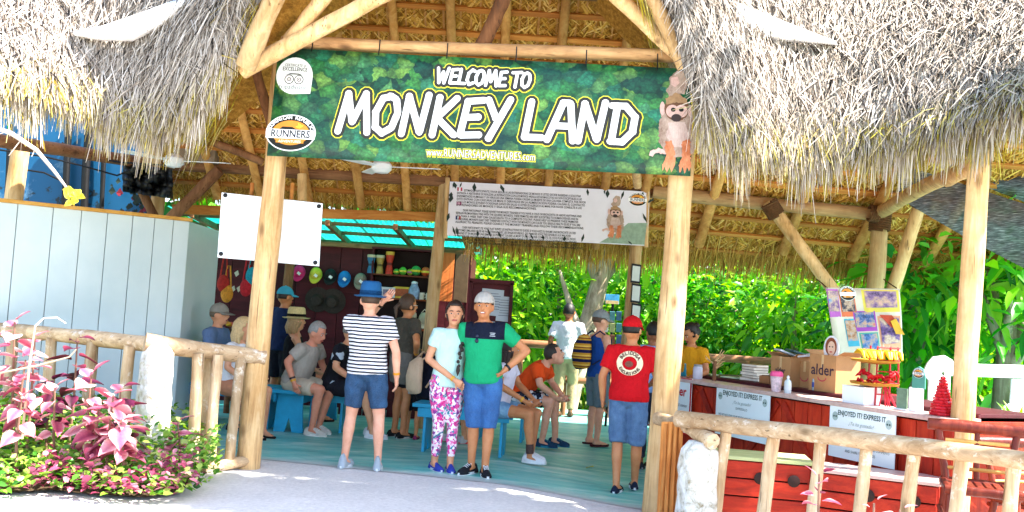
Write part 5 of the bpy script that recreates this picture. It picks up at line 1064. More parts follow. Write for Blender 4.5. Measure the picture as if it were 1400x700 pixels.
# selfie frame: white cut-out frame
wf = thing('selfie_board', tuple(P(1330, 560, 9.8)), 'large white cut-out selfie frame with round corners standing behind the counter', 'board')
def wq(px, py): return P(px, py, 9.6)
MB().prism([wq(a, b) for a, b in ((1268, 497), (1276, 488), (1292, 486), (1302, 492), (1306, 497), (1422, 500), (1422, 508), (1420, 518), (1300, 514), (1298, 560), (1290, 566), (1268, 566), (1270, 520), (1262, 510))], (0, .03, 0)).build('frame_top', M['white'], wf, 0, .004)
MB().prism([wq(a, b) for a, b in ((1384, 518.6), (1420, 519), (1418, 572), (1380, 570))], (0, .03, 0)).build('frame_side', M['white'], wf, 0, .004)
MB().prism([wq(a, b) for a, b in ((1290, 566.6), (1380, 571), (1418, 573), (1416, 588), (1290, 582))], (0, .03, 0)).build('frame_bottom', M['white'], wf, 0, .004)
MB().prism([wq(x_, y_) for x_, y_ in ell(1392, 562, 24, 12, 20)], (0, -.02, 0)).build('frame_corner', M['white'], wf, 0)
for px in (1280, 1400): a = P(px, 575, 9.63); log('frame_leg', Vector((a.x-.03, a.y+.02, -.15)), a, .03, M['white'], wf, bend=0)
# ------------------------------------------------------------------ bar stools
def stool(p, rz, h, label, hid=False):
    t = thing('bar_stool', tuple(p), label, 'stool', 'varnished bar stools'); Rz = Matrix.Rotation(rz, 3, 'Z')
    def q(x, y, z): return Vector(p)+Rz @ Vector((x, y, z))
    log('seat_rail', q(-.24, -.2, h), q(.24, -.2, h), .035, M['stool'], t, bend=0); log('seat_rail', q(-.24, .2, h), q(.24, .2, h), .035, M['stool'], t, bend=0)
    for s in (-1, 1): log('seat_rail', q(s*.22, -.2, h), q(s*.22, .2, h), .03, M['stool'], t, bend=0)
    for k in range(7): MB().box(q(-.18+.06*k, 0, h+.01), (.045, .38, .02), rz=rz).build('seat_slat', M['stool'], t, 0, .004)
    for sx in (-1, 1):
        for sy in (-1, 1): log('leg', q(sx*.26, sy*.24, 0), q(sx*.2, sy*.18, h), .03, M['stool'], t, .027, .01)
    for z in (.2, .42):
        for s in (-1, 1): log('stretcher', q(-.24, s*.22, z), q(.24, s*.22, z), .018, M['stool'], t, bend=0); log('stretcher', q(s*.24, -.22, z+.05), q(s*.24, .22, z+.05), .018, M['stool'], t, bend=0)
    # backrest
    for s in (-1, 1): log('back_post', q(s*.2, .19, h), q(s*.26, .25, h+.38), .026, M['stool'], t, bend=0)
    log('back_rail', q(-.33, .25, h+.4), q(.33, .25, h+.4), .045, M['stool'], t, bend=0)
    for k in range(4): log('back_slat', q(-.21, .2+.01*k, h+.1+.065*k), q(.21, .2+.01*k, h+.1+.065*k), .014, wood('a86a2a', 'd09a4a', 'e6bb72', 0, .5, 8, 'cane_slat'), t, bend=0)
    log('back_slat', q(0, .2, h+.02), q(0, .25, h+.4), .02, M['stool'], t, bend=0)
sp_ = P(1342, 585, 6.75); stool((sp_.x, sp_.y, -.12), -.35, .66, 'varnished dark red bar stool with a cane slat back by the far roof post')
sp_ = P(1418, 600, 7.4); stool((sp_.x, sp_.y, -.12), .2, .5, 'varnished dark red bar stool beside the spiky palm')
# ================================================================== PEOPLE
CL_TEX = bpy.data.textures.new('folds', 'CLOUDS'); CL_TEX.noise_scale = .11; CL_TEX.noise_depth = 2
def skin_mat(hexc):
    k = ('skin', hexc)
    if k in _mc: return _mc[k]
    m = NT('skin_'+hexc); c = srgb(hexc); v = m.map(); n1 = m.noise(9, v, 6, .7); n2 = m.noise(90, v, 3)
    col = m.ramp(n1, [(.3, (c[0]*.88, c[1]*.7, c[2]*.64)), (.7, (min(1, c[0]*1.06), c[1]*1.04, c[2]*1.03))]); m.bump(n2, .08, .003)
    try:
        m.b.inputs['Subsurface Weight'].default_value = .08; m.b.inputs['Subsurface Radius'].default_value = (.02, .008, .004)
    except Exception: pass
    _mc[k] = m.fin(col, .5, .35); return _mc[k]
def cloth(hexc, rough=.85, var=.14):
    k = ('cloth', hexc, rough)
    if k in _mc: return _mc[k]
    m = NT('cloth_'+hexc); c = srgb(hexc); n1 = m.noise(6, m.map(), 5, .65); col = m.ramp(n1, [(.25, tuple(x*(1-var) for x in c)), (.75, tuple(min(1, x*(1+var*.6)) for x in c))]); cloth_wrinkle(m); _mc[k] = m.fin(col, rough, .15); return _mc[k]
def denim(h1, h2):
    m = NT('denim_'+h1); v = m.map(); n1 = m.noise(7, v, 5, .65); n2 = m.noise(160, v, 3); c = m.mix(.1, m.ramp(n1, [(.3, srgb(h1)), (.7, srgb(h2))]), m.ramp(n2, [(.3, srgb(h1)), (.7, srgb('b8c8d8'))])); cloth_wrinkle(m); return m.fin(c, .85, .15)
def striped(c1, c2, period, duty=.5, zsplit=None):
    m = NT('striped_jersey'); s = m.n('ShaderNodeSeparateXYZ'); m.l(m.tc.outputs['Object'], s.inputs[0]); nz = m.noise(5, m.map(), 2)
    mu = m.n('ShaderNodeMath', operation='MULTIPLY_ADD'); mu.inputs[1].default_value = .018; m.l(nz, mu.inputs[0]); m.l(s.outputs[2], mu.inputs[2])
    a = m.n('ShaderNodeMath', operation='DIVIDE'); a.inputs[1].default_value = period; m.l(mu.outputs[0], a.inputs[0]); f = m.n('ShaderNodeMath', operation='FRACT'); m.l(a.outputs[0], f.inputs[0]); gt = m.n('ShaderNodeMath', operation='GREATER_THAN'); gt.inputs[1].default_value = duty; m.l(f.outputs[0], gt.inputs[0])
    cloth_wrinkle(m); return m.fin(m.mix(gt.outputs[0], srgb(c1), srgb(c2)), .85, .15)
def two_tone(c1, c2, z0):
    m = NT('two_tone_shirt'); s = m.n('ShaderNodeSeparateXYZ'); m.l(m.tc.outputs['Object'], s.inputs[0]); ab = m.n('ShaderNodeMath', operation='ABSOLUTE'); m.l(s.outputs[0], ab.inputs[0])
    gt = m.n('ShaderNodeMath', operation='GREATER_THAN'); gt.inputs[1].default_value = z0; m.l(s.outputs[2], gt.inputs[0]); lt = m.n('ShaderNodeMath', operation='LESS_THAN'); lt.inputs[1].default_value = .19; m.l(ab.outputs[0], lt.inputs[0]); ml = m.n('ShaderNodeMath', operation='MULTIPLY'); m.l(gt.outputs[0], ml.inputs[0]); m.l(lt.outputs[0], ml.inputs[1])
    n1 = m.noise(8, m.map(), 3); cloth_wrinkle(m)
    return m.fin(m.mix(ml.outputs[0], m.ramp(n1, [(.3, tuple(x*.88 for x in srgb(c1))), (.7, srgb(c1))]), srgb(c2)), .8, .15)
def floral(cols, scale, name='floral_print'):
    m = NT(name); vo = m.n('ShaderNodeTexVoronoi'); vo.inputs['Scale'].default_value = scale; n = m.n('ShaderNodeTexNoise'); n.inputs['Scale'].default_value = scale*.8; v = m.map(); m.l(v, n.inputs['Vector']); mx = m.n('ShaderNodeMix', data_type='VECTOR'); mx.inputs[0].default_value = .05; m.l(v, mx.inputs[4]); m.l(n.outputs['Color'], mx.inputs[5]); m.l(mx.outputs[1], vo.inputs['Vector'])
    s = m.n('ShaderNodeSeparateColor'); m.l(vo.outputs['Color'], s.inputs[0]); k = len(cols); c = m.ramp(s.outputs[0], [(i/k, srgb(x)) for i, x in enumerate(cols)], 'CONSTANT'); cloth_wrinkle(m); return m.fin(c, .8, .15)
BODY_JOBS = []; V3 = Vector
def finger_chain(mb, a, d, n, L, r, bend):
    p = V3(a); pts = [p]; rr = [r]
    for k, f in enumerate((.45, .32, .23)):
        d = (d*math.cos(bend) + n*math.sin(bend)).normalized(); p = p+d*L*f; pts.append(p); rr.append(r*(.95-.1*k))
    mb.tube(pts, rr, 6)
def add_hand(mb, wr, d, front, bend=.3, s=1.0):
    d = d.normalized(); w = (front - d*front.dot(d)); w = w.normalized() if w.length > .05 else frame(d)[0]; n = d.cross(w)
    if n.dot(V3((-wr.x, 0, 0))) < 0: n = -n           # palm towards the body
    mb.ell_loft([wr-d*.015, wr+d*.02*s, wr+d*.055*s, wr+d*.088*s], [.026, .032, .04, .038], [.022, .02, .018, .014], w, 12)
    for k, (o, L) in enumerate(((.028, .07), (.0095, .08), (-.0095, .075), (-.027, .058))): finger_chain(mb, wr+d*.082*s+w*o, d, n, L*s, .0088, bend*(1+.15*k))
    finger_chain(mb, wr+d*.025*s+w*.028, (d*.75+w*.65).normalized(), n, .065*s, .0105, .2)
def shell(c, r, M_, keep, nu=26, nv=16, jit=.0):
    mb = MB(); mb.ellipsoid((0, 0, 0), r, nu, nv); v = [V3(q) for q in mb.v]; f = [q for q in mb.f if len(q) == 4 and keep(sum((v[i] for i in q), V3())/4)]
    o = MB(); c = V3(c); o.v = [tuple(c + M_ @ (q*(1+random.uniform(-jit, jit)))) for q in v]; o.f = f; return o
def person(label, loc, yaw, H, pose, skin, shirt=None, bottom=None, shoe=None, hair=None, hat=None, group=None, face=True, vox=.0125, girth=1.0, extras=None, female=False):
    k = H/1.72; root = thing('person', tuple(loc), label, 'person'); root.rotation_euler = (0, 0, R(yaw)); root.scale = (k, k, k)
    root.matrix_basis = Matrix.Translation(loc) @ Matrix.Rotation(R(yaw), 4, 'Z') @ Matrix.Scale(k, 4)
    def part(mb, nm, m, smooth=40, parent=root, bevel=0):
        o = mb.build(nm, m, None, smooth, bevel); o.parent = parent; return o
    ps = dict(pel=(0, 0, .95), lean=0, roll=0, hyaw=0, hpitch=0, knR=(-.1, -.015, .49), anR=(-.1, .02, .085), knL=(.1, -.015, .49), anL=(.1, .02, .085), elR=(-.25, .03, 1.13), wrR=(-.265, -.03, .89), elL=(.25, .03, 1.13), wrL=(.265, -.03, .89), toeR=.15, toeL=-.15, bend=.3, shw=.18 if not female else .158)
    ps.update(pose); J = {a: V3(b) for a, b in ps.items() if isinstance(b, tuple)}
    p0 = J['pel']; s = V3((math.sin(ps['roll']), -math.sin(ps['lean']), math.cos(ps['lean']))).normalized(); back = V3((0, math.cos(ps['lean']), math.sin(ps['lean'])))
    X = V3((1, 0, -math.sin(ps['roll']))).normalized(); gx = 1+(girth-1)*.6
    sh = {'R': p0+s*.425-X*ps['shw'], 'L': p0+s*.425+X*ps['shw']}; hip = {'R': p0-X*.092-s*.04, 'L': p0+X*.092-s*.04}
    neck = p0+s*.5; hs = (s+V3((0, -.25*math.sin(ps['lean']) - .04, .25))).normalized(); head = neck+hs*.145
    Mh = Matrix.Rotation(ps['hyaw'], 3, 'Z') @ Matrix.Rotation(ps['hpitch'], 3, 'X') @ Matrix.Diagonal((1.13, 1.13, 1.13))
    def hp(x, y, z): return head + Mh @ V3((x, y, z))
    wf = .93 if female else 1.0
    mb = MB()
    tw = (.15, .168, .138, .15, .162, .128, .075); td = (.1, .118, .1*girth, .108*girth, .108, .085, .06)
    sp = (-.08, 0, .13, .27, .38, .455, .5)
    mb.ell_loft([p0+s*a for a in sp], [a*wf*gx for a in tw], list(td), X, 18)
    mb.tube([neck-s*.05, neck+hs*.03, head-hs*.03+back*.005], [.062*wf, .054*wf, .052*wf], 12)
    mb.ellipsoid(hp(0, .008, .012), (.074, .094, .105), 18, 12, Mh); mb.ellipsoid(hp(0, -.028, -.052), (.054, .056, .062), 14, 9, Mh); mb.ellipsoid(hp(0, -.062, -.082), (.026, .022, .022), 10, 7, Mh)
    mb.ell_loft([hp(0, -.088, .012), hp(0, -.102, -.018), hp(0, -.092, -.034)], [.009, .015, .012], [.012, .016, .012], Mh @ V3((1, 0, 0)), 10)
    for sx in (-1, 1): mb.ellipsoid(hp(sx*.077, .008, -.012), (.012, .022, .032), 8, 6, Mh)
    front = V3((0, -1, 0))
    for S in 'RL':
        el, wr, kn, an = J['el'+S], J['wr'+S], J['kn'+S], J['an'+S]
        mb.ellipsoid(sh[S]-V3((0, 0, .01)), (.06*wf, .06*wf, .062*wf), 12, 8)
        mb.tube([sh[S], sh[S].lerp(el, .35), el], [.056*wf, .05*wf, .041*wf], 12); mb.ellipsoid(el, (.041*wf,)*3, 10, 6)
        mb.tube([el, el.lerp(wr, .3), wr], [.041*wf, .043*wf, .028*wf], 12); mb.ellipsoid(wr, (.028*wf,)*3, 8, 6)
        mb.ellipsoid(hip[S], (.088, .09, .09), 12, 8); mb.tube([hip[S], hip[S].lerp(kn, .4), kn], [.09, .08, .056], 14); mb.ellipsoid(kn, (.056, .058, .056), 12, 8)
        q = kn.lerp(an, .32)+V3((0, .012, 0)); mb.tube([kn, q, kn.lerp(an, .7), an], [.054, .056, .042, .036], 14)
        td_ = V3((math.sin(ps['toe'+S]), -math.cos(ps['toe'+S]), 0)); az = an.z-.085; tip = ps.get('tip'+S, 0)
        J['td'+S] = td_; mb.ell_loft([an+td_*-.05+V3((0, 0, -.035)), an+V3((0, 0, -.03)), an+td_*.08+V3((0, 0, -.05)), an+td_*.17+V3((0, 0, -.066))], [.03, .036, .042, .03], [.035, .045, .028, .014], td_.cross(V3((0, 0, 1))), 12)
    hb = MB()
    for S in 'RL': add_hand(hb, J['wr'+S], (J['wr'+S]-J['el'+S])*(1 if 'hd'+S not in J else 0)+J.get('hd'+S, V3()), J.get('hf'+S, front), ps['bend'], .95)
    sk = skin_mat(skin)
    o = mb.build('body', None, None, 0); o.parent = root
    r = o.modifiers.new('r', 'REMESH'); r.mode = 'VOXEL'; r.voxel_size = vox; sm_ = o.modifiers.new('s', 'SMOOTH'); sm_.factor = .5; sm_.iterations = 3
    BODY_JOBS.append((o, hb, sk))
    def garment(mb, nm, m, thick=.013, v=None):
        o = mb.build(nm, m, None, 0); o.parent = root; r = o.modifiers.new('r', 'REMESH'); r.mode = 'VOXEL'; r.voxel_size = v or vox; q = o.modifiers.new('s', 'SMOOTH'); q.factor = .5; q.iterations = 4
        d = o.modifiers.new('d', 'DISPLACE'); d.texture = CL_TEX; d.strength = thick*1.6; d.mid_level = .5; d.texture_coords = 'LOCAL'; r.use_smooth_shade = True; return o
    if shirt:
        sm_m, hem, slv, ex = shirt; mb = MB(); e = .018+ex
        tor = [(hem, .176, .128), (.0 if hem < 0 else hem+.03, .176, .13), (.13, .158, .118), (.27, .166, .122), (.38, .172, .12), (.435, .142, .105), (.492, .082, .076)]
        if slv == 0: tor[-2] = (.43, .13, .1); tor[-1] = (.465, .085, .07)
        mb.ell_loft([p0+s*a for a, _, _ in tor], [(b*wf*gx+ex) for _, b, _ in tor], [c*(girth if i in (1, 2, 3) else 1)+ex for i, (_, _, c) in enumerate(tor)], X, 20)
        for S in 'RL':
            if slv:
                el, wr = J['el'+S], J['wr'+S]; a = sh[S]+ (p0+s*.42-sh[S])*.35
                if slv <= 1: e_ = sh[S].lerp(el, slv); mb.tube([a, sh[S], sh[S].lerp(e_, .5), e_], [.075+ex*.6, .079*wf+ex*.6, .073*wf+ex*.5, .068*wf+ex*.5], 14)
                else: mb.tube([a, sh[S], el, el.lerp(wr, slv-1)], [.07, .072*wf, .056, .046], 14)
            else: mb.tube([p0+s*.4+X*(.1 if S == 'L' else -.1), sh[S]*.5+neck*.5+s*-.005, p0+s*.4+X*(.1 if S == 'L' else -.1)+back*.05], [.03, .03, .03], 8)
        so = garment(mb, 'shirt' if slv else 'tank_top', sm_m)
        root['_s'] = so.name
    if bottom:
        bm_, leg, loose, top = bottom; mb = MB()
        mb.ell_loft([p0+s*top, p0+s*.0, p0-s*.07, p0-s*.12], [.16*wf*gx, .178*gx, .178*gx, .12], [.118*girth, .132*max(1, girth*.95), .125, .09], X, 18)
        for S in 'RL':
            kn, an = J['kn'+S], J['an'+S]; h = hip[S]
            if leg <= 1: e_ = h.lerp(kn, leg); mb.tube([h, h.lerp(e_, .5), e_], [.104, .097+loose*.5, .088+loose-.02*leg], 16)
            else:
                e_ = kn.lerp(an, leg-1); mb.tube([h, h.lerp(kn, .5), kn, kn.lerp(e_, .5), e_], [.104, .09+loose*.5, .07+loose, .064+loose, (.068 if leg < 1.5 else .05)+loose], 16)
        garment(mb, 'shorts' if leg < 1.5 else 'trousers', bm_, .014)
    if shoe:
        kind, c1, c2 = shoe
        for S in 'RL':
            an, t_ = J['an'+S], J['td'+S]; Xs = t_.cross(V3((0, 0, 1))); b = an-V3((0, 0, .085)); rs = []
            n = 16
            for yy, wv, hh in ((-.085, .03, .045), (-.07, .038, .075 if kind != 'flip' else .02), (-.02, .04, .09), (.03, .043, .085), (.09, .048, .062), (.14, .047, .05), (.175, .036, .038), (.19, .018, .026)):
                if kind == 'flip': hh = .012
                if kind == 'slip': hh *= .8
                if kind == 'high' and -.08 < yy < .02: hh += .035
                rs.append([b + t_*yy + Xs*wv*math.cos(2*math.pi*q/n)*(1 if math.sin(2*math.pi*q/n) < .2 else .86) + V3((0, 0, .018 + max(-.01, math.sin(2*math.pi*q/n)*hh))) for q in range(n)])
            shoe_o = part(MB().rings(rs), 'shoe' if kind != 'flip' else 'sandal', cloth(c1, .7), 60)
            sl = []
            for q in range(24):
                a = 2*math.pi*q/24; sl.append(b + t_*(.052+.142*math.cos(a)) + Xs*(.046+.006*math.cos(a))*math.sin(a)*(1 if kind != 'flip' else .9) + V3((0, 0, .001)))
            part(MB().prism(sl, (0, 0, .024 if kind != 'flip' else .012)), 'sole', cloth(c2, .6), 40, shoe_o)
            if kind == 'lace':
                for q in range(4): c = b+t_*(.03+.022*q)+V3((0, 0, .095-.008*q)); part(MB().tube([c-Xs*.024, c+V3((0, 0, .008)), c+Xs*.024], .0035, 5), 'lace', cloth(c2), 40, shoe_o)
            if kind == 'flip': 
                c = b+t_*.14+V3((0, 0, .03)); part(MB().tube([b+t_*.03-Xs*.04+V3((0, 0, .02)), c+V3((0, 0, .012)), b+t_*.03+Xs*.04+V3((0, 0, .02))], .006, 6), 'strap', cloth(c1), 40, shoe_o)
    if face:
        for sx in (-1, 1):
            e = part(MB().ellipsoid(hp(sx*.031, -.077, .004), (.0115, .008, .0055), 10, 6, Mh), 'eye', flat('cfc4ba', .2, .02, 3, 0)); part(MB().ellipsoid(hp(sx*.031, -.0835, .004), (.006, .004, .0056), 8, 5, Mh), 'iris', flat('2a1a12', .15, .05, 3, 0), 40, e)
            part(MB().tube([hp(sx*.014, -.088, .024), hp(sx*.032, -.088, .03), hp(sx*.05, -.076, .023)], [.004, .005, .003], 6), 'eyebrow', flat(hair[1] if hair else '2a1c14', .8))
        part(MB().ellipsoid(hp(0, -.0845, -.056), (.026, .011, .0085), 12, 6, Mh), 'mouth', flat('a4524a' if not ps.get('smile') else 'a8584c', .4))
        if ps.get('smile'): part(MB().ellipsoid(hp(0, -.0895, -.054), (.019, .008, .005), 10, 5, Mh), 'teeth', flat('f0ece4', .3))
    if hair:
        hk, hc = hair; hm = flat(hc, .55, .35, 45, .5, .4)
        if hk != 'bald':
            low = {'short': -.045, 'long': -.09, 'braid': -.08, 'bun': -.05, 'tail': -.06, 'bob': -.11}[hk]
            hs_ = part(shell(hp(0, .01, .016), (.086, .104, .116) if hk != 'short' else (.081, .1, .111), Mh, lambda c: not (c.y < -.035 and c.z < ((.056 if hk in ('braid', 'long') else .058) - .25*max(0, abs(c.x)-.05))) and c.z > low and not (abs(c.x) > .06 and c.y < .0 and c.z < .0 and hk == 'short'), jit=.014), 'hair', hm, 70); hs_.modifiers.new('s', 'SOLIDIFY').thickness = .012
        if hk in ('long', 'bob'):
            L = .28 if hk == 'long' else .16
            for q in range(9):
                a = -1.9+3.8*q/8; b = hp(.075*math.sin(a), .03+.06*math.cos(a), -.01); part(MB().tube([b, b+back*.02+V3((0, 0, -L*.5)), b+back*.01+V3((random.uniform(-.02, .02), 0, -L))], [.028, .03, .012], 8), 'hair_lock', hm, 70)
        if hk == 'braid':
            pts = [hp(.05, .06, -.07), hp(.085, .0, -.15), hp(.085, -.07, -.23), hp(.075, -.115, -.33), hp(.06, -.135, -.46)]
            for q in range(15):
                t = q/14*4; i = min(3, int(t)); c = pts[i].lerp(pts[i+1], t-i); rr = .032*(1-.035*q); part(MB().ellipsoid(c+V3((.008*(-1)**q, 0, 0)), (rr, rr, rr*1.15), 10, 6), 'braid_link', hm, 70)
            part(MB().tube([pts[-1], pts[-1]+V3((0, -.005, -.05)), pts[-1]+V3((0, 0, -.1))], [.014, .022, .004], 8), 'braid_end', hm, 70)
        if hk == 'bun': part(MB().ellipsoid(hp(0, .1, .05), (.045, .04, .045), 12, 8), 'hair_bun', hm, 70)
        if hk == 'tail': part(MB().tube([hp(0, .1, .02), hp(.0, .15, -.03), hp(0, .14, -.14)], [.022, .03, .008], 8), 'ponytail', hm, 70)
    if hat:
        hk, c1, c2 = hat; m1, m2 = cloth(c1), cloth(c2)
        if hk in ('cap', 'backcap'):
            Mc = Mh @ Matrix.Rotation(0 if hk == 'cap' else math.pi, 3, 'Z'); oy = .008
            part(shell(hp(0, oy, .03), (.088, .105, .1), Mh, lambda c: c.z > -.005, 24, 14), 'cap_crown', m1, 60).modifiers.new('s', 'SOLIDIFY').thickness = .008
            mb = MB(); nn = 12; ctr = hp(0, oy, .032)
            for q in range(nn):
                a0, a1 = math.pi+math.pi*(.08+.84*q/nn), math.pi+math.pi*(.08+.84*(q+1)/nn)
                def ip(a): return ctr+Mc @ V3((.088*math.cos(a), .105*math.sin(a), 0))
                def op(a): return ctr+Mc @ V3((.088*math.cos(a)*.95, .105*math.sin(a)-.075*abs(math.sin(a))**.5, -.02-.01*abs(math.cos(a))))
                mb.quad(ip(a0), ip(a1), op(a1), op(a0))
            weld(part(mb, 'cap_peak', m2, 60)).modifiers.new('s', 'SOLIDIFY').thickness = .007
            part(MB().ellipsoid(hp(0, oy, .131), (.01, .01, .006), 8, 5), 'cap_button', m2)
        if hk in ('fedora', 'straw'):
            wv = hk == 'straw'; mm = flat(c1, .85, .3 if wv else .15, 50 if wv else 8, .5)
            part(MB().lathe(hp(0, .01, .045), [(.093, -.01), (.096, .0), (.095, .05), (.088, .1), (.07, .118), (.03, .108), (.0, .1)], 24, Mh @ Matrix.Diagonal((.95, 1.12, 1))), 'hat_crown', mm, 60)
            part(MB().lathe(hp(0, .01, .04), [(.09, .0), (.125, -.014), (.145, -.006), (.146, .0), (.125, -.006), (.092, .01)], 28, Mh @ Matrix.Diagonal((.95, 1.12, 1)), cap=False), 'hat_brim', mm, 60)
            part(MB().lathe(hp(0, .01, .05), [(.098, 0), (.0995, .002), (.0985, .03), (.097, .032)], 24, Mh @ Matrix.Diagonal((.95, 1.12, 1)), cap=False), 'hat_band', cloth(c2), 60)
    ctx = dict(root=root, part=part, hp=hp, J=J, p0=p0, s=s, X=X, back=back, sh=sh, Mh=Mh, garment=garment)
    if extras: extras(ctx)
    return root
def band(ctx, S, col, off=.03, r=.034, name='wristband'):
    wr, el = ctx['J']['wr'+S], ctx['J']['el'+S]; d = (el-wr).normalized(); ctx['part'](MB().tube([wr+d*off, wr+d*(off+.022)], r, 12), name, flat(col, .4))
def wrap_print(ctx, build, off=.006, tgt='_s'):
    o = build(); o.parent = ctx['root']; s = o.modifiers.new('w', 'SHRINKWRAP'); s.target = bpy.data.objects[ctx['root'][tgt]]; s.offset = off; s.wrap_method = 'PROJECT'; s.use_project_x = s.use_project_z = False; s.use_project_y = True; s.use_negative_direction = s.use_positive_direction = True; return o
def disc_mesh(cx, cz, y, r0, r1, ry=1.0, n=36, m_=5):
    mb = MB()
    for j in range(m_):
        a, b = r0+(r1-r0)*j/m_, r0+(r1-r0)*(j+1)/m_
        for k in range(n):
            t0, t1 = 2*math.pi*k/n, 2*math.pi*(k+1)/n; mb.quad(*[(cx+rr*math.cos(t), y, cz+rr*ry*math.sin(t)) for rr, t in ((a, t0), (b, t0), (b, t1), (a, t1))])
    return mb
def SIT(lean=.2, **k):
    d = dict(pel=(0, 0, .6), lean=lean, knR=(-.12, -.44, .54), anR=(-.12, -.42, .085), knL=(.12, -.44, .54), anL=(.12, -.42, .085), elR=(-.24, -.12, .8), wrR=(-.16, -.33, .66), elL=(.24, -.12, .8), wrL=(.16, -.33, .66)); d.update(k); return d
LIGHT, TAN, MED, DARK = 'dca88c', 'bf8458', 'd09a76', '8f5c3c'
# 1 striped shirt
def ex(c): band(c, 'R', 'd88a1c'); band(c, 'L', '2a1c14', .05, .036, 'watch')
person('man in a striped shirt, blue hat and denim shorts with his back turned', pg(493, 640), 176, 1.73, dict(roll=.035, elL=(.2, -.3, 1.3), wrL=(-.07, -.2, 1.6), hfL=(-1, 0, .2), elR=(-.275, .05, 1.12), wrR=(-.285, 0, .875), knR=(-.14, -.015, .49), anR=(-.165, .03, .085), knL=(.13, -.015, .49), anL=(.155, .03, .085), hyaw=.35),
       LIGHT, (striped('e8e6ea', '20202c', .0345, .56), -.06, .62, .014), (denim('12304e', '245078'), .8, .008, .06), ('high', 'a4aeb6', 'd8dee2'), ('short', '4a3426'), ('fedora', '14507f', '0e3a60'), extras=ex, girth=1.08)
# 2 woman with braid
def ex(c): band(c, 'R', 'd8a02c', .02, .03)
person('woman with a long dark braid, mint blouse and pink floral leggings', pg(604, 643), 20, 1.64, dict(roll=.05, hyaw=-.3, elR=(-.215, .02, 1.12), wrR=(.02, -.2, .93), hfR=(0, 0, -1), elL=(.2, .08, 1.12), wrL=(.24, .1, .9), knR=(-.07, -.02, .49), anR=(-.07, .05, .085), knL=(.08, -.03, .49), anL=(.07, -.04, .085), bend=.35),
       MED, (cloth('bfe0da'), -.1, .5, .006), (floral(['f0e4ea', 'd83a86', 'e87ab0', 'f4eef0', '8a3a8a', '3f8a96', 'e0509a', 'f0d0de'], 42), 1.86, -.006, .05), ('slip', '2f3f9a', 'c8ccd4'), ('braid', '2a1a14'), extras=ex, female=True, vox=.0115)
# 3 man in green
def ex(c):
    band(c, 'L', '14161a', .03, .036, 'watch'); gl = flat('14203a', .2)
    a = c['p0']+c['s']*.36+V3((-.045, -.135, 0)); c['part'](MB().ellipsoid(a, (.016, .008, .02), 10, 6), 'sunglasses', gl); c['part'](MB().ellipsoid(a+V3((.0, -.004, -.045)), (.018, .008, .022), 10, 6), 'sunglasses', gl)
    for k in range(3): wrap_print(c, lambda: MB().box((.08, -.3, 1.345-.014*k), (.05-.012*(k == 1), .001, .005)).build('chest_print', flat('c9d0d4', .6), None, 0), .003)
person('man in a green and navy shirt, backward cap and denim shorts, hand on hip', pg(652, 648), -6, 1.74, dict(roll=-.05, hyaw=.02, smile=True, elL=(.4, .06, 1.19), wrL=(.21, -.07, 1.0), hdL=(-.5, .1, -.5), hfL=(0, -1, 0), elR=(-.26, .1, 1.13), wrR=(-.3, .16, .92), knR=(-.06, -.02, .49), anR=(-.06, .0, .085), knL=(.09, -.03, .49), anL=(.08, -.06, .085), toeR=-.5, toeL=.3),
       TAN, (two_tone('1aa06a', '141a2c', 1.285), -.09, .6, .004), (denim('1a4478', '2f68a4'), 1.12, .012, .05), ('lace', '1a1c22', 'e0e2e4'), ('short', '3a281c'), ('backcap', 'b9b2aa', 'c9c2ba'), extras=ex, girth=1.12, vox=.0115)
# 4 red shirt
def ex(c):
    y = .3; wrap_print(c, lambda: disc_mesh(0, 1.27, y, .072, .13, .92).build('back_ring', ICREAM, None, 0), .005); wrap_print(c, lambda: disc_mesh(.005, 1.262, y, .0, .04, .75, 20, 3).build('back_emblem', flat('7d4a3a', .7, .5, 60, 0), None, 0), .006)
    f = lambda u, v, e=0: V3((-u, y+e, v))
    for txt, mid, fl in (('BELIDOSA', math.pi/2, False), ('EXCURSIONS', -math.pi/2, True)):
        wrap_print(c, lambda: arc_text('back_lettering', txt, f, 0, 1.27, .085 if not fl else .115, mid, 2.3, .048 if not fl else .042, 0, flat('4a1a16', .7), None, fl), .009)
person('man in a red cap and red printed shirt with denim shorts walking away', pg(853, 672), 168, 1.69, dict(hyaw=-.3, elL=(.27, .05, 1.12), wrL=(.26, -.02, .88), elR=(-.27, -.05, 1.13), wrR=(-.2, -.25, 1.06), knR=(-.1, -.02, .49), anR=(-.09, -.12, .1), knL=(.09, .0, .49), anL=(.07, .12, .085)),
       TAN, (cloth('c8121c'), -.06, .68, .008), (denim('3a587e', '587a9e'), 1.05, .02, .05), ('slip', '1a2236', 'dfe4e8'), ('short', '1a1310'), ('cap', 'c8141c', 'b01018'), extras=ex, girth=1.2, vox=.0115)
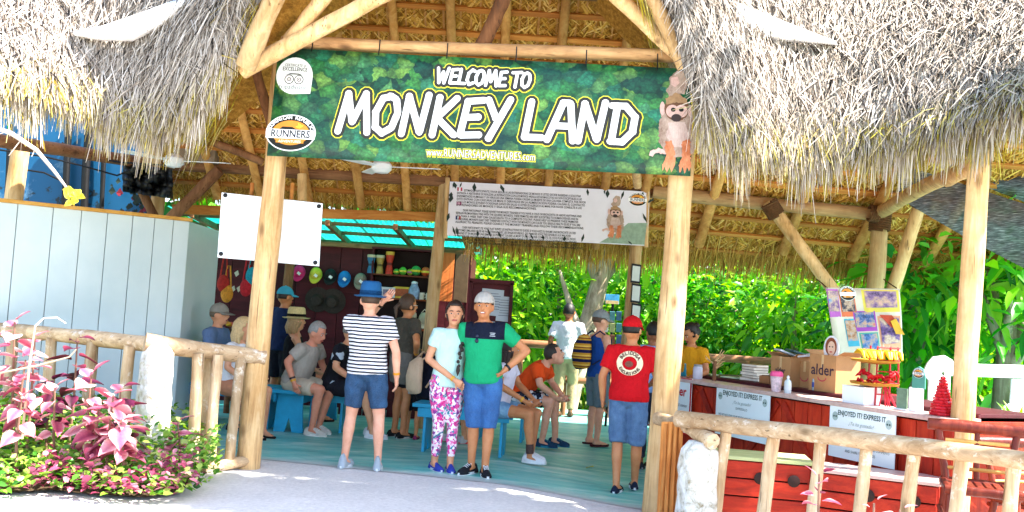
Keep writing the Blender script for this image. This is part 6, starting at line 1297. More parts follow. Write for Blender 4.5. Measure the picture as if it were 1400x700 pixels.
# 5 tank top
def ex(c):
    m = NT('woven_backpack_cloth'); s = m.n('ShaderNodeSeparateXYZ'); m.l(m.tc.outputs['Object'], s.inputs[0]); a = m.n('ShaderNodeMath', operation='MULTIPLY'); a.inputs[1].default_value = 8.5; m.l(s.outputs[2], a.inputs[0]); f = m.n('ShaderNodeMath', operation='FRACT'); m.l(a.outputs[0], f.inputs[0])
    col = m.ramp(f.outputs[0], [(0, srgb('1c2046')), (.34, srgb('c99a34')), (.5, srgb('7a3a24')), (.62, srgb('d8b050')), (.8, srgb('c08a2c'))], 'CONSTANT'); m.bump(m.noise(120, m.map(), 3), .4, .005); m.fin(col, .9, .1)
    b = c['part'](MB().ell_loft([V3((0, .23, .98)), V3((0, .24, 1.02)), V3((0, .25, 1.12)), V3((0, .24, 1.26)), V3((0, .21, 1.36)), V3((0, .19, 1.4))], [.11, .145, .155, .14, .1, .05], [.08, .105, .12, .11, .08, .04]), 'backpack', m.m, 60)
    for sx in (-1, 1): c['part'](MB().tube([V3((sx*.1, .17, 1.38)), V3((sx*.11, .06, 1.46)), V3((sx*.13, -.1, 1.36)), V3((sx*.15, -.08, 1.18)), V3((sx*.12, .15, 1.03))], .011, 6), 'backpack_strap', cloth('2a3050'), 60)
person('man in a blue tank top and grey cap carrying a striped woven backpack', pg(812, 609), 112, 1.7, dict(hyaw=-.1, hpitch=.1, elL=(.22, -.02, 1.13), wrL=(.2, -.22, 1.0), elR=(-.23, -.02, 1.13), wrR=(-.2, -.2, .98)), LIGHT, (cloth('1f4fa0'), -.08, 0, .004), (cloth('6d7f88'), .98, .022, .05), ('flip', '3a1a20', '5a2a30'), ('short', '5a4030'), ('cap', '8a9296', '9aa2a6'), extras=ex)
# 6 white shirt back
person('man in a white shirt and khaki trousers walking off near the tree trunk', pg(770, 570), 165, 1.76, dict(elL=(.25, .08, 1.15), wrL=(.24, .02, .92), elR=(-.25, -.03, 1.15), wrR=(-.23, -.16, .98), knR=(-.09, -.12, .5), anR=(-.09, -.06, .1), knL=(.09, .0, .49), anL=(.09, .12, .1)), DARK, (cloth('d4d6d8'), -.07, .75, .012), (cloth('a8946e'), 1.95, .008, .06), ('lace', '4a3a28', '2a2018'), ('short', '14100e'), vox=.014)
# 7 orange shirt seated
OM = floral(['1c2030', 'e0e4ea', '2a3044', '14161f', 'b8c0cc'], 24, 'camo_print')
person('seated man in a bright orange shirt leaning over his patterned shorts', pg(704, 606), 72, 1.74, SIT(.72, hyaw=.25, hpitch=-.35, elR=(-.26, -.34, .74), wrR=(-.12, -.5, .6), elL=(.26, -.34, .74), wrL=(.14, -.52, .6), anR=(-.1, -.36, .085), anL=(.12, -.46, .085)), LIGHT, (cloth('e8501c'), -.02, .66, .006), (OM, .82, .016, .07), ('lace', '1f3f5a', '2f8fa8'), ('short', '2a2420'), girth=1.05)
# 8 seated woman
def ex(c): c['part'](MB().tube([c['J']['knR'].lerp(V3((-.092, 0, .56)), .42), c['J']['knR'].lerp(V3((-.092, 0, .56)), .5)], .1, 14), 'denim_cuff', cloth('a8c0d6'))
def ex2(c): band(c, 'R', 'd8a02c'); a, b = c['J']['knR'], c['J']['anR']; c['part'](MB().tube([a.lerp(b, .72), a.lerp(b, .95)], .045, 12), 'ankle_tattoo', flat('4a3430', .6, .4, 40))
person('seated woman in a white top and frayed denim shorts facing the counter', pg(677, 625), 66, 1.62, SIT(.18, hyaw=.3, elR=(-.22, -.1, .84), wrR=(-.12, -.38, .68), elL=(.22, -.14, .84), wrL=(.1, -.4, .68), anR=(-.1, -.47, .085), anL=(.1, -.4, .085)), TAN, (cloth('d8d4e2'), -.02, .5, .004), (denim('4a7aa8', '8ab4d4'), .5, .008, .06), ('lace', 'dcdfe2', 'e8eaec'), ('long', '2a1a14'), extras=ex2, female=True)
# 9 older man
def ex(c): band(c, 'R', '1a1a1a', .05, .036, 'watch'); band(c, 'R', 'd89a1c', .02, .034); c['part'](MB().ell_loft([c['p0']+c['s']*.04, c['p0']+c['s']*.075], [.178, .176], [.142, .14], c['X']), 'belt', flat('17130f', .4))
person('seated grey haired man in a pale tee and beige shorts on the blue bench', pg(398, 590), 68, 1.72, SIT(.42, hyaw=.0, hpitch=.35, elR=(-.27, -.06, .84), wrR=(-.25, -.16, .6), elL=(.25, -.2, .8), wrL=(.18, -.36, .66), anR=(-.12, -.36, .085), anL=(.12, -.3, .085)), 'cf8f74', (cloth('a59c92'), -.03, .62, .008), (cloth('c0b29c'), .78, .018, .07), ('lace', 'c9c6bc', 'e2e0da'), ('short', '8f8b88'), extras=ex, girth=1.15)
for i, (S, off) in enumerate(()): pass
# 10 straw hat
person('woman in a black top and banded straw hat behind the grey haired man', pg(392, 574), 110, 1.7, SIT(.05, hyaw=.2, pel=(0, 0, .66)), MED, (cloth('17151a'), -.02, 0, .004), (cloth('2a2628'), .7, .01, .06), ('flip', '2a2226', '1a1a1a'), ('bob', 'a8855a'), ('straw', 'cfbc84', '16140f'), female=True, vox=.014)
# 11 black floral shirt
person('seated man in a black shirt with pale flowers beside the striped man', pg(452, 592), 74, 1.72, SIT(.3, hyaw=.2, hpitch=.25, anR=(-.1, -.58, .085), anL=(.12, -.46, .085), knR=(-.12, -.46, .54)), MED, (floral(['141319', '141319', '1a1820', '141319', 'a8b4c0', '141319', '17161c'], 16, 'night_flower_print'), -.06, .66, .012), (cloth('1c1d24'), .85, .014, .06), ('lace', 'd8dadc', 'e8eaec'), ('short', '7a7672'), vox=.014, girth=1.1)
# 12 brown tee, hand on hip
def ex(c):
    band(c, 'R', 'd8922c'); mb = MB(); c['garment'](mb.ell_loft([V3((-.02, .02, 1.02)), V3((-.03, .04, .9)), V3((-.03, .05, .76)), V3((-.02, .05, .66))], [.185, .205, .2, .16], [.145, .16, .15, .11]), 'tied_jacket', cloth('6a6660'), .03)
    c['part'](MB().tube([c['hp'](-.03, -.095, .004), c['hp'](-.075, -.06, .006), c['hp'](-.08, .0, .004)], .003, 5), 'glasses', flat('d8d8d8', .3))
person('woman in a dark olive tee with a jacket round her waist, hand on hip', pg(546, 598), 126, 1.7, dict(elR=(-.4, .08, 1.17), wrR=(-.2, -.04, 1.02), hdR=(.5, -.1, -.4), elL=(.25, -.1, 1.15), wrL=(.18, -.26, 1.0), hyaw=-.05), TAN, (cloth('4a453c'), -.06, .66, .008), (cloth('16161a'), .72, .02, .05), ('slip', '17171a', 'b8b4ac'), ('tail', '4a3424'), extras=ex, girth=1.3)
# 13 navy top, white cap, beige backpack
def ex(c):
    c['part'](MB().ell_loft([V3((-.02, .2, .62)), V3((-.02, .22, .66)), V3((-.02, .23, .8)), V3((-.02, .21, .95)), V3((-.02, .16, 1.02))], [.11, .13, .13, .11, .06], [.05, .075, .08, .07, .03]), 'backpack', cloth('d2b496', .6), 60)
    for sx in (-1, 1): c['part'](MB().tube([V3((sx*.07-.02, .18, 1.0)), V3((sx*.09, .05, 1.09)), V3((sx*.11, -.12, 1.0)), V3((sx*.12, .12, .68))], .012, 6), 'backpack_strap', cloth('c8a888', .6), 60)
person('seated person in a navy top and white cap wearing a beige backpack', pg(581, 607), 128, 1.66, SIT(.2, hyaw=.1, hpitch=.2, anR=(-.1, -.5, .085)), MED, (cloth('151a2a'), -.06, .6, .01), (cloth('15151a'), .8, .01, .06), ('lace', 'b8bcc0', 'd8484a'), ('short', '2a1e18'), ('cap', 'd4d8dc', 'c9cdd2'), extras=ex, girth=1.1)
# 14-16 group at the shop entrance
person('blonde woman in a white tee sitting behind the left entry post', pg(309, 594), 70, 1.66, SIT(.2, hyaw=.3, hpitch=.15), MED, (cloth('dcdce0'), -.04, .55, .006), (cloth('b87a5a'), .6, .01, .06), ('flip', '1a1a1e', '2a2a2a'), ('bob', 'c9a878'), female=True, vox=.014)
person('man in a grey cap and blue shirt at the edge of the grey booth', pg(281, 583), 80, 1.68, SIT(.1, pel=(0, 0, .72), hyaw=.1), MED, (cloth('5a6f92'), -.06, .6, .008), (cloth('3a3a44'), 1.8, .01, .06), ('slip', '2a2a2e', '8a8a8a'), ('short', '6a5a4a'), ('cap', '8d8880', '7d7870'), vox=.014)
person('person in an aqua cap and navy shirt inside the shop', pg(378, 568), 150, 1.72, dict(hyaw=-.3), TAN, (cloth('1c2c52'), -.08, .66, .01), (cloth('20222c'), .95, .012, .05), ('slip', '2a2a2e', '8a8a8a'), ('short', '2a1e18'), ('cap', '3f9fbc', '3f9fbc'), vox=.014)
# 17 child
person('small child in a pale grey top and black shorts beyond the bench', pg(562, 600), 160, 1.08, dict(), TAN, (cloth('b4b2b4'), -.1, .5, .02), (cloth('17171c'), .9, .016, .05), ('slip', '8a2a5a', '2a2a30'), ('tail', '3a2418'), female=True, vox=.015)
# 18 woman behind counter
q = P(947, 500, 11.2); person('woman in a mustard yellow tee working behind the red counter', Vector((q.x, q.y, -.05)), -38, 1.62, dict(hyaw=-.5, hpitch=.5, elR=(-.24, -.1, 1.14), wrR=(-.1, -.3, 1.06), elL=(.24, -.1, 1.14), wrL=(.12, -.3, 1.06), lean=.12), TAN, (cloth('d8961c'), -.06, .6, .008), (cloth('2a2a34'), 1.9, .01, .05), ('slip', '2a2a2e', '8a8a8a'), ('bun', '1a120e'), female=True)
# 19 man beyond the red shirt
person('dark haired man in a light blue shirt standing past the red capped man', pg(884, 640), 200, 1.66, dict(elR=(-.24, -.06, 1.13), wrR=(-.18, -.26, 1.04)), DARK, (cloth('7d9bc8'), -.06, .66, .008), (cloth('2c3444'), 1.9, .01, .05), ('slip', '2a2a2e', '8a8a8a'), ('short', '14100e'), girth=1.1)
# extra bench for the row behind
p = pg(690, 602); bench((p.x-.45, p.y+.1, 0), (p.x+.35, p.y, 0), .4, .5, 'turquoise blue bench under the man in the orange shirt')
p = pg(330, 582); bench((p.x-.7, p.y+.1, 0), (p.x+.5, p.y, 0), .4, .5, 'turquoise blue bench behind the left entry post')
p = pg(448, 590); bench((p.x-.35, p.y+.12, 0), (p.x+.3, p.y+.1, 0), .38, .5, 'turquoise blue bench under the man in the black flowered shirt')
# resolve the bodies: one continuous remeshed skin with the hands grown on
bpy.context.view_layer.update(); dg = bpy.context.evaluated_depsgraph_get()
for o, hb, sk in BODY_JOBS:
    me = bpy.data.meshes.new_from_object(o.evaluated_get(dg)); bm = bmesh.new(); bm.from_mesh(me)
    n0 = len(bm.verts); vs_ = [bm.verts.new(v) for v in hb.v]
    for f in hb.f:
        try: bm.faces.new([vs_[i] for i in f])
        except Exception: pass
    bmesh.ops.recalc_face_normals(bm, faces=[f for f in bm.faces if f.verts[0].index == -1 or f.verts[0].index >= n0]) if hb.f else None
    bm.normal_update(); bm.to_mesh(me); bm.free(); me.materials.clear(); me.materials.append(sk); me.shade_smooth(); o.modifiers.clear(); o.data = me
for o in list(bpy.data.objects):
    if '_s' in o.keys(): del o['_s']
# ================================================================== VEGETATION
def leaf_mat(name, cols, trans=.45, rough=.4):
    m = NT(name); a = m.n('ShaderNodeVertexColor', layer_name='tint'); s = m.n('ShaderNodeSeparateColor'); m.l(a.outputs[0], s.inputs[0])
    c = m.ramp(s.outputs[0], [(i/(len(cols)-1), srgb(x)) for i, x in enumerate(cols)]); m.fin(c, rough, .4)
    tr = m.n('ShaderNodeBsdfTranslucent'); hv = m.n('ShaderNodeHueSaturation'); hv.inputs['Saturation'].default_value = 1.15; hv.inputs['Value'].default_value = 1.7; m.l(c, hv.inputs['Color']); m.l(hv.outputs[0], tr.inputs[0])
    mx = m.n('ShaderNodeMixShader'); mx.inputs[0].default_value = trans; m.l(m.b.outputs[0], mx.inputs[1]); m.l(tr.outputs[0], mx.inputs[2]); m.l(mx.outputs[0], m.out.inputs[0]); return m.m
M['leaf_a'] = leaf_mat('lime_leaf', ['2a5a14', '4a8c1c', '78b022', 'a4c82c', 'c2d84a'])
M['leaf_b'] = leaf_mat('deep_green_leaf', ['154218', '23682a', '368c2a', '58a830', '90c040'])
M['leaf_c'] = leaf_mat('mixed_leaf', ['1a4a18', '367a20', '5ca024', '86b82a', 'aed040'])
def leaves(name, C, D, Nn, L, W, tint, mat, parent, droop=.25):
    """C base points, D directions, Nn approximate normals; each leaf is a folded, drooping blade of 8 triangles"""
    D = D/np.linalg.norm(D, axis=1, keepdims=True); S = np.cross(D, Nn); S /= np.linalg.norm(S, axis=1, keepdims=True)+1e-9; Nn = np.cross(S, D); n = len(C); L = L[:, None]; W = W[:, None]
    def ctr(t): return C + D*L*t - np.array([0, 0, 1])*L*droop*t*t
    c = [ctr(t) for t in (0, .32, .68, 1)]; up = Nn*W*.16
    l1, r1 = c[1]+S*W*.5+up, c[1]-S*W*.5+up; l2, r2 = c[2]+S*W*.4+up, c[2]-S*W*.4+up
    V = np.stack([c[0], c[1], c[2], c[3], l1, l2, r1, r2], 1).reshape(-1, 3); i = np.arange(n)[:, None]*8
    T = np.concatenate([i+np.array([q]) for q in ((0, 4, 1), (1, 4, 5), (1, 5, 2), (2, 5, 3), (0, 1, 6), (1, 7, 6), (1, 2, 7), (2, 3, 7))], 0)
    o = np_mesh(name, V, T, mat, parent, np.repeat(tint, 8, axis=0)); o['kind'] = 'stuff'; return o
def crown(parent, c, r, n, Lr, wr, mat, nclump=26, bright=0, spread=.32, shell_=.55):
    if isinstance(nclump, tuple): nclump, spread = nclump
    c = np.array(c); r = np.array(r); k = rng.normal(0, 1, (nclump, 3)); k /= np.linalg.norm(k, axis=1, keepdims=True); k = k*rng.uniform(shell_, 1, (nclump, 1))*r
    i = rng.integers(0, nclump, n); off = rng.normal(0, spread, (n, 3))*r; p = k[i]+off; d = off/(r*spread) + .5*k[i]/r + rng.normal(0, .5, (n, 3)); d[:, 2] -= .25
    nn = np.array([0, -.25, 1.0])+rng.normal(0, .45, (n, 3)); L = rng.uniform(Lr[0], Lr[1], n); W = L*rng.uniform(wr[0], wr[1], n)
    tb = rng.uniform(0, 1, nclump)[i]; t = np.clip(tb*.7+rng.beta(2, 2, n)*.4-.06+bright, 0, 1)
    return leaves('crown', c+p, d, nn, L, W, np.stack([t, t, t, np.ones(n)], 1), mat, parent)
BARK = wood('5a4a3a', '8f7f6a', 'c2b8a4', 2, .9, 7, 'pale_mottled_bark', wear='3f4a2a')
def tree(name, base, top, r, cr, n, Lr, wr, mat, label, cat='tree', group='trees behind the pavilion', limbs=5, tr=.12, bright=0, cc=None, nclump=26):
    base = Vector(base); top = Vector(top); t = thing(name, tuple(base), label, cat, group)
    mid = base.lerp(top, .5)+Vector((random.uniform(-.1, .1), 0, 0)); MB().tube([base-Vector((0, 0, .1)), base.lerp(mid, .5), mid, mid.lerp(top, .5), top], [tr*1.2, tr, tr*.9, tr*.75, tr*.6], 10, .05).build('trunk', BARK, t, 60)
    cc = Vector(cc) if cc else top
    for k in range(limbs):
        a = 2*math.pi*k/limbs+random.uniform(-.3, .3); s = base.lerp(top, random.uniform(.55, 1)); e = cc+Vector((math.cos(a)*cr[0]*.7, math.sin(a)*cr[1]*.7, random.uniform(-.4, .6)*cr[2])); MB().tube([s, s.lerp(e, .5)+Vector((0, 0, .1)), e], [tr*.5, tr*.35, tr*.12], 7).build('limb', BARK, t, 60)
    crown(t, cc, cr, n, Lr, wr, mat, nclump, bright); return t
desc = ['sunlit lime green shrub', 'glossy broad leaved shrub', 'dense mid green shrub', 'yellowish loose leaved shrub', 'dark green shrub']
where = ['beside the notice board', 'behind the orange shirted man', 'left of the leaning trunk', 'behind the brochure rack', 'behind the red capped man', 'behind the right entry post', 'behind the driftwood ornament', 'behind the stacked books', 'behind the cardboard boxes', 'behind the photo collage', 'behind the roof braces', 'behind the white selfie board', 'behind the far roof post', 'past the spiky palm']
for i, wtxt in enumerate(where):
    px = 625+i*66; D = 17.2+random.uniform(-.5, .9); b = P(px, 450, D); h = random.uniform(1.5, 2.0)
    tree('shrub', (b.x, D, -.2), (b.x+random.uniform(-.15, .15), D, h), 0, (1.0, .8, 1.45), [1900, 1200, 2300][i % 3], [(.12, .22), (.18, .34), (.08, .16)][i % 3], [(.36, .5), (.3, .42), (.45, .6)][i % 3], M[('leaf_a', 'leaf_b', 'leaf_c')[i*2 % 3]], desc[i % 5]+' '+wtxt, 'shrub', 'shrubs behind the floor railing', 4, .05, .08 if i % 2 else 0, cc=(b.x, D, 1.55), nclump=34)
wh2 = ['over the gift shop end', 'behind the leaning trunk', 'behind the instruction board', 'beyond the red counter', 'beyond the roof braces', 'beyond the shade nets', 'past the far roof post']
for i, wtxt in enumerate(wh2):
    px = 610+i*150; D = 21.5+random.uniform(-.6, 1.5); b = P(px, 400, D)
    tree('tall_tree', (b.x, D, -.2), (b.x+.3, D, 3.6), 0, (2.1, 1.6, 2.9), 2300, (.2, .36), (.36, .5), M[('leaf_b', 'leaf_c', 'leaf_a')[i % 3]], ('tall leafy tree ', 'full dark green tree ', 'pale green tree ')[i % 3]+wtxt, 'tree', 'trees behind the pavilion', 6, .16, .0, cc=(b.x, D, 3.0), nclump=46)
# leaning tree trunk behind the white shirted man
a = P(776, 520, 16.2); t = tree('leaning_tree', (a.x-.1, 16.2, -.2), P(836, 322, 16.4), 0, (1.5, 1.0, .8), 900, (.16, .3), (.36, .5), M['leaf_c'], 'tree with a pale leaning trunk behind the man in the white shirt', 'tree', 'trees behind the pavilion', 5, .2, cc=P(850, 290, 16.8))
MB().tube([P(800, 470, 16.2), P(780, 420, 16.3), P(765, 370, 16.5)], [.08, .06, .03], 8).build('limb', BARK, t, 60)
# near trees at the right with long leaves
for (px, py, D, cr, n, lab) in ((1265, 400, 13.6, (1.1, .8, 1.15), 800, 'near tree with long drooping leaves between the roof braces and far post'), (1390, 395, 12.6, (1.0, .8, 1.2), 800, 'near tree with long leaves and mottled trunk under the shade net'), (1330, 300, 15.0, (1.6, .9, 1.5), 900, 'leafy tree rising above the shade nets'), (1440, 260, 15.5, (1.4, .9, 1.4), 700, 'leafy tree past the upper shade net')):
    c = P(px, py, D); b = P(px-22, 560, D+.2); tree('mango_tree', (b.x, D+.2, -.2), (c.x, D+.2, max(1.6, c.z-.3)), 0, cr, n, (.24, .46), (.26, .36), M['leaf_b' if px != 1330 else 'leaf_a'], lab, 'tree', 'trees behind the pavilion', 6, .11 if px != 1390 else .17, .12, cc=tuple(c), nclump=30)
for k, px in enumerate((1250, 1310, 1370, 1430)):
    c = P(px, 515, 14.6); tree('shrub', (c.x, 14.9, -.2), (c.x, 14.9, .9), 0, (.75, .6, .9), 700, (.14, .26), (.4, .5), M['leaf_a'], ['lime shrub behind the red cone tree', 'lime shrub seen through the white selfie board', 'lime shrub behind the selfie board side bar', 'lime shrub beyond the palm'][k], 'shrub', 'shrubs behind the floor railing', 3, .04, .15, cc=(c.x, 14.9, .75), nclump=24)
# far wood closing the view
n = 9000; x = rng.uniform(-30, 34, n); y = rng.uniform(27, 31, n); z = rng.uniform(-.2, 8, n); tt = rng.beta(2, 2.4, n)
o = leaves('far_wood', np.stack([x, y, z], 1), rng.normal(0, 1, (n, 3)), np.array([0, -.6, .8])+rng.normal(0, .4, (n, 3)), rng.uniform(.6, 1.1, n), rng.uniform(.35, .6, n), np.stack([tt, tt, tt, np.ones(n)], 1), M['leaf_b'], None); tag(o, 'dense dark green wood closing the view behind all the trees', 'wood')
# spiky palm right of the stool
def spiky(p, n, L, mat, label, name='spiky_palm'):
    t = thing(name, tuple(p), label, 'palm'); log('stem', Vector(p), Vector(p)+Vector((0, 0, .5)), .06, BARK, t); a = rng.uniform(0, 6.28, n); e = rng.uniform(-.2, 1.3, n); d = np.stack([np.cos(a)*np.cos(e), np.sin(a)*np.cos(e), np.sin(e)], 1); tt = rng.beta(2.5, 1.6, n)
    leaves('fronds', np.repeat(np.array([[p[0], p[1], p[2]+.5]]), n, 0), d, np.array([0, 0, 1])+rng.normal(0, .3, (n, 3)), rng.uniform(.5, 1, n)*L, np.full(n, .035), np.stack([tt, tt, tt, np.ones(n)], 1), mat, t, .35); return t
p = P(1392, 585, 8.6); spiky((p.x, p.y, p.z-.5-.1), 130, .6, M['leaf_a'], 'bright green spiky palm beside the bar stools')
# unseen tree added right of the view, its crown shaped to shade the path
tree('added_shade_tree', (6.6, 4.6, -.15), (5.6, 5.6, 5.2), 0, (1.35, .6, 2.4), 9000, (.2, .36), (.45, .6), M['leaf_b'], 'leafy tree added out of view at the right to shade the path', 'tree', None, 7, .2, cc=(4.7, 6.25, 6.85), nclump=(150, .17))
# ------------------------------------------------------------------ flower bed
m = NT('bed_soil'); v = m.map(); n2 = m.noise(30, v, 6, .75); m.bump(n2, 1, .04); M['soil'] = m.fin(m.ramp(n2, [(.3, srgb('3a2c20')), (.7, srgb('6d5a45'))]), .95, .1)
bedp = [pg(a, b) for a, b in ((-160, 690), (-40, 686), (60, 680), (140, 688), (215, 692), (270, 684), (296, 660), (300, 640), (262, 625), (200, 618), (100, 600), (0, 585), (-160, 570))]
cen = sum(bedp, Vector())/len(bedp); mb = MB(); K = len(bedp)
rings = [[cen.lerp(q, t)+Vector((0, 0, .09*(1-t**3)-.01)) for q in bedp] for t in (.86, .8, .6, .3, .02)]
mb.rings(rings, False).build('flower_bed', M['soil'], None, 60)['kind'] = 'structure'
def in_poly(x, y):
    r = False
    for i in range(K):
        a, b = bedp[i], bedp[i-1]
        if (a.y > y) != (b.y > y) and x < (b.x-a.x)*(y-a.y)/(b.y-a.y)+a.x: r = not r
    return r
M['ground_green'] = leaf_mat('groundcover_leaf', ['1f4a16', '3f7a22', '6f9a30', 'a8be5c', 'd2d8a0'], .3); M['ground_red'] = leaf_mat('purple_groundcover', ['3a1420', '7a2f48', 'a04a66', 'c88a98', '9a7a50'], .3)
def cover(name, n, cond, mat, h, Lr, label):
    C = []; 
    while len(C) < n:
        x = random.uniform(-5.2, -2.2); y = random.uniform(6.9, 10); 
        if in_poly(x, y) and cond(x, y): C.append((x, y, .06+random.uniform(0, 1)*h(x, y)))
    C = np.array(C); a = rng.uniform(0, 6.28, n); e = rng.uniform(-.1, 1.0, n); d = np.stack([np.cos(a)*np.cos(e), np.sin(a)*np.cos(e), np.sin(e)], 1); t = np.clip(rng.beta(2, 1.8, n)*.7+.25*np.sin(C[:, 0]*9)*np.sin(C[:, 1]*11)+.12, 0, 1)
    L = rng.uniform(*Lr, n); o = leaves(name, C, d, np.array([0, -.2, 1])+rng.normal(0, .4, (n, 3)), L, L*rng.uniform(.4, .55, n), np.stack([t, t, t, np.ones(n)], 1), mat, None); tag(o, label, 'ground cover', kind='stuff')
def hgt(x, y): return .12+.32*sm(7.05, 8.0, y)*(1-.4*sm(-3.2, -2.4, x))
cover('green_groundcover', 7000, lambda x, y: random.random() < (.6 if (x > -3.5 and y < 7.4) else 1), M['ground_green'], hgt, (.05, .1), 'low bright green leaves filling the flower bed')
cover('purple_groundcover', 600, lambda x, y: (x > -3.5 and y < 7.45+.15*math.sin(x*7)) or random.random() < .04, M['ground_red'], lambda x, y: .2*sm(6.9, 7.4, y)+.06, (.05, .1), 'low purple and magenta leaves along the right front of the bed')
def one_leaf(name):
    mb = MB(); n = 9; rows = []
    for i in range(n):
        t = i/(n-1); w = .42*math.sin(math.pi*min(1, t*.93+.07)**.75)*(1-t*.25); z = -.28*t*t; rows.append([(w*s, t, z+.1*abs(s)*w*2-.02*(s == 0)+.02*math.sin(t*9)*abs(s)) for s in (-1, -.5, 0, .5, 1)])
    return mb.rings(rows, False, False).mesh(name, 80)
LEAF = one_leaf('broad_leaf')
def pmat(edge, mid, name):
    m = NT(name); s = m.n('ShaderNodeSeparateXYZ'); m.l(m.tc.outputs['Object'], s.inputs[0]); ab = m.n('ShaderNodeMath', operation='ABSOLUTE'); m.l(s.outputs[0], ab.inputs[0]); nz = m.noise(9, m.map(), 5, .7); ad = m.n('ShaderNodeMath', operation='MULTIPLY_ADD'); ad.inputs[1].default_value = .35; m.l(nz, ad.inputs[0]); m.l(ab.outputs[0], ad.inputs[2])
    c = m.ramp(ad.outputs[0], [(.14, srgb(mid)), (.4, srgb(edge[0])), (.58, srgb(edge[1]))]); m.fin(c, .45, .35); tr = m.n('ShaderNodeBsdfTranslucent'); m.l(c, tr.inputs[0]); mx = m.n('ShaderNodeMixShader'); mx.inputs[0].default_value = .25; m.l(m.b.outputs[0], mx.inputs[1]); m.l(tr.outputs[0], mx.inputs[2]); m.l(mx.outputs[0], m.out.inputs[0]); return m.m
PINK = [pmat(('cc7a88', 'e8d2c6'), 'ac4a68', 'pink_leaf'), pmat(('bd5c70', 'dcb0aa'), '8a3050', 'rose_leaf'), pmat(('d8989e', 'efe4d8'), 'bb6a7c', 'pale_pink_leaf')]
MAR = [pmat(('6a1f38', '8a3a4a'), '3a0c20', 'maroon_leaf'), pmat(('5a1a3a', '7a2a4a'), '2a0a1c', 'plum_leaf')]
LMESH = {}
for k, mm in enumerate(PINK+MAR): me = LEAF.copy(); me.materials.clear(); me.materials.append(mm); LMESH[k] = me
def leafy(stems, label, name='coleus_plant', tone=(0, 1, 2), size=.17, group='coloured leaf plants'):
    base = Vector(stems[0][0]); t = thing(name, tuple(base), label, 'plant', group); st = flat('7a5a4a', .7)
    for b, tp, n in stems:
        b, tp = Vector(b), Vector(tp); MB().tube([b, b.lerp(tp, .5)+Vector((random.uniform(-.03, .03), 0, 0)), tp], [.014, .011, .006], 7).build('stem', st, t)
        n = int(n*1.35)
        for i in range(n):
            f = 1-(i/n)*.55; c = b.lerp(tp, f); a = i*2.4+random.uniform(-.3, .3); el = random.uniform(-.55, .3)+.7*(f > .93); s = size*random.uniform(.7, 1.15)*(.7 if f > .95 else 1)
            d = Vector((math.cos(a)*math.cos(el), math.sin(a)*math.cos(el), math.sin(el))); x = d.cross(Vector((0, 0, 1))).normalized(); z = x.cross(d); o = link('leaf', LMESH[random.choice(tone)], None, t)
            o.matrix_basis = Matrix.Translation(c+d*.03) @ Matrix((x, d, z)).transposed().to_4x4() @ Matrix.Rotation(random.uniform(-.5, .5), 4, 'Y') @ Matrix.Scale(s*1.18, 4)
    return t
def stem_px(px, py, D, h): p = P(px, py, D); return ((p.x, p.y, max(.0, p.z-h)), (p.x, p.y, p.z))
def S_(px, py, D, n): p = P(px, py, D); return ((p.x+random.uniform(-.06, .06), p.y+.05, .03), tuple(p), n)
leafy([S_(20, 440, 7.7, 11), S_(48, 462, 7.6, 10), S_(-6, 462, 7.5, 10), S_(35, 492, 7.5, 8)], 'tall sun bleached pink leaved plant at the far end of the flower bed', size=.15)
leafy([S_(125, 512, 7.6, 10), S_(155, 540, 7.45, 11), S_(165, 575, 7.35, 11), S_(135, 560, 7.5, 9)], 'pink leaved plant with heart shaped leaves in the middle of the flower bed', size=.17)
leafy([S_(30, 545, 7.35, 8), S_(75, 530, 7.6, 6)], 'small pale pink plant low in the flower bed', size=.14)
leafy([S_(106, 462, 8.0, 10), S_(70, 522, 7.9, 8)], 'dark maroon leaved plant reaching the log rail', tone=(3, 4), size=.16)
leafy([S_(165, 530, 7.7, 9), S_(180, 555, 7.6, 8)], 'plum leaved plant beside the stone pillar', tone=(3, 4, 1), size=.14)
leafy([S_(243, 576, 7.95, 5), S_(240, 595, 7.9, 5)], 'small rose plant between the stone pillar and the balusters', tone=(0, 1), size=.13)
q = P(1120, 648, 5.7); leafy([((q.x, q.y, -.2), tuple(q), 12)], 'pink and brown leaved plant in front of the right log railing', tone=(0, 1, 3), size=.085)
q = P(1195, 688, 5.5); leafy([((q.x, q.y, -.2), tuple(q), 9), ((q.x+.12, q.y, -.2), (q.x+.15, q.y, q.z-.03), 7)], 'low pale pink plant below the right log railing', tone=(0, 2), size=.075)
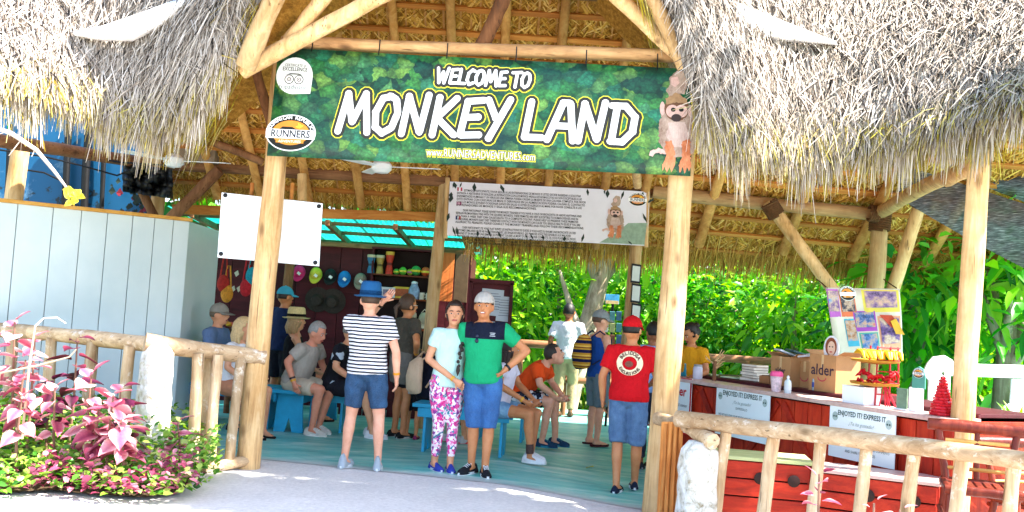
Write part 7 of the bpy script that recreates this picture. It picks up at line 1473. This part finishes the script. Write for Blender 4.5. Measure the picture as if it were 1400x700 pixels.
# pale twigs over the bed
tw = thing('bare_twig', tuple(P(20, 520, 7.5)), 'thin bare pale twigs curling over the pink plant', 'twig')
MB().tube([P(0, 510, 7.4), P(50, 500, 7.35), P(95, 488, 7.35), P(104, 478, 7.35)], [.008, .008, .006, .004], 6).build('twig', flat('b8a58a', .7), tw); MB().tube([P(48, 446, 7.4), P(60, 435, 7.4), P(78, 434, 7.4), P(90, 442, 7.4)], [.007, .006, .005, .004], 6).build('twig', flat('e2dcd4', .7), tw); MB().tube([P(0, 510, 7.4), P(-8, 560, 7.4), P(-6, 620, 7.4)], [.008, .01, .012], 6).build('twig', flat('b8a58a', .7), tw); MB().tube([P(48, 446, 7.4), P(40, 500, 7.42), P(30, 600, 7.45)], [.007, .009, .01], 6).build('twig', flat('b8a58a', .7), tw)
# blossom branch hanging in from the left
br = thing('blossom_branch', tuple(P(-80, 640, 6.4)), 'arching pale stem ending in a yellow blossom in front of the grey booth', 'plant'); stm = flat('b3a79c', .7, .3)
MB().tube([P(-90, 660, 6.3), P(-110, 420, 6.3), P(-70, 220, 6.35), P(-20, 170, 6.4), P(15, 182, 6.4), P(50, 205, 6.4), P(75, 235, 6.4), P(95, 262, 6.4)], [.03, .026, .02, .017, .015, .014, .011, .007], 8).build('stem', stm, br, 60)
for k in range(3): a = P(8+20*k, 180+12*k, 6.4); MB().tube([a, a+Vector((random.uniform(-.08, .08), -.02, random.uniform(-.12, -.03)))], [.005, .002], 5).build('twig', stm, br)
YM = pmat(('d8d23a', 'e6e070'), 'c9a82a', 'yellow_petal'); me = LEAF.copy(); me.materials.clear(); me.materials.append(YM)
for k in range(15):
    c = P(103+random.uniform(-7, 7), 266+random.uniform(-10, 12), 6.38); a = random.uniform(0, 6.28); d = Vector((math.cos(a)*.8, -.5, math.sin(a)*.8)).normalized(); x = d.cross(Vector((0, -1, .2))).normalized(); z = x.cross(d); o = link('petal', me, None, br); o.matrix_basis = Matrix.Translation(c) @ Matrix((x, d, z)).transposed().to_4x4() @ Matrix.Scale(random.uniform(.05, .075), 4)
# fallen leaf on the floor
p = pg(811, 642); o = link('fallen_leaf', me, None); tag(o, 'curled yellow leaf lying on the turquoise floor', 'leaf'); o.matrix_basis = Matrix.Translation(p+Vector((0, 0, .03))) @ Matrix.Rotation(1.1, 4, 'Z') @ Matrix.Scale(.09, 4)
